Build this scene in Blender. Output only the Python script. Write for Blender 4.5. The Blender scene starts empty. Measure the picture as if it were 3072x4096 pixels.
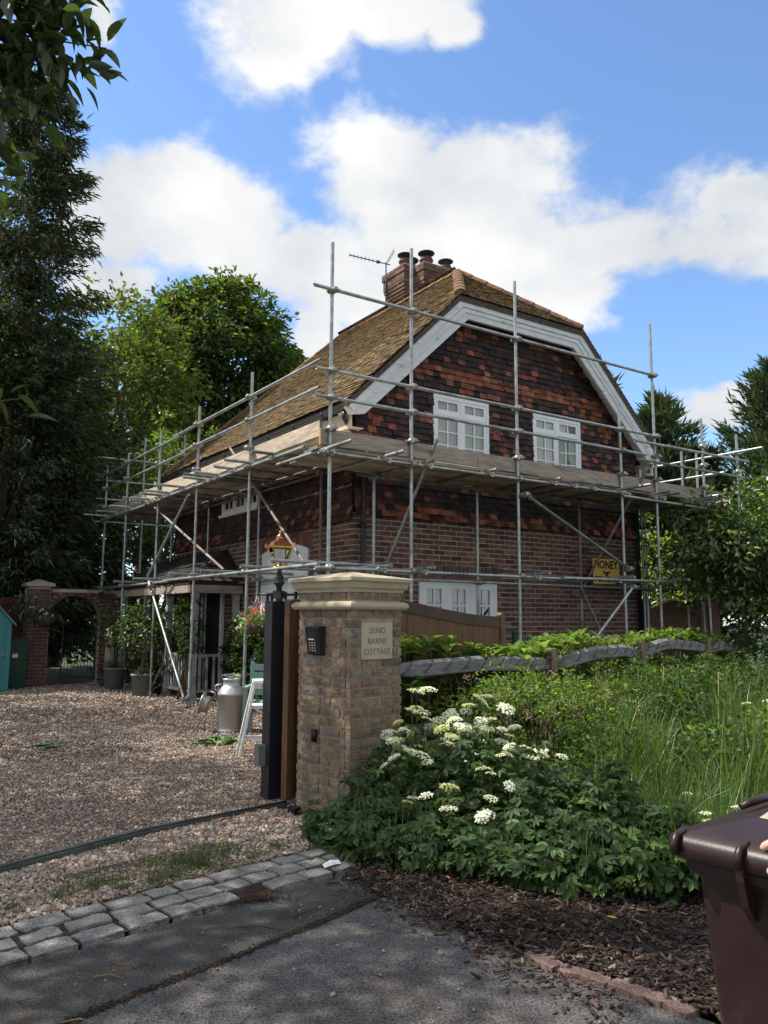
import bpy, math, random
import numpy as np
from mathutils import Vector, Matrix
random.seed(7); RNG = np.random.default_rng(7)
R_ = math.radians
S = bpy.context.scene
C = S.collection
# ---------------------------------------------------------------- camera
YAW, PITCH, ROLL, EYE = R_(55.958), R_(7.576), R_(0.2916), 1.5
fw = Vector((math.cos(YAW)*math.cos(PITCH), math.sin(YAW)*math.cos(PITCH), math.sin(PITCH)))
rt = Vector((math.sin(YAW), -math.cos(YAW), 0)); up = rt.cross(fw)
cr = rt*math.cos(ROLL)+up*math.sin(ROLL); cu = -rt*math.sin(ROLL)+up*math.cos(ROLL)
cam = bpy.data.cameras.new('camera'); camo = bpy.data.objects.new('camera', cam); C.objects.link(camo)
camo.matrix_world = Matrix(((cr.x, cu.x, -fw.x, 0), (cr.y, cu.y, -fw.y, 0), (cr.z, cu.z, -fw.z, EYE), (0, 0, 0, 1)))
cam.sensor_fit = 'VERTICAL'; cam.sensor_height = 36.0; cam.sensor_width = 27.0; cam.lens = 28.304
cam.clip_start = 0.05; cam.clip_end = 2000
S.camera = camo
S.render.resolution_x = 768; S.render.resolution_y = 1024
# ---------------------------------------------------------------- sky, sun, exposure
SUN_EL, SUN_AZ = R_(54), R_(140)            # azimuth counted from +X towards +Y
W = bpy.data.worlds.new('World'); S.world = W; W.use_nodes = True
nt = W.node_tree; nt.nodes.clear()
def nn(tree, typ, **kw):
    n = tree.nodes.new(typ)
    for k, v in kw.items(): setattr(n, k, v)
    return n
def wm(op, a, b=None, c=None):
    n = nn(nt, 'ShaderNodeMath', operation=op)
    for i, q in enumerate((a, b, c)):
        if q is None: continue
        if isinstance(q, (int, float)): n.inputs[i].default_value = q
        else: nt.links.new(q, n.inputs[i])
    return n.outputs[0]
sky = nn(nt, 'ShaderNodeTexSky', sky_type='NISHITA', sun_disc=False, sun_elevation=SUN_EL,
         sun_rotation=R_(310), air_density=1.0, dust_density=0.35, ozone_density=2.0)
tc = nn(nt, 'ShaderNodeTexCoord'); sep = nn(nt, 'ShaderNodeSeparateXYZ'); nt.links.new(tc.outputs['Generated'], sep.inputs[0])
dx, dy, dz = sep.outputs
cy_, sy_ = math.cos(YAW), math.sin(YAW)
df = wm('ADD', wm('MULTIPLY', dx, cy_), wm('MULTIPLY', dy, sy_)); dr = wm('SUBTRACT', wm('MULTIPLY', dx, sy_), wm('MULTIPLY', dy, cy_))
az = wm('ARCTAN2', dr, df); el = wm('ARCSINE', dz)
# noise used to ruffle the outline of the clouds
def wnoise(scale, detail, rough, vec, lac=2.0):
    n = nn(nt, 'ShaderNodeTexNoise'); n.inputs['Scale'].default_value = scale; n.inputs['Detail'].default_value = detail
    n.inputs['Roughness'].default_value = rough; n.inputs['Lacunarity'].default_value = lac
    nt.links.new(vec, n.inputs['Vector']); return n
mp = nn(nt, 'ShaderNodeMapping'); nt.links.new(tc.outputs['Generated'], mp.inputs[0]); mp.inputs['Scale'].default_value = (1, 1, 1.5)
n1 = wnoise(7.0, 9, 0.6, mp.outputs[0]); n2 = wnoise(2.3, 5, 0.55, mp.outputs[0]); n3 = wnoise(3.2, 3, 0.5, mp.outputs[0])
nw = wnoise(5.0, 4, 0.6, mp.outputs[0]); ncol = nn(nt, 'ShaderNodeSeparateColor'); nt.links.new(nw.outputs['Color'], ncol.inputs[0])
azw = wm('ADD', az, wm('MULTIPLY', wm('SUBTRACT', ncol.outputs[0], 0.5), 0.10))
elw = wm('ADD', el, wm('MULTIPLY', wm('SUBTRACT', ncol.outputs[1], 0.5), 0.09))
BL = [(-.147,.672,.104,.069),(-.010,.699,.150,.046),(.091,.680,.052,.032),(-.152,.629,.040,.029),(-.288,.499,.098,.052),
 (-.200,.474,.109,.058),(-.336,.468,.063,.055),(-.110,.434,.115,.063),(.010,.533,.109,.069),(.114,.525,.115,.055),(.071,.467,.173,.069),
 (.178,.431,.150,.063),(.294,.446,.138,.055),(.385,.429,.127,.043),(.439,.464,.052,.026),(.189,.389,.115,.040),(-.043,.394,.092,.040),
 (-.338,.393,.063,.032),(.407,.248,.063,.023),(-.370,.647,.029,.035),(-.078,.344,.035,.035),(.101,.393,.173,.046)]
cv = nn(nt, 'ShaderNodeCombineXYZ'); nt.links.new(azw, cv.inputs[0]); nt.links.new(elw, cv.inputs[1])
dmin = None
for (a0, e0, ra, re) in BL:
    vm = nn(nt, 'ShaderNodeVectorMath', operation='MULTIPLY_ADD'); nt.links.new(cv.outputs[0], vm.inputs[0]); vm.inputs[1].default_value = (1/ra, 1/re, 0); vm.inputs[2].default_value = (-a0/ra, -e0/re, 0)
    vl = nn(nt, 'ShaderNodeVectorMath', operation='LENGTH'); nt.links.new(vm.outputs[0], vl.inputs[0])
    dmin = vl.outputs['Value'] if dmin is None else wm('MINIMUM', dmin, vl.outputs['Value'])
den = wm('POWER', 2.718, wm('MULTIPLY', wm('MULTIPLY', dmin, dmin), -0.8))
# unseen cloud over the rest of the sky, thickened to whiten the ambient light
inview = nn(nt, 'ShaderNodeMapRange', interpolation_type='SMOOTHSTEP'); nt.links.new(wm('ABSOLUTE', az), inview.inputs[0])
inview.inputs[1].default_value = 0.48; inview.inputs[2].default_value = 0.62
hi = nn(nt, 'ShaderNodeMapRange', interpolation_type='SMOOTHSTEP'); nt.links.new(el, hi.inputs[0])
hi.inputs[1].default_value = 0.70; hi.inputs[2].default_value = 0.82
away = wm('MAXIMUM', inview.outputs[0], hi.outputs[0])
den = wm('MAXIMUM', den, wm('MULTIPLY', away, wm('MULTIPLY', wm('SUBTRACT', n2.outputs[0], 0.30), 3.4)))
ruff = wm('MULTIPLY', wm('SUBTRACT', n1.outputs[0], 0.5), 1.7)
cov = nn(nt, 'ShaderNodeMapRange', interpolation_type='SMOOTHSTEP'); nt.links.new(wm('ADD', den, ruff), cov.inputs[0])
cov.inputs[1].default_value = 0.28; cov.inputs[2].default_value = 0.72
shade = nn(nt, 'ShaderNodeMapRange'); nt.links.new(wm('ADD', n3.outputs[0], wm('MULTIPLY', n1.outputs[0], 0.5)), shade.inputs[0])
shade.inputs[1].default_value = 0.52; shade.inputs[2].default_value = 0.92; shade.inputs[3].default_value = 0.0; shade.inputs[4].default_value = 1.0
cc = nn(nt, 'ShaderNodeMix', data_type='RGBA'); nt.links.new(shade.outputs[0], cc.inputs[0])
cc.inputs[6].default_value = (2.55, 2.75, 3.0, 1); cc.inputs[7].default_value = (4.3, 4.3, 4.25, 1)
skc = nn(nt, 'ShaderNodeMix', data_type='RGBA', blend_type='MULTIPLY'); skc.inputs[0].default_value = 1
nt.links.new(sky.outputs[0], skc.inputs[6]); skc.inputs[7].default_value = (.80, .91, 1.02, 1)
mx = nn(nt, 'ShaderNodeMix', data_type='RGBA'); nt.links.new(cov.outputs[0], mx.inputs[0]); nt.links.new(skc.outputs[2], mx.inputs[6]); nt.links.new(cc.outputs[2], mx.inputs[7])
bg = nn(nt, 'ShaderNodeBackground'); bg.inputs[1].default_value = 0.15; nt.links.new(mx.outputs[2], bg.inputs[0])
wo = nn(nt, 'ShaderNodeOutputWorld'); nt.links.new(bg.outputs[0], wo.inputs[0])
sl = bpy.data.lights.new('sun', 'SUN'); sl.energy = 4.0; sl.angle = R_(0.53); sl.color = (1.0, 0.95, 0.86)
so = bpy.data.objects.new('sun', sl); C.objects.link(so)
SUNV = Vector((math.cos(SUN_AZ)*math.cos(SUN_EL), math.sin(SUN_AZ)*math.cos(SUN_EL), math.sin(SUN_EL)))
so.rotation_euler = SUNV.to_track_quat('Z', 'Y').to_euler(); so.location = (-20, 35, 50)
S.view_settings.view_transform = 'Standard'; S.view_settings.look = 'None'; S.view_settings.gamma = 1
S.view_settings.exposure = 0.70; S.view_settings.use_curve_mapping = False
# ---------------------------------------------------------------- helpers: materials
def mat(name, col, rough=.8, metal=0., var=.2, vs=4., bump=.2, bs=40., bd=.01, attr=False, spec=.4, col2=None, c2s=1.2, c2lo=.5, c2hi=.62, stretch=None, fine=0., fs=200.):
    m = bpy.data.materials.new(name); m.use_nodes = True; t = m.node_tree; t.nodes.clear()
    L = t.links.new
    o = nn(t, 'ShaderNodeOutputMaterial'); b = nn(t, 'ShaderNodeBsdfPrincipled'); L(b.outputs[0], o.inputs[0])
    b.inputs['Roughness'].default_value = rough; b.inputs['Metallic'].default_value = metal; b.inputs['Specular IOR Level'].default_value = spec
    g = nn(t, 'ShaderNodeNewGeometry'); mpn = nn(t, 'ShaderNodeMapping'); L(g.outputs['Position'], mpn.inputs[0])
    if stretch: mpn.inputs['Scale'].default_value = stretch
    def noise(sc, d=4, r=.6):
        n = nn(t, 'ShaderNodeTexNoise'); n.inputs['Scale'].default_value = sc; n.inputs['Detail'].default_value = d; n.inputs['Roughness'].default_value = r
        L(mpn.outputs[0], n.inputs['Vector']); return n.outputs[0]
    if attr:
        a = nn(t, 'ShaderNodeAttribute'); a.attribute_name = 'Col'; src = a.outputs['Color']
    else:
        a = nn(t, 'ShaderNodeRGB'); a.outputs[0].default_value = (*col, 1); src = a.outputs[0]
    def ranged(x, f0, f1, t0, t1):
        r = nn(t, 'ShaderNodeMapRange'); L(x, r.inputs[0])
        for i, q in enumerate((f0, f1, t0, t1)): r.inputs[i+1].default_value = q
        return r.outputs[0]
    if col2 is not None:
        mm = nn(t, 'ShaderNodeMix', data_type='RGBA'); L(ranged(noise(c2s, 6, .65), c2lo, c2hi, 0, 1), mm.inputs[0]); L(src, mm.inputs[6]); mm.inputs[7].default_value = (*col2, 1); src = mm.outputs[2]
    v = ranged(noise(vs, 6), .3, .7, 1-var, 1+var)
    if fine:
        mu = nn(t, 'ShaderNodeMath', operation='MULTIPLY'); L(v, mu.inputs[0]); L(ranged(noise(fs, 2), .3, .7, 1-fine, 1+fine), mu.inputs[1]); v = mu.outputs[0]
    h = nn(t, 'ShaderNodeVectorMath', operation='SCALE'); L(src, h.inputs[0]); L(v, h.inputs['Scale']); L(h.outputs[0], b.inputs['Base Color'])
    if bump:
        bn = nn(t, 'ShaderNodeBump'); bn.inputs['Strength'].default_value = bump; bn.inputs['Distance'].default_value = bd; L(noise(bs, 5, .65), bn.inputs['Height']); L(bn.outputs[0], b.inputs['Normal'])
    return m
def leafmat(name, trans=.35, gloss=.06, rough=.35):
    m = bpy.data.materials.new(name); m.use_nodes = True; t = m.node_tree; t.nodes.clear(); L = t.links.new
    o = nn(t, 'ShaderNodeOutputMaterial'); a = nn(t, 'ShaderNodeAttribute'); a.attribute_name = 'Col'
    d = nn(t, 'ShaderNodeBsdfDiffuse'); L(a.outputs['Color'], d.inputs[0])
    tr = nn(t, 'ShaderNodeBsdfTranslucent'); mu = nn(t, 'ShaderNodeMix', data_type='RGBA', blend_type='MULTIPLY'); mu.inputs[0].default_value = 1
    L(a.outputs['Color'], mu.inputs[6]); mu.inputs[7].default_value = (2.2, 2.3, .8, 1); L(mu.outputs[2], tr.inputs[0])
    m1 = nn(t, 'ShaderNodeMixShader'); m1.inputs[0].default_value = trans; L(d.outputs[0], m1.inputs[1]); L(tr.outputs[0], m1.inputs[2])
    gl = nn(t, 'ShaderNodeBsdfGlossy'); gl.inputs['Roughness'].default_value = rough; gl.inputs[0].default_value = (1, 1, 1, 1)
    m2 = nn(t, 'ShaderNodeMixShader'); m2.inputs[0].default_value = gloss; L(m1.outputs[0], m2.inputs[1]); L(gl.outputs[0], m2.inputs[2]); L(m2.outputs[0], o.inputs[0])
    return m
def glassmat(name, tint=(.9, .95, .93), refl=.09):
    m = bpy.data.materials.new(name); m.use_nodes = True; t = m.node_tree; t.nodes.clear(); L = t.links.new
    o = nn(t, 'ShaderNodeOutputMaterial'); tr = nn(t, 'ShaderNodeBsdfTransparent'); tr.inputs[0].default_value = (*tint, 1)
    gl = nn(t, 'ShaderNodeBsdfGlossy'); gl.inputs['Roughness'].default_value = .015
    lw = nn(t, 'ShaderNodeLayerWeight'); lw.inputs[0].default_value = .25
    mr = nn(t, 'ShaderNodeMapRange'); L(lw.outputs['Fresnel'], mr.inputs[0]); mr.inputs[3].default_value = refl; mr.inputs[4].default_value = 1
    ms = nn(t, 'ShaderNodeMixShader'); L(mr.outputs[0], ms.inputs[0]); L(tr.outputs[0], ms.inputs[1]); L(gl.outputs[0], ms.inputs[2]); L(ms.outputs[0], o.inputs[0])
    return m
M = {}
S.render.engine = 'CYCLES'; S.cycles.max_bounces = 6; S.cycles.diffuse_bounces = 3; S.cycles.glossy_bounces = 3; S.cycles.transmission_bounces = 3; S.cycles.transparent_max_bounces = 8; S.cycles.use_adaptive_sampling = True; S.cycles.adaptive_threshold = .02
M['brick'] = mat('brickwork', None or (1, 1, 1), .9, var=.28, vs=9, bump=.5, bs=70, bd=.004, attr=True)
M['stock_brick'] = mat('stock_brickwork', (1, 1, 1), .92, var=.38, vs=16, bump=1., bs=60, bd=.010, attr=True, col2=(.10, .08, .06), c2s=14, c2lo=.56, c2hi=.70, fine=.25, fs=120)
M['mortar'] = mat('lime_mortar', (.40, .335, .28), .95, var=.2, vs=8, bump=.4, bs=90, bd=.004)
M['mortar2'] = mat('sand_mortar', (.33, .265, .18), .95, var=.25, vs=6, bump=.5, bs=90, bd=.005)
M['dark'] = mat('dark_void', (.012, .012, .013), .9, var=0, bump=0)
M['batten'] = mat('old_battens', (.03, .022, .02), .9, var=.2, bump=0)
M['tile'] = mat('clay_tile', (1, 1, 1), .82, var=.38, vs=13, bump=.35, bs=60, bd=.004, attr=True, col2=(.018, .014, .017), c2s=6, c2lo=.52, c2hi=.66)
M['verge'] = mat('verge_mortar', (.085, .07, .058), .95, var=.45, vs=14, bump=.8, bs=40, bd=.02, col2=(.20, .19, .16), c2s=16, c2lo=.6, c2hi=.7)
M['rooftile'] = mat('mossy_roof_tile', (1, 1, 1), .95, var=.5, vs=11, bump=.9, bs=45, bd=.018, attr=True, col2=(.215, .15, .052), c2s=5.5, c2lo=.47, c2hi=.62)
M['paint'] = mat('white_paint', (.82, .84, .85), .45, var=.06, vs=3, bump=.06, bs=30)
M['oldpaint'] = mat('peeling_white_paint', (.66, .68, .69), .6, var=.12, vs=5, bump=.25, bs=40, col2=(.33, .31, .28), c2s=3.2, c2lo=.60, c2hi=.70, stretch=(1, 1, 3))
M['cream'] = mat('cream_fascia', (.66, .57, .47), .6, var=.08, bump=.05)
M['blackmetal'] = mat('black_metal', (.016, .016, .018), .42, var=.2, bump=.05, spec=.5)
M['blackpost'] = mat('black_powder_coat', (.010, .010, .013), .5, var=.15, vs=2, bump=.03, spec=.4)
M['gutter'] = mat('gutter_iron', (.035, .035, .038), .5, var=.2, bump=.05)
M['steel'] = mat('galvanised_tube', (.37, .395, .39), .44, metal=.7, var=.3, vs=9, bump=.1, bs=60, col2=(.19, .165, .135), c2s=2.6, c2lo=.55, c2hi=.70)
M['steelgreen'] = mat('green_painted_tube', (.14, .21, .14), .5, metal=.4, var=.3, vs=8, bump=.08, col2=(.28, .28, .25), c2s=3, c2lo=.5, c2hi=.62)
M['steelrust'] = mat('rusty_tube', (.20, .155, .12), .6, metal=.15, var=.3, vs=7, bump=.1, col2=(.30, .30, .29), c2s=2.2, c2lo=.5, c2hi=.6)
M['coupler'] = mat('coupler_steel', (.34, .33, .30), .45, metal=.7, var=.3, vs=20, bump=.1)
M['board'] = mat('scaffold_board', (.55, .45, .34), .85, var=.25, vs=5, bump=.25, bs=30, stretch=(1, 1, 7), col2=(.38, .32, .26), c2s=1.1, c2lo=.48, c2hi=.62)
M['greyboard'] = mat('weathered_board', (.36, .295, .235), .9, var=.3, vs=5, bump=.3, bs=30, stretch=(1, 1, 7), col2=(.25, .215, .18), c2s=1.4, c2lo=.5, c2hi=.62)
M['bandend'] = mat('board_end_orange', (.55, .26, .09), .7, var=.1, bump=0)
M['bandgreen'] = mat('board_end_green', (.10, .16, .10), .6, var=.2, bump=0)
M['gatewood'] = mat('stained_gate_wood', (.125, .058, .022), .55, var=.32, vs=7, bump=.2, bs=25, stretch=(5, 5, .5))
M['gatedark'] = mat('dark_gate_rail', (.068, .034, .020), .6, var=.3, vs=5, bump=.2, bs=25)
M['sidegate'] = mat('side_gate_wood', (.17, .075, .042), .6, var=.3, vs=7, bump=.2, bs=25, stretch=(5, 5, .5))
M['fence'] = mat('split_oak', (.20, .195, .185), .92, var=.42, vs=7, bump=.8, bs=26, bd=.015, stretch=(.7, 2.2, 4), col2=(.10, .088, .075), c2s=5, c2lo=.55, c2hi=.66)
M['fencepost'] = mat('oak_post', (.22, .155, .10), .92, var=.4, vs=8, bump=.7, bs=30, bd=.012, stretch=(2.5, 2.5, .5), col2=(.15, .12, .09), c2s=5, c2lo=.5, c2hi=.62)
M['stone'] = mat('sandstone', (.44, .375, .265), .88, var=.14, vs=5, bump=.25, bs=60, bd=.004, col2=(.37, .31, .22), c2s=4, c2lo=.5, c2hi=.68)
M['engrave'] = mat('engraved_letters', (.20, .145, .08), .9, var=.1, bump=0)
M['copper'] = mat('copper', (.62, .30, .16), .32, metal=.95, var=.2, vs=20, bump=.05, col2=(.40, .22, .12), c2s=15)
M['brass'] = mat('lacquered_brass', (.55, .36, .10), .35, metal=.8, var=.2, vs=20, bump=.03)
M['iron'] = mat('cast_iron_green_black', (.020, .025, .024), .45, var=.2, bump=.05)
M['alu'] = mat('churn_aluminium', (.52, .51, .50), .42, metal=.85, var=.16, vs=4, bump=.05, bs=20, col2=(.42, .40, .37), c2s=3, stretch=(1, 1, .4))
M['zinc'] = mat('grey_planter', (.17, .18, .17), .6, var=.15, bump=.06)
M['teal'] = mat('teal_paint', (.055, .22, .24), .6, var=.12, bump=.1, stretch=(4, 4, .5))
M['binbrown'] = mat('brown_plastic', (.022, .0095, .0085), .40, var=.35, vs=7, bump=.08, bs=140, spec=.42, col2=(.040, .026, .022), c2s=5, c2lo=.6, c2hi=.75)
M['bingreen'] = mat('green_plastic', (.012, .055, .032), .45, var=.12, bump=.03)
M['redfence'] = mat('red_stained_fence', (.13, .032, .022), .75, var=.2, bump=.15, stretch=(4, 4, .5))
M['white'] = mat('plain_white', (.75, .75, .73), .6, var=.04, bump=0)
M['paper'] = mat('paper', (.80, .80, .80), .8, var=.05, bump=0)
M['yellow'] = mat('sign_yellow', (.66, .46, .10), .55, var=.06, bump=0)
M['black'] = mat('print_black', (.012, .012, .012), .6, var=0, bump=0)
M['orange'] = mat('can_orange', (.75, .24, .02), .3, metal=.3, var=.1, bump=0)
M['benchgreen'] = mat('sage_paint', (.20, .31, .27), .6, var=.12, bump=.08)
M['terracotta'] = mat('terracotta', (.12, .055, .044), .8, var=.3, vs=8, bump=.15)
M['cowl'] = mat('cowl_metal', (.05, .055, .048), .6, metal=.3, var=.3, bump=.05)
M['bark'] = mat('bark', (.10, .075, .055), .95, var=.4, vs=8, bump=.9, bs=25, bd=.03, stretch=(2, 2, .5))
M['twig'] = mat('twig', (.13, .10, .06), .9, var=.2, bump=0)
M['leaf'] = leafmat('leaf', .35, .015, .5)
M['laurel'] = leafmat('laurel_leaf', .32, .05, .35)
M['grassm'] = leafmat('grass_blade', .35, .04, .4)
M['needle'] = leafmat('needle', .15, .02, .5)
M['petal'] = leafmat('petal', .25, .02, .5)
M['stonecol'] = mat('pebble', (1, 1, 1), .85, var=.2, vs=60, bump=.0, attr=True)
M['chip'] = mat('wood_chip', (1, 1, 1), .9, var=.3, vs=80, bump=0, attr=True)
M['sett'] = mat('granite_sett', (.225, .21, .19), .85, var=.3, vs=10, bump=.8, bs=60, bd=.008, fine=.55, fs=110, col2=(.17, .165, .16), c2s=8, c2lo=.5, c2hi=.66)
M['kerb'] = mat('pink_concrete', (.215, .135, .112), .9, var=.25, vs=9, bump=.8, bs=60, bd=.008, fine=.5, fs=110, col2=(.10, .07, .055), c2s=8, c2lo=.52, c2hi=.66)
M['asphalt'] = mat('tarmac', (.108, .100, .097), .9, var=.16, vs=2.5, bump=1., bs=110, bd=.012, fine=.85, fs=105, col2=(.078, .066, .058), c2s=1.6, c2lo=.5, c2hi=.68)
M['asphalt2'] = mat('old_tarmac_apron', (.070, .067, .062), .9, var=.22, vs=3, bump=1., bs=110, bd=.012, fine=.8, fs=105, col2=(.050, .038, .029), c2s=2.5, c2lo=.5, c2hi=.64)
M['soil'] = mat('dark_soil', (.040, .028, .020), .95, var=.35, vs=9, bump=.9, bs=40, bd=.03)
M['gravelbase'] = mat('gravel_bed', (.17, .125, .10), .95, var=.3, vs=5, bump=1., bs=55, bd=.03, fine=.7, fs=70)
M['grassland'] = mat('rough_grass_ground', (.05, .07, .025), .95, var=.4, vs=3, bump=.6, bs=30, bd=.04)
M['mossm'] = mat('moss', (.034, .020, .013), .97, var=.5, vs=14, bump=1., bs=60, bd=.02, col2=(.070, .060, .018), c2s=5, c2lo=.56, c2hi=.7)
M['rail'] = mat('gate_track_steel', (.085, .10, .095), .55, metal=.4, var=.25, vs=6, bump=.1)
M['glass'] = glassmat('window_glass')
M['lampglass'] = glassmat('lantern_glass', (.97, .97, .95), .06)
M['blind'] = mat('window_blind', (.36, .40, .35), .9, var=.1, bump=0)
M['room'] = mat('room_dark', (.03, .03, .03), .9, var=0, bump=0)
M['skin'] = mat('skin', (.55, .33, .25), .5, var=.08, vs=20, bump=.05)
M['cloth'] = mat('blue_cloth', (.05, .07, .12), .9, var=.1, bump=.1)
M['denim'] = mat('denim', (.04, .05, .08), .9, var=.1, bump=.1)
M['hair'] = mat('hair', (.03, .02, .014), .7, var=.2, bump=.2)
M['wire'] = mat('black_wire', (.015, .015, .015), .5, var=0, bump=0)
# ---------------------------------------------------------------- helpers: meshes
WO = {}                                   # world origin of every object that carries children
def mesh_np(name, V, F, cols=None, smooth=False):
    V = np.asarray(V, np.float32); F = np.asarray(F, np.int32); k = F.shape[1]; n = len(F)
    me = bpy.data.meshes.new(name)
    me.vertices.add(len(V)); me.vertices.foreach_set('co', V.ravel())
    me.loops.add(n*k); me.loops.foreach_set('vertex_index', F.ravel())
    me.polygons.add(n); me.polygons.foreach_set('loop_start', np.arange(0, n*k, k, dtype=np.int32)); me.polygons.foreach_set('loop_total', np.full(n, k, np.int32))
    if smooth: me.polygons.foreach_set('use_smooth', np.ones(n, bool))
    if cols is not None:
        a = me.color_attributes.new('Col', 'FLOAT_COLOR', 'CORNER')
        cc_ = np.ones((n, 4), np.float32); cc_[:, :3] = cols
        a.data.foreach_set('color', np.repeat(cc_, k, axis=0).ravel())
    me.update(calc_edges=True); me.validate()
    return me
def place(name, me, m=None, parent=None, loc=None, kind=None):
    o = bpy.data.objects.new(name, me); C.objects.link(o)
    if m is not None and me is not None and not me.materials: me.materials.append(M[m] if isinstance(m, str) else m)
    if parent is not None: o.parent = parent
    if loc is not None: o.location = loc
    if kind: o['kind'] = kind
    return o
def thing(name, label, cat, loc=(0, 0, 0), group=None):
    o = bpy.data.objects.new(name, None); C.objects.link(o); o.location = loc; o.empty_display_size = .1
    o['label'] = label; o['category'] = cat
    if group: o['group'] = group
    WO[o.name] = Vector(loc); return o
def tag(o, label, cat, group=None):
    o['label'] = label; o['category'] = cat
    if group: o['group'] = group
    return o
class MB:
    def __init__(s): s.v = []; s.f = []; s.c = []; s.sm = []
    def add(s, vs, fs, col=None, smooth=False):
        b = len(s.v); s.v += [tuple(q) for q in vs]
        for f in fs: s.f.append(tuple(b+i for i in f)); s.c.append(col); s.sm.append(smooth)
        return s
    def obox(s, c, ex, ey, ez, col=None):
        c = Vector(c); ex = Vector(ex); ey = Vector(ey); ez = Vector(ez)
        vs = [c+ex*i+ey*j+ez*k for k in (-1, 1) for j in (-1, 1) for i in (-1, 1)]
        return s.add(vs, [(0, 2, 3, 1), (4, 5, 7, 6), (0, 1, 5, 4), (2, 6, 7, 3), (0, 4, 6, 2), (1, 3, 7, 5)], col)
    def box(s, a, b, col=None, rz=0., piv=None):
        a = Vector(a); b = Vector(b); c = (a+b)/2; h = (b-a)/2
        return s.obox(c, (h.x, 0, 0), (0, h.y, 0), (0, 0, h.z), col)
    def rbox(s, c, size, rz=0., col=None):
        ca, sa = math.cos(rz), math.sin(rz); x, y, z = [q/2 for q in size]
        return s.obox(c, (ca*x, sa*x, 0), (-sa*y, ca*y, 0), (0, 0, z), col)
    def bar(s, p0, p1, w, h, upv=(0, 0, 1), col=None):
        p0 = Vector(p0); p1 = Vector(p1); d = (p1-p0); n = d.normalized(); sd = n.cross(Vector(upv)).normalized(); u2 = sd.cross(n)
        return s.obox((p0+p1)/2, d/2, sd*w/2, u2*h/2, col)
    def path(s, pts, rad, n=8, col=None, cap=True, smooth=True):
        pts = [Vector(p) for p in pts]; rad = rad if hasattr(rad, '__len__') else [rad]*len(pts)
        rings = []; ref = Vector((0, 0, 1))
        prev = None
        for i, p in enumerate(pts):
            d = (pts[min(i+1, len(pts)-1)]-pts[max(i-1, 0)])
            d = d.normalized() if d.length > 1e-9 else Vector((0, 0, 1))
            a = prev if prev is not None else (ref if abs(d.z) < .9 else Vector((1, 0, 0)))
            x = (a-d*a.dot(d)).normalized(); y = d.cross(x); prev = x
            rings.append([p+(x*math.cos(2*math.pi*k/n)+y*math.sin(2*math.pi*k/n))*rad[i] for k in range(n)])
        vs = [q for r in rings for q in r]; fs = []
        for i in range(len(pts)-1):
            for k in range(n): fs.append((i*n+k, i*n+(k+1) % n, (i+1)*n+(k+1) % n, (i+1)*n+k))
        b = len(s.v); s.add(vs, fs, col, smooth)
        if cap:
            s.f.append(tuple(b+k for k in reversed(range(n)))); s.c.append(col); s.sm.append(False)
            e = b+(len(pts)-1)*n; s.f.append(tuple(e+k for k in range(n))); s.c.append(col); s.sm.append(False)
        return s
    def pipe(s, p0, p1, r=.0242, n=12, wall=.005, deep=.12):
        p0 = Vector(p0); p1 = Vector(p1); d = (p1-p0).normalized()
        s.path([p0, p1], r, n, cap=False)
        for e, q in ((p0, d), (p1, -d)):
            b = len(s.v); a = Vector((0, 0, 1)) if abs(q.z) < .9 else Vector((1, 0, 0)); x = (a-q*a.dot(q)).normalized(); y = q.cross(x)
            for rr, off in ((r, 0), (r-wall, 0), (r-wall, deep)):
                for k in range(n): s.v.append(tuple(e+q*off+(x*math.cos(2*math.pi*k/n)+y*math.sin(2*math.pi*k/n))*rr))
            for ri in (0, 1):
                for k in range(n):
                    s.f.append((b+ri*n+k, b+ri*n+(k+1) % n, b+(ri+1)*n+(k+1) % n, b+(ri+1)*n+k)); s.c.append(None); s.sm.append(ri == 1)
            s.f.append(tuple(b+2*n+k for k in range(n))); s.c.append(None); s.sm.append(False)
        return s
    def lathe(s, prof, c=(0, 0, 0), n=20, col=None, smooth=True, ax=None):
        c = Vector(c); vs = []; fs = []
        for (r, z) in prof:
            for k in range(n):
                p = Vector((r*math.cos(2*math.pi*k/n), r*math.sin(2*math.pi*k/n), z))
                if ax is not None: p = ax @ p
                vs.append(c+p)
        for i in range(len(prof)-1):
            for k in range(n): fs.append((i*n+k, i*n+(k+1) % n, (i+1)*n+(k+1) % n, (i+1)*n+k))
        return s.add(vs, fs, col, smooth)
    def prism(s, poly, org, eu, ev, en, col=None):
        """poly in (u,v), extruded along en from org"""
        org = Vector(org); eu = Vector(eu); ev = Vector(ev); en = Vector(en); n = len(poly)
        a = [org+eu*u+ev*v for u, v in poly]; b = [p+en for p in a]
        return s.add(a+b, [tuple(range(n)), tuple(range(2*n-1, n-1, -1))]+[(i, i+n, (i+1) % n+n, (i+1) % n) for i in range(n)], col)
    def mesh(s, name, org=(0, 0, 0)):
        o = Vector(org); me = bpy.data.meshes.new(name); me.from_pydata([Vector(q)-o for q in s.v], [], s.f)
        if any(s.sm): me.polygons.foreach_set('use_smooth', s.sm)
        if any(q is not None for q in s.c):
            at = me.color_attributes.new('Col', 'FLOAT_COLOR', 'CORNER'); buf = []
            for f, q in zip(s.f, s.c): buf += list((*(q or (.5, .5, .5)), 1.0))*len(f)
            at.data.foreach_set('color', buf)
        import bmesh
        bm = bmesh.new(); bm.from_mesh(me); bmesh.ops.recalc_face_normals(bm, faces=bm.faces); bm.to_mesh(me); bm.free()
        return me
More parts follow.
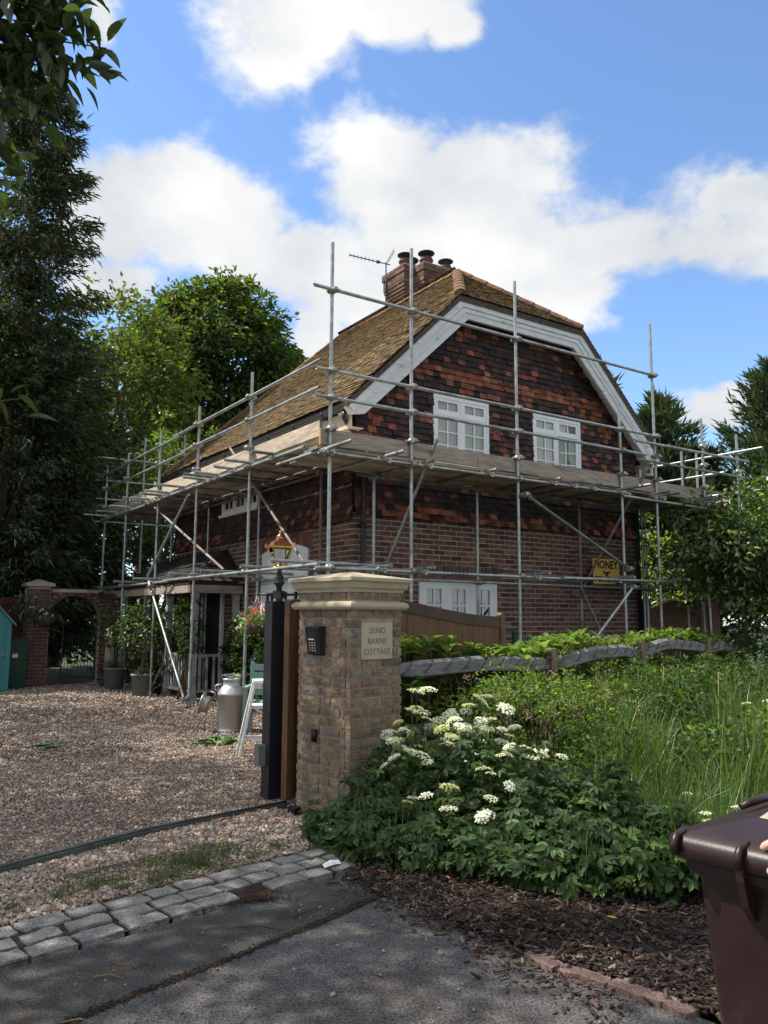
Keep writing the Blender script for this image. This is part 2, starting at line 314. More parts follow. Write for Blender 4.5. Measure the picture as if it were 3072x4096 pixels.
    def build(s, name, m, parent=None, org=None, kind=None, bevel=0.):
        """world coordinates in; origin = that of the parent, or org for a top-level mesh"""
        if parent is not None:
            w = WO[parent.name]; o = place(name, s.mesh(name, w), m, parent, kind=kind); WO[o.name] = w
        else:
            w = Vector(org or (0, 0, 0)); o = place(name, s.mesh(name, w), m, None, w, kind); WO[o.name] = w
        if bevel:
            bv = o.modifiers.new('bevel', 'BEVEL'); bv.width = bevel; bv.segments = 2; bv.limit_method = 'ANGLE'
        return o
def struct(o): o['kind'] = 'structure'; return o
def jit(c, a=.15): k = 1+random.uniform(-a, a); return tuple(max(0, q*k*(1+random.uniform(-a, a)*.3)) for q in c)
def textmesh(s, size, ext=.001, ofs=0., sx=1.):
    cu_ = bpy.data.curves.new('lettering', 'FONT'); cu_.body = s; cu_.size = size; cu_.extrude = ext; cu_.offset = ofs; cu_.align_x = 'CENTER'; cu_.align_y = 'CENTER'; cu_.resolution_u = 3
    to = bpy.data.objects.new('lettering', cu_); C.objects.link(to); bpy.context.view_layer.update()
    me = bpy.data.meshes.new_from_object(to.evaluated_get(bpy.context.evaluated_depsgraph_get()))
    bpy.data.objects.remove(to); bpy.data.curves.remove(cu_); me.materials.clear()
    for v in me.vertices: v.co.x *= sx
    return me
def put_text(name, s, size, c, eu, ev, m, parent, ext=.001, ofs=0., sx=1., width=None):
    eu = Vector(eu).normalized(); ev = Vector(ev).normalized(); en = eu.cross(ev); me = textmesh(s, size, ext, ofs, sx); c = Vector(c)-WO[parent.name]
    if width:
        xs_ = [v.co.x for v in me.vertices]; kx = width/(max(xs_)-min(xs_)); mid_ = (max(xs_)+min(xs_))/2
        for v in me.vertices: v.co.x = (v.co.x-mid_)*kx
    for v in me.vertices: v.co = c+eu*v.co.x+ev*v.co.y+en*v.co.z
    return place(name, me, m, parent)
# ---------------------------------------------------------------- helpers: foliage (numpy)
def unit(a): return a/np.maximum(np.linalg.norm(a, axis=1, keepdims=True), 1e-9)
T_OVAL = np.array([(0, 0, 0), (.28, .46, .09), (.68, .40, .07), (1, 0, -.10), (.68, -.40, .07), (.28, -.46, .09)]); F_OVAL = np.array([(0, 1, 2, 3), (0, 3, 4, 5)])
_t = np.linspace(0, 1, 7); _w = np.array([0, .34, .47, .47, .37, .20, 0]); _z = -.16*_t**2
T_LEAF = np.array([(t, 0, z) for t, z in zip(_t, _z)]+[(t, w, z+w*.22) for t, w, z in zip(_t[1:-1], _w[1:-1], _z[1:-1])]+[(t, -w, z+w*.22) for t, w, z in zip(_t[1:-1], _w[1:-1], _z[1:-1])])
F_LEAF = np.array([(0, 1, 7, 7), (1, 2, 8, 7), (2, 3, 9, 8), (3, 4, 10, 9), (4, 5, 11, 10), (5, 6, 11, 11), (0, 12, 1, 1), (1, 12, 13, 2), (2, 13, 14, 3), (3, 14, 15, 4), (4, 15, 16, 5), (5, 16, 6, 6)])
F_LEAF = np.concatenate([F_LEAF[:, [0, 1, 2]], F_LEAF[F_LEAF[:, 2] != F_LEAF[:, 3]][:, [0, 2, 3]]])
T_RH = np.array([(0, 0, 0), (.45, .5, .10), (1, 0, -.06), (.45, -.5, .10)]); F_RH = np.array([(0, 1, 2), (0, 2, 3)])
T_LANCE = np.array([(0, 0, 0), (.35, .5, .06), (1, 0, -.12), (.35, -.5, .06)]); F_LANCE = F_RH
def leaves(P, D, N, L, Wd, T=T_RH, F=F_RH):
    D = unit(D); Sd = unit(np.cross(N, D)); N2 = np.cross(D, Sd); k = len(T)
    L = np.broadcast_to(L, (len(P),)); Wd = np.broadcast_to(Wd, (len(P),))
    V = P[:, None, :]+D[:, None, :]*(T[None, :, 0]*L[:, None])[..., None]+Sd[:, None, :]*(T[None, :, 1]*Wd[:, None])[..., None]+N2[:, None, :]*(T[None, :, 2]*L[:, None])[..., None]
    FF = (F[None]+(np.arange(len(P))*k)[:, None, None]).reshape(-1, F.shape[1])
    return V.reshape(-1, 3), FF
def leafcols(n, base, var=.35, nf=2, hue=.25, rng=RNG, alt=None, altp=.0):
    base = np.array(base); k = np.exp(rng.normal(0, var, (n, 1))); c = base*k
    h = rng.normal(0, hue, (n, 1)); c = c*np.concatenate([1+h*.7, 1+h*.15, 1-h*.3], axis=1)
    if alt is not None:
        w = rng.random(n) < altp; c[w] = np.array(alt)*k[w]
    return np.repeat(np.clip(c, .004, .9), nf, axis=0)
def rdir(n, rng=RNG): return unit(rng.normal(size=(n, 3)))
def leaf_obj(name, P, D, N, L, Wd, base, m, parent=None, T=T_RH, F=F_RH, org=None, kind='stuff', **kw):
    w = WO[parent.name] if parent is not None else Vector(org or (0, 0, 0))
    V, FF = leaves(P, D, N, L, Wd, T, F); o = place(name, mesh_np(name, V-np.array(w), FF, leafcols(len(P), base, nf=len(F), **kw)), m, parent, None if parent is not None else w, kind)
    WO[o.name] = w; return o
def crown_pts(c, rad, ncl, per, rc, surf=.55, lump=.18, rng=RNG, flat=.7, cut=-1.):
    """leaf positions and outward directions in clumps spread through an uneven ellipsoid"""
    d = rdir(ncl*2, rng); d = d[d[:, 2] > cut][:ncl]; ncl = len(d)
    r = rng.uniform(surf, 1., (ncl, 1))**.6*(1+rng.normal(0, lump, (ncl, 1))); cc_ = np.array(c)+d*r*np.array(rad)
    rcl = rc*rng.uniform(.6, 1.4, (ncl, 1))
    off = rng.normal(0, 1, (ncl, per, 3)); off = off/np.maximum(np.linalg.norm(off, axis=2, keepdims=True), 1e-6)*rng.uniform(.25, 1., (ncl, per, 1))**.5
    off[..., 2] *= flat
    P = cc_[:, None, :]+off*rcl[:, None, :]
    out = off+d[:, None, :]*.5
    return P.reshape(-1, 3), unit(out.reshape(-1, 3)), cc_
def tree(name, label, base, trunk_h, tr, c, rad, ncl, per, rc, L, Wd, col, m='leaf', group=None, T=T_RH, F=F_RH, surf=.55, lump=.18, limbs=9, flat=.7, cut=-1., cat='tree', droop=.3, seed=1, **kw):
    rng = np.random.default_rng(seed); t = thing(name, label, cat, base, group); b = Vector(base)
    P, O_, cc_ = crown_pts(c, rad, ncl, per, rc, surf, lump, rng, flat, cut)
    n = len(P); N = unit(O_*.6+np.array([0, 0, .8])+rng.normal(0, .45, (n, 3))); D = unit(O_+rng.normal(0, .6, (n, 3))-np.array([0, 0, droop]))
    leaf_obj('crown', P, D, N, L*rng.uniform(.6, 1.25, n), Wd*rng.uniform(.7, 1.2, n), col, m, t, T, F, rng=rng, **kw)
    mb = MB(); top = Vector((c[0], c[1], min(c[2]+rad[2]*.3, b.z+trunk_h*1.6)))
    pts = [b.lerp(top, q)+Vector((rng.normal(0, .1), rng.normal(0, .1), 0))*(1 if 0 < q else 0) for q in (0, .15, .35, .6, .8, 1)]
    mb.path(pts, [tr*1.3, tr, tr*.85, tr*.6, tr*.4, tr*.15], 9)
    for i in rng.choice(len(cc_), min(limbs, len(cc_)), replace=False):
        e = Vector(cc_[i]); q = rng.uniform(.3, .85); s_ = b.lerp(top, q); mid = s_.lerp(e, .5)+Vector((0, 0, rng.uniform(-.1, .25)*(e-s_).length))
        mb.path([s_, mid, e], [tr*.4*(1.1-q), tr*.22, tr*.06], 6)
    mb.build('trunk', 'bark', t)
    return t
# ================================================================ ground
def sheet(name, poly, z, m, tess=0):
    mb = MB(); mb.add([(x, y, z) for x, y in poly], [tuple(range(len(poly)))]); return struct(mb.build(name, m))
sheet('ground', [(-250, -250), (250, -250), (250, 250), (-250, 250)], -.06, 'grassland')
sheet('road', [(-40, -40), (6, -40), (4.2, -6), (3.3, 0), (2.95, 1.5), (2.87, 2.1), (2.84, 2.4), (2.75, 2.75), (2.71, 3.2), (2.70, 3.6), (2.78, 4.15), (2.80, 4.34), (.70, 3.97), (-12, 1.8), (-40, -3)], -.012, 'asphalt')
sheet('road_apron', [(-12, .1), (.866, 3.33), (1.14, 3.45), (1.54, 3.54), (1.97, 3.665), (2.44, 3.82), (2.70, 3.9), (2.74, 4.30), (.70, 3.955), (-12, 1.75)], -.008, 'asphalt2')
sheet('gravel_drive', [(-12, 2.3), (.76, 4.44), (2.75, 4.79), (3.0, 5.15), (3.7, 6.1), (6.6, 7.4), (6.6, 19.3), (-12, 19.3)], -.006, 'gravelbase')
sheet('planting_bed', [(2.76, 4.36), (2.72, 3.6), (2.74, 3.2), (2.80, 2.75), (2.90, 2.4), (2.93, 2.1), (3.0, 1.5), (3.4, -.2), (14, -3), (22, 9), (16, 10.2), (6.36, 10.2), (6.3, 7.3), (3.75, 6.0), (3.0, 5.1)], -.004, 'soil')
# --- granite setts
edge = thing('sett_edging', 'three rows of grey granite setts', 'edging', (.7, 4.0, 0)); del edge['category']; del edge['label']; struct(edge)
A10 = R_(10.2); eu = Vector((math.cos(A10), math.sin(A10), 0)); ev = Vector((-eu.y, eu.x, 0))
sheet('edging_bed', [(-12, 1.78), (.72, 3.985), (1.6, 4.15), (2.76, 4.36), (2.78, 4.80), (.76, 4.45), (-12, 2.35)], .0035, 'mossm')
def roughblock(l, w, h, j, nx=4, ny=3):
    mb = MB(); g = {}
    vs = []; fs = []
    for iy in range(ny+1):
        for ix in range(nx+1):
            ed = ix in (0, nx) or iy in (0, ny)
            cx_ = (ix/nx-.5)*l; cy_2 = (iy/ny-.5)*w
            co = (ix in (0, nx)) and (iy in (0, ny)); k = .97 if co else 1
            vs.append((cx_*k+random.gauss(0, j), cy_2*k+random.gauss(0, j), h*(.88 if ed else 1)+random.gauss(0, j*.55)))
    n = len(vs); ring = [ix for ix in range(nx)]+[iy*(nx+1)+nx for iy in range(ny)]+[ny*(nx+1)+ix for ix in range(nx, 0, -1)]+[iy*(nx+1) for iy in range(ny, 0, -1)]
    for iy in range(ny):
        for ix in range(nx): a = iy*(nx+1)+ix; fs.append((a, a+1, a+nx+2, a+nx+1))
    low = []
    for r in ring: low.append(len(vs)); vs.append((vs[r][0]*1.04, vs[r][1]*1.04, -.05))
    for i in range(len(ring)): fs.append((ring[i], low[i], low[(i+1) % len(ring)], ring[(i+1) % len(ring)]))
    mb.add(vs, fs, None, False); return mb.mesh('sett')
sv = [roughblock(random.uniform(.225, .27), random.uniform(.118, .138), random.uniform(.012, .020), .0042) for _ in range(12)]
for m_ in sv: m_.materials.append(M['sett'])
for row in range(3):
    u = -2.0+.12*row
    while u < 2.35:
        L_ = random.uniform(.18, .255); u0 = u; u += L_
        if row == 0 and (1.18 < u0 < 1.42): continue
        c = Vector((.70, 3.975, 0))+eu*(u0+L_/2+.02)+ev*(.075+row*.160+random.gauss(0, .009)-.012*max(0, u0-1.4)*row)
        o = place('sett', random.choice(sv), None, edge, c-WO[edge.name]); o.rotation_euler = (random.gauss(0, .010), random.gauss(0, .008), A10+random.gauss(0, .035)); o.location.z += random.uniform(-.003, .003); o.scale.x = (L_-.020)/.25; o.scale.y = 1.04
# --- pink kerb blocks half buried along the mulch
kb = thing('kerb_edging', '', '', (2.75, 2.6, 0)); del kb['category']; del kb['label']; struct(kb)
KP = [(2.735, 2.84), (2.725, 2.66), (2.80, 2.44), (2.855, 2.20), (2.86, 2.08)]
for i in range(4):
    a = Vector((*KP[i], 0)); b = Vector((*KP[i+1], 0)); d = b-a
    me = roughblock(d.length*.96, .085, .020, .0045); me.materials.append(M['kerb']); o = place('kerb_block', me, None, kb, (a+b)/2-WO[kb.name]-Vector((0, 0, .008))); o.rotation_euler = (0, 0, math.atan2(d.y, d.x))
# --- gravel stones
ICO = None
def ico():
    t = (1+5**.5)/2; v = np.array([(-1, t, 0), (1, t, 0), (-1, -t, 0), (1, -t, 0), (0, -1, t), (0, 1, t), (0, -1, -t), (0, 1, -t), (t, 0, -1), (t, 0, 1), (-t, 0, -1), (-t, 0, 1)]); v = v/np.linalg.norm(v[0])
    f = np.array([(0, 11, 5), (0, 5, 1), (0, 1, 7), (0, 7, 10), (0, 10, 11), (1, 5, 9), (5, 11, 4), (11, 10, 2), (10, 7, 6), (7, 1, 8), (3, 9, 4), (3, 4, 2), (3, 2, 6), (3, 6, 8), (3, 8, 9), (4, 9, 5), (2, 4, 11), (6, 2, 10), (8, 6, 7), (9, 8, 1)]); return v, f
OCT = (np.array([(1, 0, 0), (-1, 0, 0), (0, 1, 0), (0, -1, 0), (0, 0, 1.), (0, 0, -1)]), np.array([(0, 2, 4), (2, 1, 4), (1, 3, 4), (3, 0, 4), (2, 0, 5), (1, 2, 5), (3, 1, 5), (0, 3, 5)]))
def stones(name, P, size, cols, tmpl, rng, org=(0, 0, 0), mm='stonecol', flat=.62):
    V0, F0 = tmpl; n = len(P); k = len(V0)
    V = V0[None]*(1+rng.normal(0, .16, (n, k, 1))); sc = np.stack([rng.uniform(.75, 1.35, n), rng.uniform(.65, 1., n), rng.uniform(.45, .85, n)*flat/.62], 1)*np.asarray(size)[:, None]; V = V*sc[:, None, :]
    a = rng.uniform(0, 6.28, n); ca, sa = np.cos(a)[:, None], np.sin(a)[:, None]; tx = rng.normal(0, .3, n)[:, None]
    V[..., 2] = V[..., 2]+V[..., 0]*tx
    x = V[..., 0]*ca-V[..., 1]*sa; y = V[..., 0]*sa+V[..., 1]*ca; V = np.stack([x, y, V[..., 2]], 2)+P[:, None, :]
    F = (F0[None]+(np.arange(n)*k)[:, None, None]).reshape(-1, 3)
    return place(name, mesh_np(name, V.reshape(-1, 3), F, np.repeat(cols, len(F0), axis=0), True), mm, None, kind='stuff')
def in_drive(P):
    x, y = P[:, 0], P[:, 1]
    return (y > 4.50+.18*(x-.78)) & ((y-6.0 > (x-3.55)*1.25-1.4*0) | (x < 3.1)) & ((x < 3.02) | (y > 6.0)) & (x < 5.9) & (x > .145*y-.9) & (x < 2.5+.45*(y-4.4))
def grid_pts(x0, x1, y0, y1, sp, rng):
    gx, gy = np.meshgrid(np.arange(x0, x1, sp), np.arange(y0, y1, sp)); P = np.stack([gx.ravel(), gy.ravel(), np.zeros(gx.size)], 1); P[:, :2] += rng.uniform(-.5, .5, (len(P), 2))*sp; return P
PEB = np.array([(.37, .275, .215), (.31, .225, .170), (.46, .37, .295), (.25, .175, .13), (.52, .44, .36), (.36, .245, .17), (.20, .15, .12), (.39, .33, .275)])
def pebcol(n, rng, k=.92): return PEB[rng.integers(0, len(PEB), n)]*rng.uniform(.7, 1.25, (n, 1))*k
rg = np.random.default_rng(11)
sets = []
for (y0, y1, sp, sz, tm) in ((4.3, 6.6, .0170, .0088, 'i'), (6.6, 9.2, .0215, .0105, 'i'), (9.2, 12.5, .033, .0155, 'o'), (12.5, 19.2, .052, .024, 'o')):
    P = grid_pts(-1.2, 6.2, y0, y1, sp, rg); P = P[in_drive(P)]
    P[:, 2] = rg.uniform(-.002, .008, len(P))+.012*np.sin(P[:, 0]*2.1+P[:, 1]*.9)*np.sin(P[:, 1]*.7); size = sz*np.exp(rg.normal(0, .28, len(P))); k = np.ones((len(P), 1))
    if y1 < 7:
        # the pale larger stones between the track and the setts
        low = P[:, 1] < (5.42+(P[:, 0]-.93)*.271); size[low] *= 1.30; k[low] = 1.08
    else: low = np.zeros(len(P), bool)
    mo = (np.sin(P[:, 0]*3.1+P[:, 1]*1.7)+np.sin(P[:, 0]*7.3-P[:, 1]*5.1)*.6+rg.normal(0, .35, len(P)) > .15) & low & (P[:, 1] < 5.10+(P[:, 0]-.93)*.2)
    pc = pebcol(len(P), rg)*k; pc[mo] = pc[mo]*.35+np.array([.045, .045, .015]); size[mo] *= .75
    o = stones('gravel_stones', P, size, pc, ico() if tm == 'i' else OCT, rg)
    o['label'] = 'loose brown and grey gravel covering the drive'; 
# loose stones and crumbs on the tarmac
P = np.stack([rg.uniform(.3, 2.7, 420), rg.uniform(1.2, 4.2, 420), np.full(420, -.006)], 1); P = P[(P[:, 0] > P[:, 1]*.05)]
o = stones('loose_grit', P, .0045*np.exp(rg.normal(0, .45, len(P))), pebcol(len(P), rg, .8), OCT, rg); o['label'] = 'scattered grit lying on the tarmac'
# --- moss line along the tarmac seam and moss between setts
def moss(name, path, w, n, rng, h=.008, label=''):
    path = np.array(path); seg = rng.integers(0, len(path)-1, n); t = rng.random((n, 1)); P2 = path[seg]*(1-t)+path[seg+1]*t
    P = np.concatenate([P2+rng.normal(0, w, (n, 2)), np.full((n, 1), -.006 if w < .02 else .002)], 1); c = np.array([(.040, .018, .011), (.032, .016, .010), (.055, .040, .014), (.026, .014, .010)])[rng.integers(0, 4, n)]*rng.uniform(.6, 1.3, (n, 1))
    o = stones(name, P, rng.uniform(.003, .008, n), c, OCT, rng, mm='chip', flat=.4); o['label'] = label
moss('seam_moss', [(.75, 3.33), (1.14, 3.45), (1.54, 3.54), (1.97, 3.67), (2.2, 3.73), (2.44, 3.82), (2.70, 3.9)], .013, 2600, rg, label='dark moss growing along the tarmac seam')
moss('sett_moss', [(1.80, 4.21), (2.12, 4.27), (1.85, 4.25), (2.0, 4.20), (2.1, 4.16)], .035, 2200, rg, label='dark moss and soil beside the granite setts')
# --- wood chip mulch
def in_poly(P, poly):
    x, y = P[:, 0], P[:, 1]; r = np.zeros(len(P), bool); n = len(poly); j = n-1
    for i in range(n):
        xi, yi = poly[i]; xj, yj = poly[j]; cnd = ((yi > y) != (yj > y)) & (x < (xj-xi)*(y-yi)/(yj-yi+1e-12)+xi); r ^= cnd; j = i
    return r
MUL = [(2.58, 4.25), (2.62, 3.6), (2.68, 3.2), (2.73, 2.8), (2.86, 2.4), (2.88, 2.0), (3.0, 1.4), (5.2, 1.2), (4.8, 2.9), (3.7, 3.4), (3.3, 4.0), (2.95, 4.6)]
P = np.stack([rg.uniform(2.5, 5.0, 26000), rg.uniform(1.2, 4.7, 26000), rg.uniform(0, .022, 26000)], 1); P = P[in_poly(P, MUL)]
ext = np.stack([rg.normal(2.66, .10, 900), rg.uniform(2.2, 4.3, 900), rg.uniform(-.008, .004, 900)], 1); P = np.concatenate([P[:15000], ext])
BX = np.array([(-1, -1, -1), (1, -1, -1), (1, 1, -1), (-1, 1, -1), (-1, -1, 1), (1, -1, 1), (1, 1, 1), (-1, 1, 1)], float); BF = np.array([(0, 3, 2, 1), (4, 5, 6, 7), (0, 1, 5, 4), (1, 2, 6, 5), (2, 3, 7, 6), (3, 0, 4, 7)])
n = len(P); ln = .011*np.exp(rg.normal(0, .55, n)); wd = np.minimum(ln*rg.uniform(.10, .40, n), .007); th = rg.uniform(.0012, .003, n)
V = BX[None]*np.stack([ln, wd, th], 1)[:, None, :]; V[..., 0] *= 1+rg.normal(0, .15, (n, 8)); V[..., 1] *= 1+rg.normal(0, .3, (n, 8))
a = rg.uniform(0, 6.28, n)[:, None]; ti = rg.normal(0, .28, n)[:, None]; V[..., 2] += V[..., 0]*ti+V[..., 1]*rg.normal(0, .3, n)[:, None]
V = np.stack([V[..., 0]*np.cos(a)-V[..., 1]*np.sin(a), V[..., 0]*np.sin(a)+V[..., 1]*np.cos(a), V[..., 2]], 2)+P[:, None, :]
CH = np.array([(.055, .033, .024), (.040, .025, .019), (.075, .048, .034), (.030, .020, .016), (.10, .068, .048), (.20, .14, .095)]); cc_ = CH[rg.choice(6, n, p=[.26, .24, .2, .12, .11, .07])]*rg.uniform(.7, 1.3, (n, 1))
F = (BF[None]+(np.arange(n)*8)[:, None, None]).reshape(-1, 4)
o = place('wood_chips', mesh_np('wood_chips', V.reshape(-1, 3), F, np.repeat(cc_, 6, axis=0)), 'chip', kind='stuff'); o['label'] = 'dark shredded bark mulch along the tarmac'
# ================================================================ cottage
XL, XR, YG, XC = 6.36, 12.90, 10.25, 9.63          # left corner, right corner, gable plane, ridge line
YF = 17.9                                            # far end
EZ, EX, SLP = 4.72, 6.0, .986                        # eave height, eave line, slope of the roof
cot = thing('cottage', 'brick and tile hung cottage with mossy half hipped roof', 'house', (XL, YG, 0))
W1 = (7.87, 9.08, 4.02, 5.19); W2 = (10.12, 11.36, 4.02, 5.19); W3 = (7.59, 9.21, 1.05, 2.13)
GO = [W1, W2, W3]
FD = (11.6, 13.35, 0.0, 2.62); FW = (13.55, 15.25, 3.55, 4.32)     # openings of the drive side: Y0,Y1,z0,z1
def sub(a, b, ops, z0, z1):
    iv = [(a, b)]
    for (u0, u1, w0, w1) in ops:
        if w0 < z1-.001 and w1 > z0+.001:
            nx_ = []
            for (p, q) in iv:
                if u0 > p: nx_.append((p, min(q, u0)))
                if u1 < q: nx_.append((max(p, u1), q))
            iv = [(p, q) for p, q in nx_ if q-p > .02]
    return iv
def gx(z):
    if z < 4.55: return XL, XR
    e = EX+(z-EZ+.22)/SLP; e = max(e, XL); return e, 2*XC-e
# backing walls
TB = 3.10                                            # brick below, hung tiles above
wall = MB()
zs = sorted({0, 1.05, 2.13, TB})
for z0, z1 in zip(zs[:-1], zs[1:]):
    for a, b in sub(XL+.012, XR, GO, z0, z1): wall.box((a, YG+.0035, z0), (b, YG+.25, z1))
zs = sorted({0., 2.62, TB})
for z0, z1 in zip(zs[:-1], zs[1:]):
    for a, b in sub(YG+.25, YF, [FD], z0, z1): wall.box((XL+.0035, a, z0), (XL+.25, b, z1))
wall.box((XL+.0035, YG+.0045, 0), (XL+.0115, YG+.2495, TB))
wall.box((XR-.25, YG+.25, 0), (XR, YF, 4.5)); wall.box((XL+.25, YF-.25, 0), (XR-.25, YF, 4.5))
wl = wall.build('wall', 'mortar', cot)
bk = MB(); z = TB
while z < 6.78:
    a, b = gx(z+.05)
    for p, q in sub(a, b, GO, z, z+.1): bk.box((p, YG+.02, z), (q, YG+.2, z+.1005))
    z += .1
for (z0, z1) in ((TB, 3.55), (3.55, 4.32), (4.32, 4.6)):
    for p, q in sub(YG+.2, YF, [FW], z0, z1): bk.box((XL+.02, p, z0), (XL+.2, q, z1))
hang = bk.build('tile_hanging', 'batten', cot)
# bricks
BCOL = [(.160, .070, .050), (.125, .058, .046), (.105, .052, .044), (.17, .085, .060), (.135, .075, .052), (.19, .11, .072), (.085, .046, .042), (.115, .066, .052)]
def boxmesh(name, sx, sy, sz, col, j=.0015, m='brick'):
    mb = MB(); mb.box((-sx/2, -sy/2, -sz/2), (sx/2, sy/2, sz/2), col); mb.v = [tuple(q+random.gauss(0, j) for q in p) for p in mb.v]
    me = mb.mesh(name); me.materials.append(M[m]); return me
CO, BLN, MJ = .0815, .236, .0155
bvar = [boxmesh('brick', BLN-MJ, .06, CO-MJ, jit(BCOL[i % 8], .2)) for i in range(22)]
rest = MB(); cand = []
def brick_at(c, l, ax, col, obj_ok):
    if obj_ok: cand.append((c, l, ax, col))
    else:
        h = (CO-MJ)/2+random.gauss(0, .0012); jx = -abs(random.gauss(0, .0018))
        if ax == 'x': rest.box((c[0]-l/2, c[1]-.03+jx, c[2]-h), (c[0]+l/2, c[1]+.03, c[2]+h), col)
        else: rest.box((c[0]-.03+jx, c[1]-l/2, c[2]-h), (c[0]+.03, c[1]+l/2, c[2]+h), col)
nc = int(TB/CO)
for i in range(nc):
    z0 = i*CO; zc = z0+CO/2
    sold = 2.14 < zc < 2.37
    u = XL-(BLN/2 if i % 2 else 0)
    while u < XR:
        a, b = u, u+BLN; u += BLN
        for p, q in sub(max(a, XL), min(b, XR), [W3], z0, z0+CO):
            if q-p < .04: continue
            if 2.13 < zc and z0 < 2.34 and p > 7.45 and q < 9.35: continue
            col = jit(random.choice(BCOL), .18)
            if 9.15 < p < 9.5 and 1.75 < zc < 1.95: col = (.24, .16, .13)
            full = q-p > BLN-.02 and p > XL+.01
            e0_ = MJ/2+.001 if p <= XL+.001 else 0
            brick_at(((p+q-e0_)/2, YG+.03, zc), q-p-MJ+e0_, 'x', col, full and zc > 1.25 and zc < 2.95 and p < 9.6)
# soldier course over the ground floor window
u = 7.50
while u < 9.30:
    rest.box((u+.005, YG-.002, 2.145), (u+.074, YG+.05, 2.365), jit(random.choice(BCOL), .25)); u += .081
for i in range(nc):
    z0 = i*CO; zc = z0+CO/2; u = YG-(BLN/2 if i % 2 else BLN)+.001
    while u < YF:
        a, b = u, u+BLN; u += BLN
        for p, q in sub(max(a, YG+.06), min(b, YF), [FD], z0, z0+CO):
            if q-p < .04: continue
            if FD[3] < zc+.04 and zc < 2.86 and 11.45 < p < 13.4: continue
            brick_at((XL+.03, (p+q)/2, zc), q-p-MJ, 'y', jit(random.choice(BCOL), .18), False)
# flat arch of upright bricks over the french window
k = 0; u = 11.50
while u < 13.45:
    rise = .16*(1-((u-12.47)/.98)**2); rest.box((XL-.002, u+.005, 2.62+rise), (XL+.05, u+.072, 2.86+rise), jit((.17, .075, .05), .25)); u += .079
random.shuffle(cand); cand.sort(key=lambda q: (q[0][0]-3)**2+(q[0][2]-2.6)**2)
for (c, l, ax, col) in cand[:300]:
    o = place('brick', random.choice(bvar), None, wl, Vector(c)-WO[wl.name]+Vector((0, -abs(random.gauss(0, .002)), 0))); o.rotation_euler = (0, random.gauss(0, .006), random.gauss(0, .004))
for (c, l, ax, col) in cand[300:]: brick_at(c, l, ax, col, False)
r_ = rest.build('remaining_bricks', 'brick', None); 
def adopt(o, parent, kind=None):
    w = WO[parent.name]; me = o.data; me.transform(Matrix.Translation(WO[o.name]-w)); o.location = (0, 0, 0); o.parent = parent; WO[o.name] = w
    if kind: o['kind'] = kind
    return o
adopt(r_, wl, 'stuff')
# hung tiles
TW, TE = .153, .1003
EDGE = (.22, .085, .045)
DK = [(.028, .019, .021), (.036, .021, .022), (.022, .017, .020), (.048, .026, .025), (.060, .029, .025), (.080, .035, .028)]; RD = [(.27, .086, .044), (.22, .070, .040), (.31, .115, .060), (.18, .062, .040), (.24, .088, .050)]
tvar = {}
def tile_into(mb, c, eu_, en2, ez_, col):
    n0 = len(mb.f); mb.obox(c, eu_, en2, ez_, col)
    mb.c[n0] = jit(EDGE, .35) if random.random() < .55 else col
def tilemesh(col, key):
    if key not in tvar:
        mb = MB(); tile_into(mb, (0, 0, 0), (TW/2-.0015, 0, 0), (0, .0095, 0), (0, .018, .072), col); mb.v = [tuple(q+random.gauss(0, .0018) for q in p) for p in mb.v]
        me = mb.mesh('tile'); me.materials.append(M['tile']); tvar[key] = me
    return tvar[key]
trest = MB(); tc_ = []
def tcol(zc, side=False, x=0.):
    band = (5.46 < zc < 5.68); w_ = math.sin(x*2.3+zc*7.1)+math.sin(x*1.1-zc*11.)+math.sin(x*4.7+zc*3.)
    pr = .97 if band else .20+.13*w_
    if zc < 3.85: pr = .08+.05*w_  # tiles under the deck mostly dark, its shade put into the colour
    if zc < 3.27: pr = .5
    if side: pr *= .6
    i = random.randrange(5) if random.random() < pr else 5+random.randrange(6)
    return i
TC = RD+DK
row = 0; z = TB-.02
while z < 6.62:
    zc = z+.06; a, b = gx(zc+.03); kick = .05*max(0, 1-row/4)
    u = a-(TW/2 if row % 2 else 0)
    for p0, q0 in sub(a, b, GO, z, z+TE):
        u = p0-(TW/2 if row % 2 else 0)
        while u < q0-.01:
            p, q = max(u, p0), min(u+TW, q0); u += TW
            if q-p < .03: continue
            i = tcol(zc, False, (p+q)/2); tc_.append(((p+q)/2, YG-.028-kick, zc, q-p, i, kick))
    row += 1; z += TE
pick = sorted([t for t in tc_ if t[3] > TW-.01 and t[2] > 3.9], key=lambda t: abs(t[0]-8.4)*.8+abs(t[2]-5.4)*.9)[:300]; ps = set(pick)
for t in tc_:
    x, y, zc, w, i, kick = t
    tl = (random.gauss(0, .006), random.gauss(0, .012), random.gauss(0, .010))
    if t in ps:
        o = place('tile', tilemesh(TC[i], (i, random.randrange(3))), None, hang, Vector((x, y+tl[0], zc))-WO[hang.name]); o.rotation_euler = (random.gauss(0, .03), tl[2], 0)
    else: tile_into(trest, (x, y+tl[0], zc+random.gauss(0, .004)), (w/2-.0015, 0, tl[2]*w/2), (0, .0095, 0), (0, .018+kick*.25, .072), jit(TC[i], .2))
row = 0; z = TB-.12
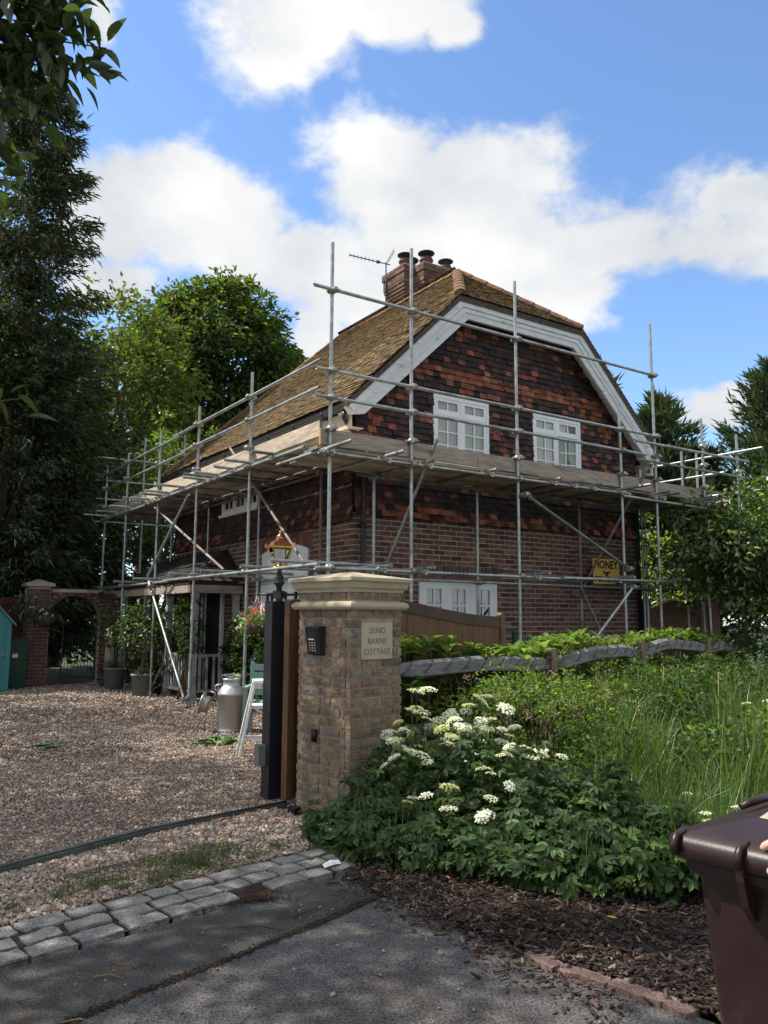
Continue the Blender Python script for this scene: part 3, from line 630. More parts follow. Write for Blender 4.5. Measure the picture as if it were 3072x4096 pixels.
while z < 4.42:
    kick = .05*max(0, 1-row/4)
    for p0, q0 in sub(YG-.02, YF, [FW], z, z+TE):
        u = p0-(TW/2 if row % 2 else 0)
        while u < q0-.01:
            p, q = max(u, p0), min(u+TW, q0); u += TW
            if q-p < .03: continue
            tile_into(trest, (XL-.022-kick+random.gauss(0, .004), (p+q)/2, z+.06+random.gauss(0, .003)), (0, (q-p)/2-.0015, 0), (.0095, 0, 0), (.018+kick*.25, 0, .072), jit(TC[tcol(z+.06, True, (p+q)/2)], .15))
    row += 1; z += TE
adopt(trest.build('remaining_tiles', 'tile', None), hang, 'stuff')
# roof
def rz(x): return EZ+SLP*(x-EX)
KX, KY, RY0, RY1, FY = 8.17, 9.86, 11.72, 16.2, 18.1     # knee, verge plane, ridge start, ridge end, far eave
KZ, RZ = rz(KX), rz(XC)
def P3(x, y, dz=0): return (x, y, rz(min(x, 2*XC-x))+dz)
TH = .10
rb = MB()
def slab(pts, th=TH):
    n = len(pts); lo = [(p[0], p[1], p[2]-th) for p in pts]
    rb.add(list(pts)+lo, [tuple(range(n)), tuple(range(2*n-1, n-1, -1))]+[(i, i+n, (i+1) % n+n, (i+1) % n) for i in range(n)])
Ls = [P3(EX, KY), P3(EX, FY), P3(XC, RY1), P3(XC, RY0), P3(KX, KY)]
slab([(x, y, z-.03) for x, y, z in Ls]); slab([(2*XC-x, y, z-.03) for x, y, z in reversed(Ls)])
slab([(KX, KY, KZ-.03), (XC, RY0, RZ-.03), (2*XC-KX, KY, KZ-.03)]); slab([(EX, FY, EZ-.03), (2*XC-EX, FY, EZ-.03), (XC, RY1, RZ-.03)])
roof = rb.build('roof', 'verge', cot)
RC = [(.165, .098, .056), (.12, .074, .048), (.20, .130, .062), (.095, .060, .045), (.18, .132, .055), (.20, .110, .064), (.14, .105, .047)]
rrest = MB(); rt_ = []
ang = math.atan(SLP); es = Vector((math.cos(ang), 0, math.sin(ang))); en_ = Vector((-math.sin(ang), 0, math.cos(ang)))
ex_ = .098; nrow = int((XC-EX)/math.cos(ang)/ex_)
for i in range(nrow+1):
    s0 = i*ex_; x = EX+s0*math.cos(ang); ya = KY-.02 if x < KX else KY+(x-KX)/(XC-KX)*(RY0-KY); yb = FY-(x-EX)/(XC-EX)*(FY-RY1)
    u = ya-(.083 if i % 2 else 0)
    while u < yb:
        p, q = max(u, ya), min(u+.166, yb); u += .166
        if q-p < .03: continue
        rt_.append((s0, (p+q)/2, q-p, x))
pk = sorted([t for t in rt_ if t[2] > .16], key=lambda t: t[1]+abs(t[0]-1.6)*.8)[:300]; pks = set(pk)
rvar = []
for i in range(14):
    mb = MB(); mb.obox((0, 0, 0), es*.064, (0, .081, 0), en_*.0075, jit(RC[i % 7], .25)); mb.v = [tuple(q+random.gauss(0, .002) for q in p) for p in mb.v]; me = mb.mesh('roof_tile'); me.materials.append(M['rooftile']); rvar.append(me)
for t in rt_:
    s0, yc, w, x = t; sag = .012*math.sin(yc*1.3)+.01*math.sin(yc*.6+s0*2)
    c = Vector((EX, yc, EZ))+es*(s0+.045)+en_*(.010+random.gauss(0, .003)+sag)
    tilt = es*.064+en_*-.009
    if t in pks:
        o = place('roof_tile', random.choice(rvar), None, roof, c-WO[roof.name]); o.rotation_euler = (random.gauss(0, .02), .13+random.gauss(0, .02), random.gauss(0, .015))
    else: rrest.obox(c, tilt, (0, w/2-.0015, 0), en_*.0075, jit(random.choice(RC), .25))
hs = math.atan2(RZ-KZ, RY0-KY); eh = Vector((0, math.cos(hs), math.sin(hs))); nh = Vector((0, -math.sin(hs), math.cos(hs))); HL = (RY0-KY)/math.cos(hs)
for i in range(int(HL/ex_)+1):
    s0 = i*ex_; f_ = min(1, (s0+.05)/HL); xa = KX+(XC-KX)*f_; xb = 2*XC-xa; u = xa-(.083 if i % 2 else 0)
    while u < xb:
        p, q = max(u, xa), min(u+.166, xb); u += .166
        if q-p < .03: continue
        rrest.obox(Vector(((p+q)/2, KY, KZ-.01))+eh*(s0+.035)+nh*(.010+random.gauss(0, .003)), ((q-p)/2-.0015, 0, 0), eh*.064+nh*-.009, nh*.0075, jit(random.choice(RC[:4]), .25))
adopt(rrest.build('remaining_roof_tiles', 'rooftile', None), roof, 'stuff')
# far slopes get plain tile courses
fr = MB()
for i in range(nrow+1):
    s0 = i*ex_; x = EX+s0*math.cos(ang); ya = KY if x < KX else KY+(x-KX)/(XC-KX)*(RY0-KY); yb = FY-(x-EX)/(XC-EX)*(FY-RY1)
    esr = Vector((-es.x, 0, es.z)); enr = Vector((-en_.x, 0, en_.z))
    if yb-ya > .1: fr.obox(Vector((2*XC-EX, (ya+yb)/2, EZ))+esr*(s0+.045)+enr*.01, esr*.064+enr*-.009, (0, (yb-ya)/2, 0), enr*.0075, jit(random.choice(RC), .2))
adopt(fr.build('far_tile_courses', 'rooftile', None), roof, 'stuff')
# ridge and hip tiles
rd = MB(); y = RY0
half = [(math.cos(a), math.sin(a)) for a in np.linspace(0, math.pi, 7)]
def ridge_piece(a, b, r=.11):
    a = Vector(a); b = Vector(b); d = (b-a).normalized(); sd = d.cross(Vector((0, 0, 1))).normalized(); u_ = sd.cross(d)
    mb = MB(); vs = [a+sd*cx_*r+u_*(sy_2*r*.85-.04) for cx_, sy_2 in half]+[b+sd*cx_*r*.95+u_*(sy_2*r*.8-.045) for cx_, sy_2 in half]; n = len(half)
    mb.add(vs, [(i, i+1, n+i+1, n+i) for i in range(n-1)]+[tuple(range(n)), tuple(range(2*n-1, n-1, -1))], jit((.20, .105, .07), .25)); return mb
while y < RY1:
    ridge_piece((XC, y, RZ-.03), (XC, min(y+.31, RY1), RZ-.03)).build('ridge_tile', 'rooftile', roof); y += .305
for sx in (1, -1):
    a = Vector((KX if sx > 0 else 2*XC-KX, KY, KZ+.03)); b = Vector((XC, RY0, RZ+.01)); n = 8
    for i in range(n): ridge_piece(a.lerp(b, i/n), a.lerp(b, (i+1)/n), .11).build('hip_tile', 'rooftile', roof)
a = Vector((EX, FY, EZ+.03)); b = Vector((XC, RY1, RZ+.03))
for i in range(14): ridge_piece(a.lerp(b, i/14), a.lerp(b, (i+1)/14), .08).build('hip_tile', 'rooftile', roof)
# bargeboards
def barge(poly, y0, y1, name='bargeboard'):
    mb = MB(); mb.prism(poly, (0, y0, 0), (1, 0, 0), (0, 0, 1), (0, y1-y0, 0)); return mb.build(name, 'oldpaint', cot)
pl = [(5.99, 4.60), (8.17, 6.75), (8.37, 6.47), (6.34, 4.55), (6.08, 4.50)]
mirror = lambda p: [(2*XC-x, z_) for x, z_ in reversed(p)]
barge(pl, 9.90, 9.95); barge(mirror(pl), 9.90, 9.95)
barge([(8.17, 6.75), (11.09, 6.75), (10.89, 6.47), (8.37, 6.47)], 9.899, 9.951)
ml = [(6.03, 4.64), (8.17, 6.75), (8.24, 6.65), (6.12, 4.55)]; ml2 = [(6.12, 4.62), (8.25, 6.63), (8.30, 6.57), (6.18, 4.56)]
for q, yy in ((ml, 9.875), (ml2, 9.885)):
    o = barge(q, yy, 9.8995, 'moulding'); o = barge(mirror(q), yy, 9.8995, 'moulding')
barge([(8.17, 6.75), (11.09, 6.75), (11.02, 6.65), (8.24, 6.65)], 9.874, 9.8985, 'moulding'); barge([(8.25, 6.63), (11.01, 6.63), (10.96, 6.57), (8.30, 6.57)], 9.884, 9.8985, 'moulding')
mb = MB()   # soffit behind the bargeboards
for s_ in (0, 1):
    q = [(6.05, 4.60), (8.17, 6.68), (8.20, 6.64), (6.10, 4.55)]; q = mirror(q) if s_ else q
    mb.prism(q, (0, 9.952, 0), (1, 0, 0), (0, 0, 1), (0, .30, 0))
mb.box((8.19, 9.952, 6.62), (11.07, YG, 6.66)); mb.build('soffit', 'oldpaint', cot)
mb = MB(); mb.box((6.12, 9.98, 4.32), (6.16, FY-.1, 4.58)); mb.build('fascia', 'cream', cot)
mb = MB(); mb.box((6.161, 9.98, 4.33), (XL, FY-.1, 4.345)); mb.build('eaves_soffit', 'cream', cot)
mb = MB(); mb.box((13.10, 9.98, 4.32), (13.14, FY-.1, 4.58)); mb.box((XR, 9.98, 4.33), (13.099, FY-.1, 4.345)); mb.build('fascia', 'cream', cot)
# gutters and downpipes
for sx in (0, 1):
    gx0 = 6.045 if not sx else 2*XC-6.045
    mb = MB(); prof = [(-.062, .03), (-.055, -.01), (-.03, -.045), (0, -.055), (.03, -.045), (.055, -.01), (.062, .03), (.055, .03), (.047, -.008), (.025, -.038), (0, -.047), (-.025, -.038), (-.047, -.008), (-.055, .03)]
    mb.prism(prof, (gx0, 9.92, 4.63), (1, 0, 0), (0, 0, 1), (0, FY-9.92, 0)); gt = mb.build('gutter', 'gutter', cot)
    y = 10.6
    while y < FY and not sx:
        m2 = MB(); m2.path([(gx0-.066, y, 4.655), (gx0-.06, y, 4.60), (gx0-.02, y, 4.565), (gx0+.03, y, 4.56), (gx0+.072, y, 4.545)], .011, 6); m2.bar((gx0+.074, y-.02, 4.50), (gx0+.074, y+.02, 4.50), .01, .09); m2.build('bracket', 'gutter', gt); y += .95
dp = MB(); dp.path([(6.05, 10.02, 4.57), (6.05, 10.03, 4.47), (6.20, 10.12, 4.36), (6.46, 10.17, 4.22), (6.50, 10.17, 4.12), (6.50, 10.17, 2.1), (6.50, 10.17, .05)], .036, 10); dpo = dp.build('downpipe', 'blackmetal', cot)
for zz in (3.9, 2.9, 1.9, .9):
    m2 = MB(); m2.path([(6.50, 10.17, zz-.04), (6.50, 10.17, zz+.04)], .045, 10); m2.box((6.43, 10.19, zz-.025), (6.57, 10.22, zz+.025)); m2.build('pipe_clip', 'blackmetal', dpo)
dp = MB(); dp.path([(13.15, 10.02, 4.57), (13.15, 10.05, 4.45), (12.95, 10.12, 4.30), (12.84, 10.17, 4.15), (12.84, 10.17, .05)], .040, 10); dp.build('downpipe', 'blackmetal', cot)
# chimney
ch = MB(); zb = 7.4
def plan(g): return [(9.80-g, 13.75-g), (10.10-g, 13.75-g), (10.10-g, 13.43-g), (11.25+g, 13.43-g), (11.25+g, 14.20), (10.60+g, 14.20), (10.60+g, 14.50+g), (9.80-g, 14.50+g)]
def lay(z0, z1, g): ch.prism(plan(g), (0, 0, z0), (1, 0, 0), (0, 1, 0), (0, 0, z1-z0))
lay(zb, 8.56, -.085); stk = None
chim = ch.build('chimney', 'mortar2', cot)
def bandbricks(z0, z1, g, col=(.175, .098, .066)):
    pln = plan(g); n = len(pln)
    for i in range(n):
        a = Vector((*pln[i], 0)); b = Vector((*pln[(i+1) % n], 0)); d = b-a; L_ = d.length; k = max(1, round(L_/.23)); dn = d.normalized(); nrm = Vector((dn.y, -dn.x, 0)); off = .5*(int(z0*100) % 2)
        nb = []
        cuts = [0]+[(j+off)/k*L_ for j in range(k+1) if 0.02 < (j+off)/k < .98]+[L_]
        for c0, c1 in zip(cuts[:-1], cuts[1:]):
            m2 = MB(); c = a+dn*(c0+c1)/2-nrm*.05; m2.obox((c.x, c.y, (z0+z1)/2), dn*((c1-c0)/2-.003), nrm*.05, (0, 0, (z1-z0)/2-.004), jit(random.choice([col, (.13, .085, .066), (.21, .12, .07), (.10, .07, .06)]), .25)); m2.build('brick', 'brick', chim)
zc = 8.16
for k, g in enumerate([-.08, -.08, -.08, -.08, -.08, -.04, -.02, .0, .02, .035, .035, .035, .06, .06]):
    ch2 = MB(); ch2.prism(plan(g-.012), (0, 0, zc), (1, 0, 0), (0, 1, 0), (0, 0, .0775)); ch2.build('stack_core', 'mortar2', chim)
    bandbricks(zc, zc+.078, g); zc += .0778
m2 = MB(); m2.prism(plan(.0), (0, 0, zc), (1, 0, 0), (0, 1, 0), (0, 0, .05)); m2.build('flaunching', 'mortar', chim)
for (px, py, s_, cap) in ((9.98, 13.98, .88, 1), (10.35, 13.68, .95, 1), (10.93, 13.72, .88, 1), (10.30, 14.25, 1.05, 1), (10.60, 13.95, .7, 0)):
    m2 = MB(); m2.lathe([(.0, .0), (.15*s_, 0), (.145*s_, .05), (.138*s_, .13*s_), (.15*s_, .155*s_), (.165*s_, .17*s_), (.165*s_, .20*s_), (.145*s_, .215*s_), (.14*s_, .25*s_), (.115*s_, .25*s_), (.10*s_, .1)], (px, py, zc+.03), 16); pot = m2.build('chimney_pot', 'terracotta', chim)
    if cap:
        m2 = MB(); m2.lathe([(.0, .43*s_), (.12*s_, .41*s_), (.195*s_, .375*s_), (.20*s_, .355*s_), (.12*s_, .385*s_), (0, .40*s_)], (px, py, zc+.03), 18)
        for q in range(3):
            a = q*2.1; m2.bar((px+.11*s_*math.cos(a), py+.11*s_*math.sin(a), zc+.25*s_), (px+.11*s_*math.cos(a), py+.11*s_*math.sin(a), zc+.41*s_), .012, .012, (1, 0, 0))
        m2.path([(px+.13*s_*math.cos(a_), py+.13*s_*math.sin(a_), zc+.25*s_) for a_ in np.linspace(0, 6.28, 14)], .007, 5); m2.build('cowl', 'cowl', pot)
# television aerial
ae = thing('tv_aerial', 'spiky grey rooftop television aerial beside the chimney', 'aerial', (9.75, 14.56, 8.3))
m2 = MB(); m2.path([(9.75, 14.40, 8.2), (9.75, 14.40, 9.54)], .014, 8); m2.build('mast', 'cowl', ae)
bd = Vector((-.75, .55, .25)).normalized(); sd = bd.cross(Vector((0, 0, 1))).normalized(); ud = sd.cross(bd); o0 = Vector((9.75, 14.40, 9.50))
m2 = MB(); m2.bar(o0-bd*.10, o0+bd*.88, .018, .018); bo = m2.build('boom', 'cowl', ae)
for i in range(8):
    m2 = MB(); c = o0+bd*(.22+i*.09); m2.path([c-sd*.10, c+sd*.10], .004, 5); m2.path([c-ud*.05, c+ud*.05], .004, 5); m2.build('director', 'cowl', ae)
for s_ in (1, -1):
    d2 = (ud*s_*.9-bd*.25).normalized(); m2 = MB(); m2.bar(o0, o0+d2*.36, .012, .012)
    for i in range(5): c = o0+d2*(.08+i*.07); m2.path([c-sd*.19, c+sd*.19], .0042, 5)
    m2.build('reflector', 'cowl', ae)
m2 = MB(); m2.rbox(o0+bd*.18, (.07, .05, .05), 2.2); m2.build('junction_box', 'blackmetal', ae)
# ---------------------------------------------------------------- windows
def part(name, parent, org=None):
    o = bpy.data.objects.new(name, None); C.objects.link(o); o.parent = parent; o.empty_display_size = .1; WO[o.name] = WO[parent.name]; return o
def window(parent, org, eu, ev, en, w, h, cols, top=.0, prow=3, pcol=2, proud=.03, fr=.055, sash=.05, blind=.0, open_col=None, m='paint', room=True):
    org, eu, ev, en = Vector(org), Vector(eu), Vector(ev), Vector(en); wd = part('window', parent)
    def B(mb, u0, u1, v0, v1, d0, d1): mb.obox(org+eu*(u0+u1)/2+ev*(v0+v1)/2+en*(d0+d1)/2, eu*(u1-u0)/2, ev*(v1-v0)/2, en*(d1-d0)/2)
    f = MB(); B(f, 0, w, 0, fr, -.06, proud); B(f, 0, w, h-fr, h, -.06, proud); B(f, 0, fr, fr, h-fr, -.06, proud); B(f, w-fr, w, fr, h-fr, -.06, proud)
    cw = (w-2*fr)/cols
    for i in range(1, cols): B(f, fr+i*cw-.025, fr+i*cw+.025, fr, h-fr, -.06, proud-.004)
    if top: B(f, fr, w-fr, h-fr-top-.04, h-fr-top, -.06, proud-.006)
    f.build('frame', m, wd)
    sl_ = MB(); B(sl_, -.04, w+.04, -.05, -.001, -.05, proud+.05); sl_.build('sill', m, wd)
    for i in range(cols):
        u0 = fr+i*cw+(.025 if i else 0); u1 = fr+(i+1)*cw-(.025 if i < cols-1 else 0)
        secs = [(fr, h-fr-top-(.04 if top else 0), prow)]+([(h-fr-top, h-fr, 1)] if top else [])
        for (v0, v1, rows) in secs:
            s_ = MB(); d0, d1 = -.045, proud-.012; sw = sash
            B(s_, u0, u1, v0, v0+sw, d0, d1); B(s_, u0, u1, v1-sw, v1, d0, d1); B(s_, u0, u0+sw, v0+sw, v1-sw, d0, d1); B(s_, u1-sw, u1, v0+sw, v1-sw, d0, d1)
            iu, iv = (u1-u0-2*sw), (v1-v0-2*sw)
            for k in range(1, pcol): B(s_, u0+sw+iu*k/pcol-.011, u0+sw+iu*k/pcol+.011, v0+sw, v1-sw, -.02, d1-.006)
            for k in range(1, rows): B(s_, u0+sw, u1-sw, v0+sw+iv*k/rows-.011, v0+sw+iv*k/rows+.011, -.02, d1-.007)
            so_ = s_.build('casement', m, wd)
            pv = []
            for a in range(pcol):
                for b in range(rows):
                    p = MB(); p.obox(org+eu*(u0+sw+iu*(a+.5)/pcol)+ev*(v0+sw+iv*(b+.5)/rows)+en*-.008, eu*(iu/pcol/2), ev*(iv/rows/2), en*.002); pv.append(p.build('pane', 'glass', wd))
            if open_col is not None and open_col == (i, rows):
                hinge = org+eu*u1; R2 = Matrix.Rotation(R_(-13), 4, ev); 
                for q in [so_]+pv:
                    T = Matrix.Translation(hinge-WO[q.name]); q.data.transform(T @ R2 @ T.inverted())
    if room:
        r = MB(); B(r, -.02, w+.02, -.02, h+.02, -.62, -.60); r.build('room', 'room', wd)
        r = MB(); B(r, -.03, -.02, -.02, h+.02, -.62, -.07); B(r, w+.02, w+.03, -.02, h+.02, -.62, -.07); B(r, -.02, w+.02, -.03, -.02, -.62, -.07); B(r, -.02, w+.02, h+.02, h+.03, -.62, -.07); r.build('reveal', 'room', wd)
    if blind:
        r = MB(); B(r, fr, w-fr, h*(1-blind), h-.02, -.085, -.075); r.build('blind', 'blind', wd)
    return wd
gx_ = ((1, 0, 0), (0, 0, 1), (0, -1, 0))
def gw(W_, **k): return window(cot, (W_[0], YG, W_[2]), *gx_, W_[1]-W_[0], W_[3]-W_[2], **k)
gw(W1, cols=2, top=.24, blind=1.); gw(W2, cols=2, top=.24, blind=.98, open_col=(1, 3)); gw(W3, cols=3, prow=3, fr=.06, sash=.085, proud=.03, blind=.33)
m2 = MB(); m2.box((W1[1]+.001, YG-.03, W1[2]), (W1[1]+.06, YG+.02, W1[3])); m2.box((W2[1]+.001, YG-.03, W2[2]), (W2[1]+.055, YG+.02, W2[3])); m2.build('window_packing', 'greyboard', cot)
# drive side: upper window and french window with arched head
ex2 = ((0, -1, 0), (0, 0, 1), (-1, 0, 0))
window(cot, (XL, FW[1], FW[2]), *ex2, FW[1]-FW[0], FW[3]-FW[2], cols=3, prow=2, blind=.9)
fwd = window(cot, (XL, FD[1]-.02, .05), *ex2, FD[1]-FD[0]-.04, 2.05, cols=3, prow=4, fr=.07, sash=.08, blind=.0)
m2 = MB(); pts = [(FD[0]+.02, 2.11), (FD[1]-.02, 2.11)]+[(y_, 2.62+.16*(1-((y_-12.47)/.98)**2)-.01) for y_ in np.linspace(FD[1]-.02, FD[0]+.02, 12)]
m2.prism(pts, (XL-.02, 0, 0), (0, 1, 0), (0, 0, 1), (.06, 0, 0)); m2.build('arched_panel', 'paint', cot)
m2 = MB(); m2.prism([(FD[0]+.10, 2.2), (FD[1]-.10, 2.2)]+[(y_, 2.52+.14*(1-((y_-12.47)/.88)**2)) for y_ in np.linspace(FD[1]-.10, FD[0]+.10, 9)], (XL-.035, 0, 0), (0, 1, 0), (0, 0, 1), (.0145, 0, 0)); m2.build('arched_moulding', 'paint', cot)
# extractor vent on the gable
m2 = MB(); AXY = Matrix.Rotation(R_(90), 3, 'X'); m2.lathe([(0, .05), (.09, .05), (.14, .03), (.16, 0)], (10.07, YG, 1.08), 18, ax=AXY); m2.build('wall_vent', 'zinc', cot)
# ---------------------------------------------------------------- porch
po = thing('porch', 'white posted porch with a low dark tiled roof beside the front door', 'porch', (5.9, 15.9, 0))
PX0, PX1, PY0, PY1 = 5.45, 6.33, 14.25, 18.6
mb = MB(); e0 = 2.18
A_ = [(PX0-.18, PY0-.15, e0), (PX0-.18, PY1+.2, e0), (XL, PY1+.2, 2.85), (XL, PY0+.75, 2.85)]; B_ = [(PX0-.18, PY0-.15, e0), (XL, PY0+.75, 2.85), (XL, PY0-.15, e0)]
for q in (A_, B_): n = len(q); mb.add(q+[(x, y, z-.07) for x, y, z in q], [tuple(range(n)), tuple(range(2*n-1, n-1, -1))]+[(i, i+n, (i+1) % n+n, (i+1) % n) for i in range(n)])
pr = mb.build('roof', 'batten', po)
tb = MB(); nrw = 11
for i in range(nrw):
    f0_, f1_ = i/nrw, (i+1.25)/nrw; a = Vector(A_[0]).lerp(Vector(A_[3]), f0_); b = Vector(A_[1]).lerp(Vector(A_[2]), f0_); a1 = Vector(A_[0]).lerp(Vector(A_[3]), f1_); 
    n = 26
    for j in range(n):
        p = a.lerp(b, (j+.5)/n); sl2 = (Vector(A_[3])-Vector(A_[0])); s3 = Vector((XL-PX0+.18, 0, .67)).normalized(); nr = Vector((-s3.z, 0, s3.x)); tb.obox(p+s3*.05+nr*(.012+random.gauss(0, .003)), s3*.07+nr*-.008, (0, (b-a).length/n/2-.002, 0), nr*.007, jit((.045, .036, .032), .35))
    a2 = Vector(B_[0]).lerp(Vector(B_[1]), f0_); b2 = Vector(B_[2]).lerp(Vector(B_[1]), f0_)
    if (b2-a2).length > .15:
        s3 = Vector((0, .9, .67)).normalized(); nr = Vector((0, -s3.z, s3.y)); k = max(1, int((b2-a2).length/.165))
        for j in range(k): tb.obox(a2.lerp(b2, (j+.5)/k)+s3*.05+nr*.012, ((b2-a2).length/k/2-.002, 0, 0), s3*.07+nr*-.008, nr*.007, jit((.05, .036, .031), .35))
adopt(tb.build('roof_tiles', 'tile', None), pr, 'stuff')
mb = MB(); mb.box((PX0-.16, PY0-.14, e0-.22), (XL-.03, PY0-.10, e0-.075)); mb.box((PX0-.17, PY0-.099, e0-.22), (PX0-.13, PY1+.18, e0-.075)); mb.build('fascia', 'greyboard', po)
M['porchpaint_shaded'] = mat('porch_paint_shaded', (.36, .36, .35), .7, var=.25, bump=.05, col2=(.16, .16, .14), c2s=3)  # white paint greyed down, the porch's shade put into its colour
for (x, y) in ((PX0, PY0), (PX0, 15.6), (PX0, 17.0), (PX0, PY1), (XL-.10, PY0)):
    m2 = MB(); m2.box((x-.055, y-.055, 0), (x+.055, y+.055, e0-.1)); m2.box((x-.07, y-.07, 0), (x+.07, y+.07, .12)); m2.box((x-.065, y-.065, 1.9), (x+.065, y+.065, 1.94)); m2.build('post', 'porchpaint_shaded', po)
def railing(x0, y0, x1, y1):
    d = Vector((x1-x0, y1-y0, 0)); L_ = d.length; m2 = MB()
    for zz in (.18, .82): m2.bar((x0, y0, zz), (x1, y1, zz), .045, .05)
    m2.build('rail', 'porchpaint_shaded', po); k = int(L_/.13)
    for i in range(k):
        p = Vector((x0, y0, 0))+d*(i+.5)/k; m2 = MB(); m2.bar((p.x, p.y, .2), (p.x, p.y, .80), .05, .02, (d.y, -d.x, 0)); m2.build('baluster', 'porchpaint_shaded', po)
railing(PX0, PY0+.06, PX0, 15.54); railing(PX0+.06, PY0, XL-.16, PY0); railing(PX0, 15.66, PX0, 16.9)
m2 = MB(); m2.box((XL-.05, 15.1, .05), (XL-.01, 16.0, 2.0)); dr_ = m2.build('door', 'black', po); m2 = MB(); m2.box((XL-.07, 15.0, 0), (XL-.012, 15.09, 2.08)); m2.box((XL-.07, 16.01, 0), (XL-.012, 16.1, 2.08)); m2.box((XL-.07, 15.09, 2.0), (XL-.012, 16.01, 2.08)); m2.build('door_frame', 'paint', po)
# ================================================================ scaffold
sc = thing('scaffold', 'galvanised tube scaffold with timber boards wrapped round the cottage', 'scaffolding', (5.11, 8.81, 0))
cpm = MB()
cpm.path([(0, 0, -.028), (0, 0, .028)], .036, 10); cpm.path([(-.028, .05, 0), (.028, .05, 0)], .036, 10); cpm.box((-.03, -.05, -.022), (.03, -.03, .022)); cpm.path([(.045, -.03, 0), (.045, .035, 0)], .009, 6); cpm.box((.036, -.032, -.02), (.056, -.012, .02)); cpm.path([(-.045, .02, 0), (-.045, .085, 0)], .009, 6)
cpm.v = [tuple(q*1.2 for q in p) for p in cpm.v]; cme = cpm.mesh('coupler'); cme.materials.append(M['coupler'])
def coupler(p, parent, out=(0, -1, 0), along=None):
    o = place('coupler', cme, None, parent, Vector(p)-WO[parent.name]); o.rotation_euler = (0, 0, math.atan2(out[1], out[0])-math.pi/2+random.gauss(0, .08)); return o
def tube(name, a, b, m='steel'):
    mb = MB(); mb.pipe(a, b); return mb.build(name, m, sc)
YO, XO, YI, XI = 8.81, 5.11, 9.92, 6.20
G = {}
for i, (x, top) in enumerate(((5.11, 6.47), (6.40, 6.735), (8.39, 6.745), (10.755, 5.143), (11.665, 6.745), (13.05, 5.22), (14.15, 5.07))):
    t = tube('standard', (x, YO, .01), (x+(0.0 if i else -.005), YO, top)); m2 = MB(); m2.rbox((x, YO, .006), (.15, .15, .012)); m2.build('base_plate', 'coupler', sc); G[x] = t
    hs_ = [2.14, 3.60, 3.93]+([4.70, 4.34] if x > 5.2 or True else [])+([5.795] if top > 6 and x < 12 else [])
    for h_ in hs_:
        if h_ < top-.05: coupler((x, YO, h_), t)
for x, top in ((6.52, 3.68), (8.53, 3.66), (10.93, 3.66), (12.75, 3.66)):
    t = tube('standard', (x, YI, .01), (x, YI, top), 'steelrust' if x == 10.93 else 'steel')
    for h_ in (2.09, 3.60): coupler((x, YI, h_), t)
for x, y_, zt in ((12.72, 9.97, 4.4), (14.55, 9.97, 4.95)): t = tube('standard', (x, y_, .02), (x, y_, zt))
GR = YO-.055
for (z_, x0, x1, nm) in ((5.79, 4.80, 11.69, 'guard_rail'), (4.69, 4.86, 11.72, 'guard_rail'), (4.33, 4.84, 11.36, 'guard_rail'), (3.60, 4.91, 10.9, 'ledger'), (2.13, 4.88, 9.3, 'ledger')):
    t = tube(nm, (x0, GR, z_), (x1, GR, z_))
tube('ledger', (9.2, GR-.05, 2.14), (11.9, GR-.05, 2.16)); tube('ledger', (10.7, GR-.01, 3.555), (14.2, GR-.01, 3.50)); tube('ledger', (11.3, YI+.055, 2.16), (14.6, YI+.3, 2.12), 'steelrust')
tube('guard_rail', (11.01, GR-.05, 4.53), (14.35, GR-.05, 4.54)); tube('guard_rail', (11.05, GR-.05, 4.21), (14.35, GR-.05, 4.21), 'steelgreen')
tube('ledger', (6.2, YI-.055, 3.60), (13.2, YI-.055, 3.60), 'steelrust'); tube('ledger', (5.5, YI-.055, 2.09), (12.9, YI-.055, 2.09))
for (x, y0) in ((5.04, 8.16), (5.92, 8.30), (6.62, 8.58), (7.75, 8.56), (9.05, 8.55), (9.5, 8.52), (9.95, 8.50), (10.62, 8.12), (11.48, 8.40), (11.72, 8.35), (12.5, 8.1), (12.75, 8.3), (13.3, 8.45)):
    t = tube('transom', (x, y0, 3.652), (x+random.gauss(0, .02), 10.12, 3.652), 'steel' if random.random() < .8 else 'steelrust'); coupler((x, GR, 3.61), t, (1, 0, 0))
for (x, y0) in ((5.86, 8.50), (6.53, 8.46), (8.66, 8.45), (10.50, 8.40), (11.9, 8.4)):
    t = tube('transom', (x, y0, 2.185), (x, 10.08, 2.185)); coupler((x, GR, 2.14), t, (1, 0, 0))
# braces on the gable side
tube('brace', (6.78, 8.71, 4.0), (6.70, 9.95, 2.15)); tube('brace', (8.44, 8.70, 3.36), (10.76, 8.70, 2.33), 'steelgreen'); tube('brace', (11.32, 8.70, 4.10), (11.05, 9.95, 2.12), 'steelrust')
tube('brace', (10.83, 8.70, 2.05), (8.55, 8.70, .05)); tube('brace', (10.84, 9.85, 2.08), (12.1, 9.85, .05))
for (x, z_) in ((8.44, 3.36), (10.74, 2.34), (10.83, 2.04)): coupler((x, 8.74, z_), sc)
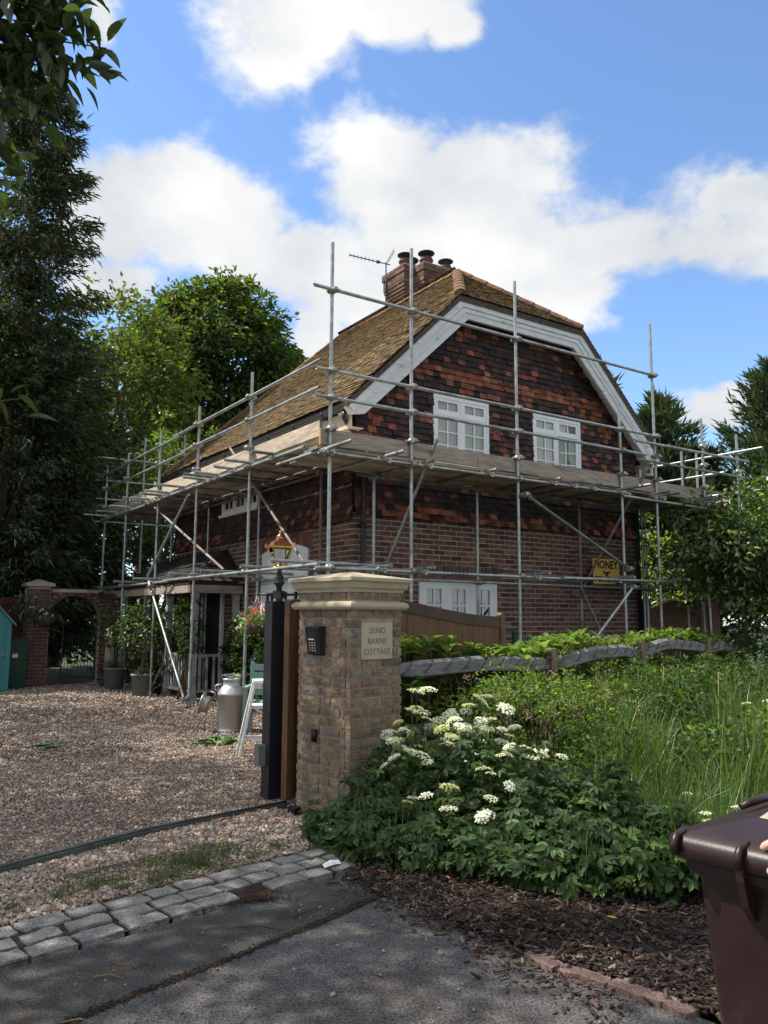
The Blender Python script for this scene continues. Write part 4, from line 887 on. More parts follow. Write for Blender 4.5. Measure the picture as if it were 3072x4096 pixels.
# drive side
for (y, top) in ((11.25, 5.31), (13.45, 5.25), (15.52, 5.19), (17.65, 5.11), (19.35, 5.09)):
    t = tube('standard', (XO, y, .01), (XO, y, top)); m2 = MB(); m2.rbox((XO, y, .008), (.15, .15, .012)); m2.rbox((XO+.02, y+.03, .0), (.23, .5, .03), .3); m2.build('sole_board', 'greyboard', sc)
    for h_ in (2.19, 3.79, 4.10, 4.54, 4.91): coupler((XO, y, h_), t, (-1, 0, 0))
for y in (10.95, 13.2, 15.6, 17.8):
    t = tube('standard', (XI, y, .01), (XI, y, 3.86), 'steelrust' if y < 11 else 'steel')
    for h_ in (2.19, 3.79): coupler((XI, y, h_), t, (-1, 0, 0))
XR_ = XO-.052
for (z_, y0, y1, nm) in ((4.90, 9.00, 14.6, 'guard_rail'), (4.86, 14.3, 19.6, 'guard_rail'), (4.53, 9.02, 14.2, 'guard_rail'), (4.49, 13.9, 19.6, 'guard_rail'), (3.79, 9.4, 15.2, 'ledger'), (3.77, 15.0, 19.6, 'ledger'), (2.19, 8.98, 14.9, 'ledger'), (2.17, 14.6, 19.7, 'ledger')):
    tube(nm, (XR_, y0, z_), (XR_, y1, z_))
tube('ledger', (XI+.052, 9.6, 3.79), (XI+.052, 17.9, 3.79), 'steelrust'); tube('ledger', (XI+.052, 10.2, 2.16), (XI+.052, 17.0, 2.16))
for k, y in enumerate((10.30, 11.10, 11.70, 12.35, 12.62, 12.9, 13.9, 14.7, 15.1, 15.75, 16.05, 17.2, 18.2, 19.0)):
    x0 = 4.62+random.uniform(-.12, .14); t = tube('transom', (x0, y, 3.842), (6.32, y+random.gauss(0, .03), 3.842), 'steel' if k % 4 else 'steelgreen'); coupler((XR_, y, 3.80), t, (0, 1, 0))
for (y, x0) in ((9.35, 4.55), (10.7, 4.75), (12.1, 4.7), (13.3, 4.6), (15.4, 4.65), (16.9, 4.7)): tube('transom', (x0, y, 2.24), (6.33, y, 2.24))
tube('brace', (5.55, 13.15, 4.53), (5.55, 10.23, 2.27), 'steelrust'); tube('brace', (5.0, 13.55, 3.66), (5.0, 15.65, 2.3)); tube('brace', (5.16, 15.86, 3.69), (5.3, 12.6, 2.3), 'steelrust')
tube('brace', (5.0, 13.28, .02), (5.0, 15.55, 2.2)); tube('brace', (5.08, 15.6, .05), (6.15, 15.6, 2.1), 'steelrust'); tube('brace', (6.1, 11.6, .05), (6.1, 9.8, 1.6))
coupler((5.04, 13.4, .14), sc, (-1, 0, 0)); coupler((5.04, 15.4, 2.1), sc, (-1, 0, 0))
# far return of the drive side
for x in (6.0, 7.0): t = tube('standard', (x, 19.4, 2.2), (x, 19.4, 5.9+.2*(x-6)))
for z_ in (5.5, 4.95, 4.5, 3.95): tube('guard_rail', (4.9, 19.45, z_-.2), (8.3, 19.45, z_-.2))
# return on the right of the house
for z_, y0, y1 in ((4.69, 8.2, 13.2), (4.34, 9.0, 13.2)): tube('guard_rail', (14.0, y0, z_), (14.0, y1, z_))
for y in (9.9, 11.6): tube('standard', (13.95, y, .02), (13.95, y, 4.9))
# boards
def board(a, b, w, t_, upv, m='board', name='scaffold_board', ends=True):
    mb = MB(); mb.bar(a, b, w, t_, upv); o = mb.build(name, m, sc)
    if ends:
        d = (Vector(b)-Vector(a)).normalized()
        for e, s_ in ((Vector(a), 1), (Vector(b), -1)):
            m2 = MB(); m2.bar(e-d*.003*s_, e+d*.035*s_, w+.006, t_+.006, upv); m2.build('end_band', 'coupler', o)
    return o
for k in range(5):
    y = 9.02+k*.232; x = 4.98+.05*k
    for j, L_ in enumerate((3.9, 3.9, 1.5)): board((x, y, 3.698), (x+L_-.01, y, 3.698+random.uniform(-.003, .003)), .225, .038, (0, 0, 1), 'greyboard' if (j+k) % 2 else 'board'); x += L_
for k in range(5):
    x = 5.29+k*.232; y = 8.95+.15*(k % 3)
    if k == 4: x += .02
    for j, L_ in enumerate((3.9, 3.9, 2.4)): board((x, y, 3.889), (x, y+L_-.01, 3.889+random.uniform(-.003, .003)), .225, .038, (0, 0, 1), 'greyboard' if (j+k) % 2 else 'board'); y += L_
def toe(a, b, m, upv, c0=None, c1=None):
    mb = MB(); mb.bar(a, b, .038, .215, upv); o = mb.build('toe_board', m, sc); d = (Vector(b)-Vector(a)).normalized()
    for e, s_, cm in ((Vector(a), -1, c0), (Vector(b), 1, c1)):
        if cm: m2 = MB(); m2.bar(e, e+d*.006*s_, .040, .217, upv); m2.build('end_band', cm, o)
toe((4.99, 8.862, 3.826), (7.62, 8.862, 3.826), 'greyboard', (0, 0, 1), 'bandend'); toe((7.63, 8.863, 3.822), (11.6, 8.863, 3.822), 'greyboard', (0, 0, 1)); toe((11.61, 8.862, 3.80), (13.62, 8.862, 3.79), 'greyboard', (0, 0, 1), None, 'bandend')
toe((5.165, 9.16, 4.018), (5.165, 13.0, 4.018), 'board', (0, 0, 1), 'bandgreen'); toe((5.166, 13.01, 4.015), (5.166, 16.9, 4.015), 'board', (0, 0, 1)); toe((5.165, 16.91, 4.015), (5.165, 19.4, 4.015), 'greyboard', (0, 0, 1))
# ================================================================ gate pillar
GA = R_(11); gu = Vector((math.cos(GA), math.sin(GA), 0)); gv = Vector((-gu.y, gu.x, 0))        # along the gate line, and into the drive
N0 = Vector((3.238, 5.229, 0)); PW, PD = .545, .622
pil = thing('gate_pillar', 'buff stock brick gate pillar with stone cap', 'pillar', tuple(N0))
def gp(u, v, z): return N0+gu*u+gv*v+Vector((0, 0, z))
mb = MB(); mb.prism([(.007, .007), (PW-.007, .007), (PW-.007, PD-.007), (.007, PD-.007)], N0, gu, gv, (0, 0, 1.70)); core = mb.build('core', 'mortar2', pil)
SB = [(.245, .178, .112), (.225, .158, .102), (.20, .142, .098), (.25, .190, .128), (.225, .182, .138), (.265, .195, .118), (.17, .130, .102), (.215, .148, .104), (.215, .185, .15)]
def rough_brick(l, d, h, col):
    mb = MB(); nx, ny, nz = 4, 1, 2; vs = []; idx = {}
    for k in range(nz+1):
        for i in range(nx+1):
            for j in (0, 1):
                x = (i/nx-.5)*l; y = (j-.5)*d; z = (k/nz-.5)*h
                e = (i in (0, nx))+(k in (0, nz)); y2 = y+(.0022*e if j == 0 else -.0022*e); idx[(i, j, k)] = len(vs)
                vs.append((x+random.gauss(0, .0018), y2+random.gauss(0, .0017), z*(1-.03*(i in (0, nx)))+random.gauss(0, .0018)))
    fs = []
    for k in range(nz):
        for i in range(nx):
            for j in (0, 1):
                q = [idx[(i, j, k)], idx[(i+1, j, k)], idx[(i+1, j, k+1)], idx[(i, j, k+1)]]; fs.append(tuple(q if j == 0 else q[::-1]))
    for k in range(nz):
        for i in (0, nx): q = [idx[(i, 0, k)], idx[(i, 1, k)], idx[(i, 1, k+1)], idx[(i, 0, k+1)]]; fs.append(tuple(q))
    for i in range(nx):
        for k in (0, nz): q = [idx[(i, 0, k)], idx[(i+1, 0, k)], idx[(i+1, 1, k)], idx[(i, 1, k)]]; fs.append(tuple(q))
    mb.add(vs, fs, col, False); me = mb.mesh('brick'); me.materials.append(M['stock_brick']); return me
pv = {}
def pbrick(kind, l, c, ang, col=None):
    i = random.randrange(9); key = (kind, i, random.randrange(3)) if col is None else ('c', col)
    if key not in pv: pv[key] = rough_brick(l, .055, .0615, jit(SB[i], .12) if col is None else col)
    o = place('brick', pv[key], None, core, c-WO[core.name]); o.rotation_euler = (random.gauss(0, .012), random.gauss(0, .008), ang+random.gauss(0, .006)); return o
PCO = .0749; nco = 22
hidden = [(.085, .45, 1.18, 1.485)]
for i in range(nco):
    z = .005+(i+.5)*PCO
    if i == nco-1: z += .066
    pat_f = [(0, .225), (.225, .45), (.45, PW)] if i % 2 == 0 else [(0, .11), (.11, .33), (.33, PW)]
    pat_l = [(0, .115), (.115, .345), (.345, .575), (.575, PD)] if i % 2 == 0 else [(0, .225), (.225, .34), (.34, .565), (.565, PD)]
    for (a, b) in pat_f:
        if 1.19 < z < 1.47 and i < 20 and a < .42 and b > .12:
            # bricks cut round the name stone
            if a < .09: b = .085
            elif b > .45: a = .455
            else: continue
            if b-a < .03: continue
        col = (.52, .49, .45) if (i == 13 and .2 < a < .24) else None
        e_a, e_b = (.011 if a < .001 else 0), (.011 if b > PW-.001 else 0); pbrick('f%.3f%d' % (b-a, a < .001), b-a-.015+e_a+e_b, gp((a-e_a+b+e_b)/2, .0275-.004, z), GA, col); pbrick('f%.2f' % (b-a), b-a-.011, gp((a+b)/2, PD-.0275+.007, z), GA+math.pi)
    for (a, b) in pat_l:
        a2, b2 = max(a, .052), min(b, PD-.052)
        if b2-a2 < .03: continue
        pbrick('l%.2f' % (b2-a2), b2-a2-.015, gp(.0275-.004, (a2+b2)/2, z), GA-math.pi/2); pbrick('l%.2f' % (b2-a2), b2-a2-.011, gp(PW-.0275+.007, (a2+b2)/2, z), GA+math.pi/2)
def ringprof(prof, name, m='stone', parent=pil):
    """moulded ring round the pillar: prof = (outset, z)"""
    mb = MB(); vs = []; fs = []
    for (o_, z) in prof: vs += [gp(-o_, -o_, z), gp(PW+o_, -o_, z), gp(PW+o_, PD+o_, z), gp(-o_, PD+o_, z)]
    for i in range(len(prof)-1):
        for k in range(4): fs.append((i*4+k, i*4+(k+1) % 4, (i+1)*4+(k+1) % 4, (i+1)*4+k))
    fs.append((3, 2, 1, 0)); e = (len(prof)-1)*4; fs.append((e, e+1, e+2, e+3)); mb.add(vs, fs); return mb.build(name, m, parent)
z0 = 1.566+.004
ringprof([(-.02, z0), (.022, z0), (.036, z0+.008), (.045, z0+.022), (.046, z0+.032), (.042, z0+.046), (.030, z0+.058), (.012, z0+.065), (-.02, z0+.066)], 'string_course')
ringprof([(-.02, 1.706), (.012, 1.706), (.016, 1.722), (.016, 1.726), (.024, 1.730), (.036, 1.742), (.040, 1.758), (.043, 1.775), (.050, 1.785), (.052, 1.790), (.068, 1.791), (.069, 1.816), (.060, 1.822), (-.24, 1.872), (-.265, 1.875)], 'cap_stone')
# name stone
pq = thing('name_plaque', 'carved sandstone plaque reading SEND BARNS COTTAGE on the pillar', 'sign', tuple(gp(.27, -.01, 1.2)))
mb = MB(); mb.obox(gp(.268, .008, 1.331), gu*.166, gv*.020, (0, 0, .141)); mb.build('slab', 'stone', pq, bevel=.004)
for k, s_ in enumerate(('SEND', 'BARNS', 'COTTAGE')):
    put_text('lettering', s_, .064, gp(.268, -.0125, 1.410-.081*k), gu, (0, 0, 1), 'engrave', pq, .0008, .0004, 1., (.176, .205, .285)[k])
# intercom keypad
ic = thing('intercom', 'black door entry keypad with camera on the left face of the pillar', 'intercom', tuple(gp(0, .37, 1.2)))
def lp(d, v, z): return gp(-d, v, z)
mb = MB(); c0, c1 = .285, .455
A1 = [(c0, 1.215), (c1, 1.215), (c1, 1.445), (c0, 1.445)]
vs = [lp(.008, v, z) for v, z in A1]+[lp(.045, c0+.012, 1.225), lp(.055, c1-.012, 1.225), lp(.090, c1-.012, 1.437), lp(.080, c0+.012, 1.437)]
mb.add(vs, [(0, 1, 2, 3), (7, 6, 5, 4), (0, 4, 5, 1), (1, 5, 6, 2), (2, 6, 7, 3), (3, 7, 4, 0)]); mb.build('housing', 'blackpost', ic, bevel=.006)
def face_pt(fu, fz, d): # fu 0..1 left to right in view (far to near), fz 0..1 up
    v = c1-.012-(c1-c0-.024)*fu; z = 1.225+.212*fz; return lp(.055+.035*fz-.010*fu+d, v, z)
mb = MB(); mb.add([face_pt(.2, .58, .002), face_pt(.75, .58, .002), face_pt(.75, .94, .002), face_pt(.2, .94, .002)], [(0, 1, 2, 3)]); mb.build('screen', 'blackmetal', ic)
mb = MB(); mb.add([face_pt(.2, .52, .002), face_pt(.65, .52, .002), face_pt(.65, .565, .002), face_pt(.2, .565, .002)], [(0, 1, 2, 3)]); mb.build('name_strip', 'white', ic)
for r_i in range(4):
    for c_i in range(3): mb = MB(); mb.obox(face_pt(.28+.19*c_i, .42-.095*r_i, .002), gv*.008, gu*.003, (0, 0, .006)); mb.build('key', 'coupler', ic)
ph = thing('photocell', 'small black gate sensor low on the pillar', 'sensor', tuple(gp(0, .40, .55)))
mb = MB(); mb.path([lp(.012, .395, .56), lp(.012, .395, .65)], .026, 12); mb.box(lp(.01, .395, .60)-Vector((.015, .02, .045)), lp(.01, .395, .60)+Vector((.01, .02, .045))); mb.build('housing', 'blackpost', ph)
# ================================================================ gate post, sliding gate, track
gpst = thing('gate_post', 'tall square black steel post beside the brick pillar', 'post', (3.13, 6.27, 0))
ga2 = R_(11+20)
mb = MB(); c = Vector((3.17, 6.335, 0)); mb.rbox((c.x, c.y, .82), (.165, .165, 1.64), GA-.25); mb.build('shaft', 'blackpost', gpst, bevel=.004)
mb = MB(); mb.rbox((c.x, c.y, 1.643), (.172, .172, .008), GA-.25); mb.build('cap', 'blackpost', gpst)
mb = MB(); mb.rbox((c.x-.11, c.y+.04, .36), (.07, .09, .17), GA-.25); mb.build('control_box', 'zinc', gpst)
mb = MB(); mb.rbox((c.x+.115, c.y-.03, .77), (.05, .05, 1.27), GA-.25); mb.build('guide_arm', 'blackpost', gpst)
gt = thing('sliding_gate', 'brown boarded sliding gate with curved dark top rail, slid open behind the pillar', 'gate', (3.14, 5.96, 0))
g0 = Vector((3.13, 6.02, 0)); GL = 2.95
def gq(u, v, z): return g0+gu*u+gv*v+Vector((0, 0, z))
def gtop(u): # swept top: high near the pillar, dropping to the tail post
    t = min(max((u-.55)/2.3, 0), 1); t = t*t*(3-2*t); return 1.735-.20*t-.09*(u < .55)*(1-u/.55)
nb = 31
for i in range(nb):
    u0 = .055+i*(GL-.13)/nb; u1 = .055+(i+1)*(GL-.13)/nb-.003; zt0, zt1 = gtop(u0)-.10, gtop(u1)-.10
    m2 = MB(); m2.prism([(u0, .09), (u1, .09), (u1, zt1), (u0, zt0)], gq(0, random.gauss(0, .0015), 0), gu, (0, 0, 1), gv*.022); m2.build('board', 'gatewood', gt)
m2 = MB(); us = np.linspace(.05, GL-.07, 26); m2.prism([(u, gtop(u)-.11) for u in us]+[(u, gtop(u)) for u in us[::-1]], gq(0, -.012, 0), gu, (0, 0, 1), gv*.05); m2.build('top_rail', 'gatedark', gt)
m2 = MB(); m2.prism([(.05, .06), (GL-.07, .06), (GL-.07, .2), (.05, .2)], gq(0, -.012, 0), gu, (0, 0, 1), gv*.05); m2.build('bottom_rail', 'gatedark', gt)
for u0 in (-.02, GL-.075):
    z_ = 1.66 if u0 < 0 else 1.575
    m2 = MB(); m2.prism([(u0, .05), (u0+.075, .05), (u0+.075, z_-.02), (u0+.06, z_), (u0+.015, z_), (u0, z_-.02)], gq(0, -.02, 0), gu, (0, 0, 1), gv*.07); m2.build('stile', 'gatewood', gt, bevel=.005)
tk = thing('gate_track', 'thin steel gate track running across the gravel', 'track', (.93, 5.42, 0))
mb = MB(); tp = [(-1.5, 4.72), (.93, 5.42), (1.92, 5.80), (3.14, 6.03)]
for a, b in zip(tp[:-1], tp[1:]): mb.bar((*a, .012), (*b, .012), .055, .034)
mb.build('rail', 'rail', tk)
mb = MB(); mb.path([(-1.5, 4.72, .036), (.93, 5.42, .036), (1.92, 5.80, .036), (3.14, 6.03, .036)], .011, 6); mb.build('rail_ridge', 'rail', tk)
mb = MB(); mb.rbox((3.11, 5.80, .02), (.16, .06, .05), GA+.3); mb.build('end_stop', 'blackpost', tk)
# ================================================================ small things
# lamp post with copper lantern
lx, ly = 5.26, 10.47
lm = thing('lamp_post', 'victorian lamp post with polished copper lantern inside the scaffold', 'lamp post', (lx, ly, 0))
mb = MB(); mb.lathe([(0, 0), (.14, 0), (.14, .15), (.10, .2), (.07, .6), (.06, .65), (.045, 1.6), (.045, 1.78), (.04, 1.95), (.055, 1.97), (.075, 2.0), (.075, 2.02), (.045, 2.05), (.065, 2.08), (.06, 2.10), (.035, 2.13), (.03, 2.20)], (lx, ly, 0), 16); mb.rbox((lx, ly, 1.84), (.13, .13, .11), .6); mb.build('column', 'iron', lm)
ad = Vector((.82, -.57, 0))
for s_ in (1, -1): mb = MB(); mb.path([Vector((lx, ly, 1.84)), Vector((lx, ly, 1.84))+ad*s_*.16, Vector((lx, ly, 1.845))+ad*s_*.30], [.03, .018, .014], 8); mb.lathe([(0, -.02), (.022, 0), (0, .02)], Vector((lx, ly, 1.845))+ad*s_*.31, 8); mb.build('ladder_bar', 'iron', lm)
ln_ = part('lantern', lm); zb = 2.22
def sq(r, z, a=.6): return [Vector((lx+r*math.cos(a+k*math.pi/2), ly+r*math.sin(a+k*math.pi/2), z)) for k in range(4)]
b4, t4 = sq(.115, zb+.02), sq(.20, zb+.30)
mb = MB()
for k in range(4):
    mb.bar(b4[k], t4[k], .016, .016); mb.bar(b4[k], b4[(k+1) % 4], .016, .02); mb.bar(t4[k], t4[(k+1) % 4], .018, .022)
mb.build('frame', 'brass', ln_)
for k in range(4):
    p = MB(); q = [b4[k], b4[(k+1) % 4], t4[(k+1) % 4], t4[k]]; ctr = sum(q, Vector())/4; q = [v.lerp(ctr, .06) for v in q]; p.add(q, [(0, 1, 2, 3)]); p.build('pane', 'lampglass', ln_)
mb = MB(); r1, r2, r3 = sq(.225, zb+.31), sq(.11, zb+.40), sq(.06, zb+.42); mb.add(r1+r2+r3, [(i, (i+1) % 4, 4+(i+1) % 4, 4+i) for i in range(4)]+[(4+i, 4+(i+1) % 4, 8+(i+1) % 4, 8+i) for i in range(4)]+[(0, 3, 2, 1)])
mb.lathe([(.06, .415), (.07, .43), (.05, .45), (.055, .465), (.03, .48), (.02, .49), (.025, .505), (.008, .54), (0, .55)], (lx, ly, zb), 12)
for k in range(4): mb.obox(r1[k]+Vector((0, 0, .02)), (.016, 0, 0), (0, .016, 0), (0, 0, .03))
mb.build('hood', 'copper', ln_)
mb = MB(); mb.lathe([(.0, .0), (.12, .0), (.12, .015), (.05, .02), (.03, .06), (.035, .09), (0, .09)], (lx, ly, zb), 12); mb.build('lamp_base', 'copper', ln_)
mb = MB()
for k in range(3): a = k*2.1; mb.path([(lx+.02*math.cos(a), ly+.02*math.sin(a), zb+.09), (lx+.022*math.cos(a), ly+.022*math.sin(a), zb+.2), (lx, ly, zb+.215)], .008, 6)
mb.build('bulb', 'white', ln_)
# hanging baskets
def flowers(name, P, size, col, parent, rng, org=None):
    n = len(P); N = unit(rng.normal(0, .5, (n, 3))+np.array([-.6, -.6, .5])); k = 5; PP = np.repeat(P, k, 0); NN = np.repeat(N, k, 0); Dd = unit(np.cross(NN, rng.normal(size=(n*k, 3))))
    return leaf_obj(name, PP, Dd, NN, size*rng.uniform(.8, 1.2, n*k), size*.9, col, 'petal', parent, T_OVAL, F_OVAL, var=.12, hue=.05, rng=rng)
def basket(c, label, r, seed, pal, hang, nleaf=260, wick='twig', group=None):
    rng = np.random.default_rng(seed); c = Vector(c); t = thing('hanging_basket', label, 'hanging basket', tuple(c), group)
    mb = MB(); mb.lathe([(0, -.16*r/.2), (r*.45, -.15*r/.2), (r*.8, -.09*r/.2), (r*.95, 0), (r*.85, 0), (0, -.02)], c, 14); mb.build('bowl', 'bark', t)
    if hang is not None:
        mb = MB()
        for k in range(3): a = k*2.1+.4; mb.path([Vector(hang), c+Vector((r*.9*math.cos(a), r*.9*math.sin(a), 0))], .003, 4)
        mb.build('chain', 'coupler', t)
    P = np.array(c)+rng.normal(0, 1, (nleaf, 3))*np.array([r*.62, r*.62, r*.4])+np.array([0, 0, .02]); D_ = unit(P-np.array(c)+rng.normal(0, .1, P.shape)); N_ = unit(rng.normal(0, .5, P.shape)+np.array([0, 0, 1]))
    leaf_obj('foliage', P, D_, N_, .05*rng.uniform(.6, 1.3, nleaf), .032, pal[0], 'leaf', t, T_OVAL, F_OVAL, rng=rng, alt=pal[1], altp=.3)
    for (col, n, off, sz) in pal[2]:
        P = np.array(c)+np.array(off)+rng.normal(0, 1, (n, 3))*np.array([r*.35, r*.35, r*.28]); flowers('flower', P, sz, col, t, rng)
    return t
lb = Vector((lx, ly, 1.835))-ad*.30; rb_ = Vector((lx, ly, 1.835))+ad*.30
basket((lb.x+.0, lb.y, 1.43), 'hanging basket of red and yellow flowers left of the black post', .19, 3, ((.09, .16, .035), (.16, .20, .05), [((.65, .02, .03), 16, (.12, -.06, .17), .030), ((.60, .03, .10), 14, (-.05, .02, .13), .032), ((.65, .52, .03), 16, (.10, -.05, -.05), .022), ((.60, .62, .45), 22, (-.17, .10, .02), .020)]), lb, 340)
basket((rb_.x, rb_.y, 1.47), 'hanging basket mostly hidden between black post and brick pillar', .17, 4, ((.08, .13, .04), (.12, .17, .05), [((.60, .03, .04), 14, (-.04, .02, .12), .03)]), rb_, 220)
basket((6.12, 13.4, 1.32), 'hanging basket of white and purple petunias on the front wall', .22, 5, ((.03, .055, .02), (.05, .07, .03), [((.55, .50, .58), 12, (-.12, -.1, .15), .045), ((.50, .46, .55), 6, (-.12, -.05, -.05), .045)]), (6.2, 13.4, 1.8), 300)
basket((3.80, 18.82, 1.52), 'hanging basket with small white flowers on the garden wall pier', .26, 6, ((.03, .055, .022), (.05, .08, .03), [((.55, .55, .56), 9, (-.05, -.12, .05), .045)]), (3.70, 18.86, 1.95), 330)
# milk churn with flowers, and its lid
cx_, cy_ch = 4.50, 10.31
chn = thing('milk_churn', 'old aluminium milk churn planted with blue and white flowers', 'milk churn', (cx_, cy_ch, 0))
mb = MB(); mb.lathe([(0, 0), (.172, 0), (.18, .01), (.18, .03), (.174, .04), (.178, .06), (.178, .475), (.183, .48), (.183, .50), (.176, .51), (.165, .545), (.125, .595), (.112, .61), (.110, .66), (.118, .675), (.120, .70), (.108, .70), (.10, .66), (0, .655)], (cx_, cy_ch, .0), 28); mb.build('body', 'alu', chn)
for s_ in (1, -1):
    a = .95*s_*ad; p = Vector((cx_, cy_ch, 0)); mb = MB(); mb.path([p+a*.18+Vector((0, 0, .52)), p+a*.235+Vector((0, 0, .55)), p+a*.225+Vector((0, 0, .60)), p+a*.135+Vector((0, 0, .625))], .011, 7); mb.build('handle', 'alu', chn)
rng = np.random.default_rng(8); P = np.array([cx_, cy_ch, .71])+rng.normal(0, 1, (140, 3))*np.array([.055, .055, .022]); leaf_obj('foliage', P, rdir(140, rng)+np.array([0, 0, .6]), rdir(140, rng)+np.array([0, 0, 1]), .03, .018, (.05, .08, .03), 'leaf', chn, rng=rng)
P = np.array([cx_-.04, cy_ch+.03, .735])+rng.normal(0, 1, (34, 3))*np.array([.045, .045, .012]); flowers('flower', P, .013, (.20, .22, .55), chn, rng); P = np.array([cx_+.03, cy_ch-.02, .735])+rng.normal(0, 1, (34, 3))*np.array([.05, .05, .012]); flowers('flower', P, .013, (.60, .62, .55), chn, rng)
cl = MB(); ax_ = Vector((-.80, .58, .28)).normalized().to_track_quat('Z', 'Y').to_matrix(); cl.lathe([(0, 0), (.105, 0), (.11, .02), (.112, .09), (.150, .095), (.152, .108), (.12, .112), (.115, .10), (.0, .10)], (4.27, 10.50, .34), 22, ax=ax_); tag(cl.build('churn_lid', 'alu', None, (4.27, 10.5, .2)), 'metal churn lid leaning against the milk churn', 'lid')
mb = MB(); mb.path([(4.31, 10.46, .42), (4.33, 10.44, .50), (4.28, 10.50, .52)], .008, 6); o = mb.build('handle', 'alu', bpy.data.objects['churn_lid'])
mb = MB(); mb.path([(4.22, 10.54, .01), (4.24, 10.52, .27)], .012, 6); mb.build('prop', 'alu', bpy.data.objects['churn_lid'])
# white hop-up step with can
st = thing('step_platform', 'white wooden step platform standing on the gravel behind the black post', 'step stool', (4.1, 8.5, 0))
pu = Vector((.93, -.36, 0)); pvv = Vector((.36, .93, 0)); s0 = Vector((3.96, 8.42, 0))
def sp(u, v, z): return s0+pu*u+pvv*v+Vector((0, 0, z))
mb = MB(); mb.obox(sp(.40, .13, .80), pu*.42, pvv*.15, (0, 0, .011)); mb.build('platform', 'white', st)
mb = MB(); mb.obox(sp(.40, -.022, .755), pu*.42, pvv*.012, (0, 0, .034)); fa = mb.build('apron', 'white', st)
put_text('lettering', 'PLATFORM', .05, sp(.28, -.0352, .755), pu, (0, 0, 1), 'benchgreen', st, .0005, .001)
mb = MB(); mb.obox(sp(.10, -.0350, .755), pu*.025, pvv*.0005, (0, 0, .022)); mb.build('label', 'benchgreen', st)
for (u0, u1) in ((.0, -.16), (.80, .96)):
    for (v0, v1) in ((-.01, -.10), (.27, .36)): mb = MB(); mb.bar(sp(u0, v0, .79), sp(u1, v1, .0), .055, .025, pu); mb.build('leg', 'white', st)
for z_, o_ in ((.52, .05), (.20, .12)): mb = MB(); mb.obox(sp(.40, -.05 if z_ < .4 else .1, z_), pu*(.40+o_), pvv*(.02 if z_ < .4 else .13), (0, 0, .018)); mb.build('step' if z_ > .4 else 'stretcher', 'white', st)
for v0 in (-.03, .25): mb = MB(); mb.path([sp(.0, v0, .5), sp(.14, v0, .42)], .006, 5); mb.build('stay', 'white', st)
cn = MB(); cp = sp(.20, .06, .811); cn.lathe([(0, 0), (.029, 0), (.033, .008), (.033, .105), (.027, .12), (.026, .117), (0, .115)], cp, 18); tag(cn.build('drink_can', 'orange', None, cp), 'orange drink can standing on the white step platform', 'can')
mb = MB(); mb.lathe([(.0332, .03), (.0333, .05), (.0332, .07)], cp, 18); mb.build('label_band', 'yellow', bpy.data.objects['drink_can'])
# sage bench
bn = thing('garden_bench', 'sage green slatted bench behind the white step platform', 'bench', (5.0, 9.6, 0))
bu = Vector((.83, -.56, 0)); bv_ = Vector((.56, .83, 0)); b0 = Vector((4.45, 9.75, 0))
def bp_(u, v, z): return b0+bu*u+bv_*v+Vector((0, 0, z))
for k in range(4): mb = MB(); mb.obox(bp_(.6, .42+.03*k, .53+.105*k), bu*.60, bv_*.012, (0, .0, .042)); mb.build('back_slat', 'benchgreen', bn)
for k in range(4): mb = MB(); mb.obox(bp_(.6, .02+.105*k, .42), bu*.60, bv_*.044, (0, 0, .012)); mb.build('seat_slat', 'benchgreen', bn)
for u in (0, 1.2):
    for v in (0, .42): mb = MB(); mb.bar(bp_(u, v, 0), bp_(u, v+(.12 if v else 0), .92 if v else .6), .05, .05, bu); mb.build('leg', 'benchgreen', bn)
    mb = MB(); mb.bar(bp_(u, -.03, .61), bp_(u, .48, .61), .06, .03); mb.build('arm', 'benchgreen', bn)
# planters by the porch
def planter(c, r, h, label, seed, bush_r, bush_z, n=700):
    rng = np.random.default_rng(seed); t = thing('planter', label, 'planter', (*c, 0)); mb = MB(); mb.lathe([(0, 0), (r*.82, 0), (r, h), (r*1.06, h), (r*1.06, h-.04), (r*1.0, h+.01), (r*.92, h+.005), (r*.9, h-.05), (0, h-.06)], (*c, 0), 22); mb.build('pot', 'zinc', t)
    mb = MB(); mb.path([(*c, h-.08), (c[0]+.03, c[1], bush_z-.3), (c[0], c[1], bush_z)], [.035, .03, .02], 7); mb.build('stem', 'bark', t)
    P, O_, _ = crown_pts((*c, bush_z), (bush_r, bush_r, bush_r*.9), 46, n//46, bush_r*.35, rng=rng); leaf_obj('crown', P, O_+rng.normal(0, .5, P.shape), unit(O_+np.array([0, 0, 1.])), .09*rng.uniform(.7, 1.3, len(P)), .04, (.045, .075, .022), 'laurel', t, T_OVAL, F_OVAL, rng=rng)
    P = np.array([*c, h+.02])+rng.normal(0, 1, (160, 3))*np.array([r*.5, r*.5, .05]); leaf_obj('underplanting', P, rdir(160, rng)+np.array([0, 0, .7]), rdir(160, rng)+np.array([0, 0, 1]), .07, .03, (.05, .08, .03), 'leaf', t, rng=rng)
planter((5.02, 15.75), .21, .42, 'grey metal planter with standard bay tree in front of the porch', 21, .48, 1.35)
planter((4.98, 17.5), .22, .45, 'grey metal planter with bushy shrub nearer the arched gate', 22, .42, 1.25)
ur = thing('garden_urn', 'dark stone urn on a pedestal beside the arched gate', 'urn', (5.12, 18.4, 0)); mb = MB(); mb.lathe([(0, 0), (.2, 0), (.2, .06), (.12, .1), (.10, .2), (.16, .28), (.21, .36), (.22, .40), (.18, .40), (0, .37)], (5.12, 18.4, 0), 18); mb.build('bowl', 'iron', ur)
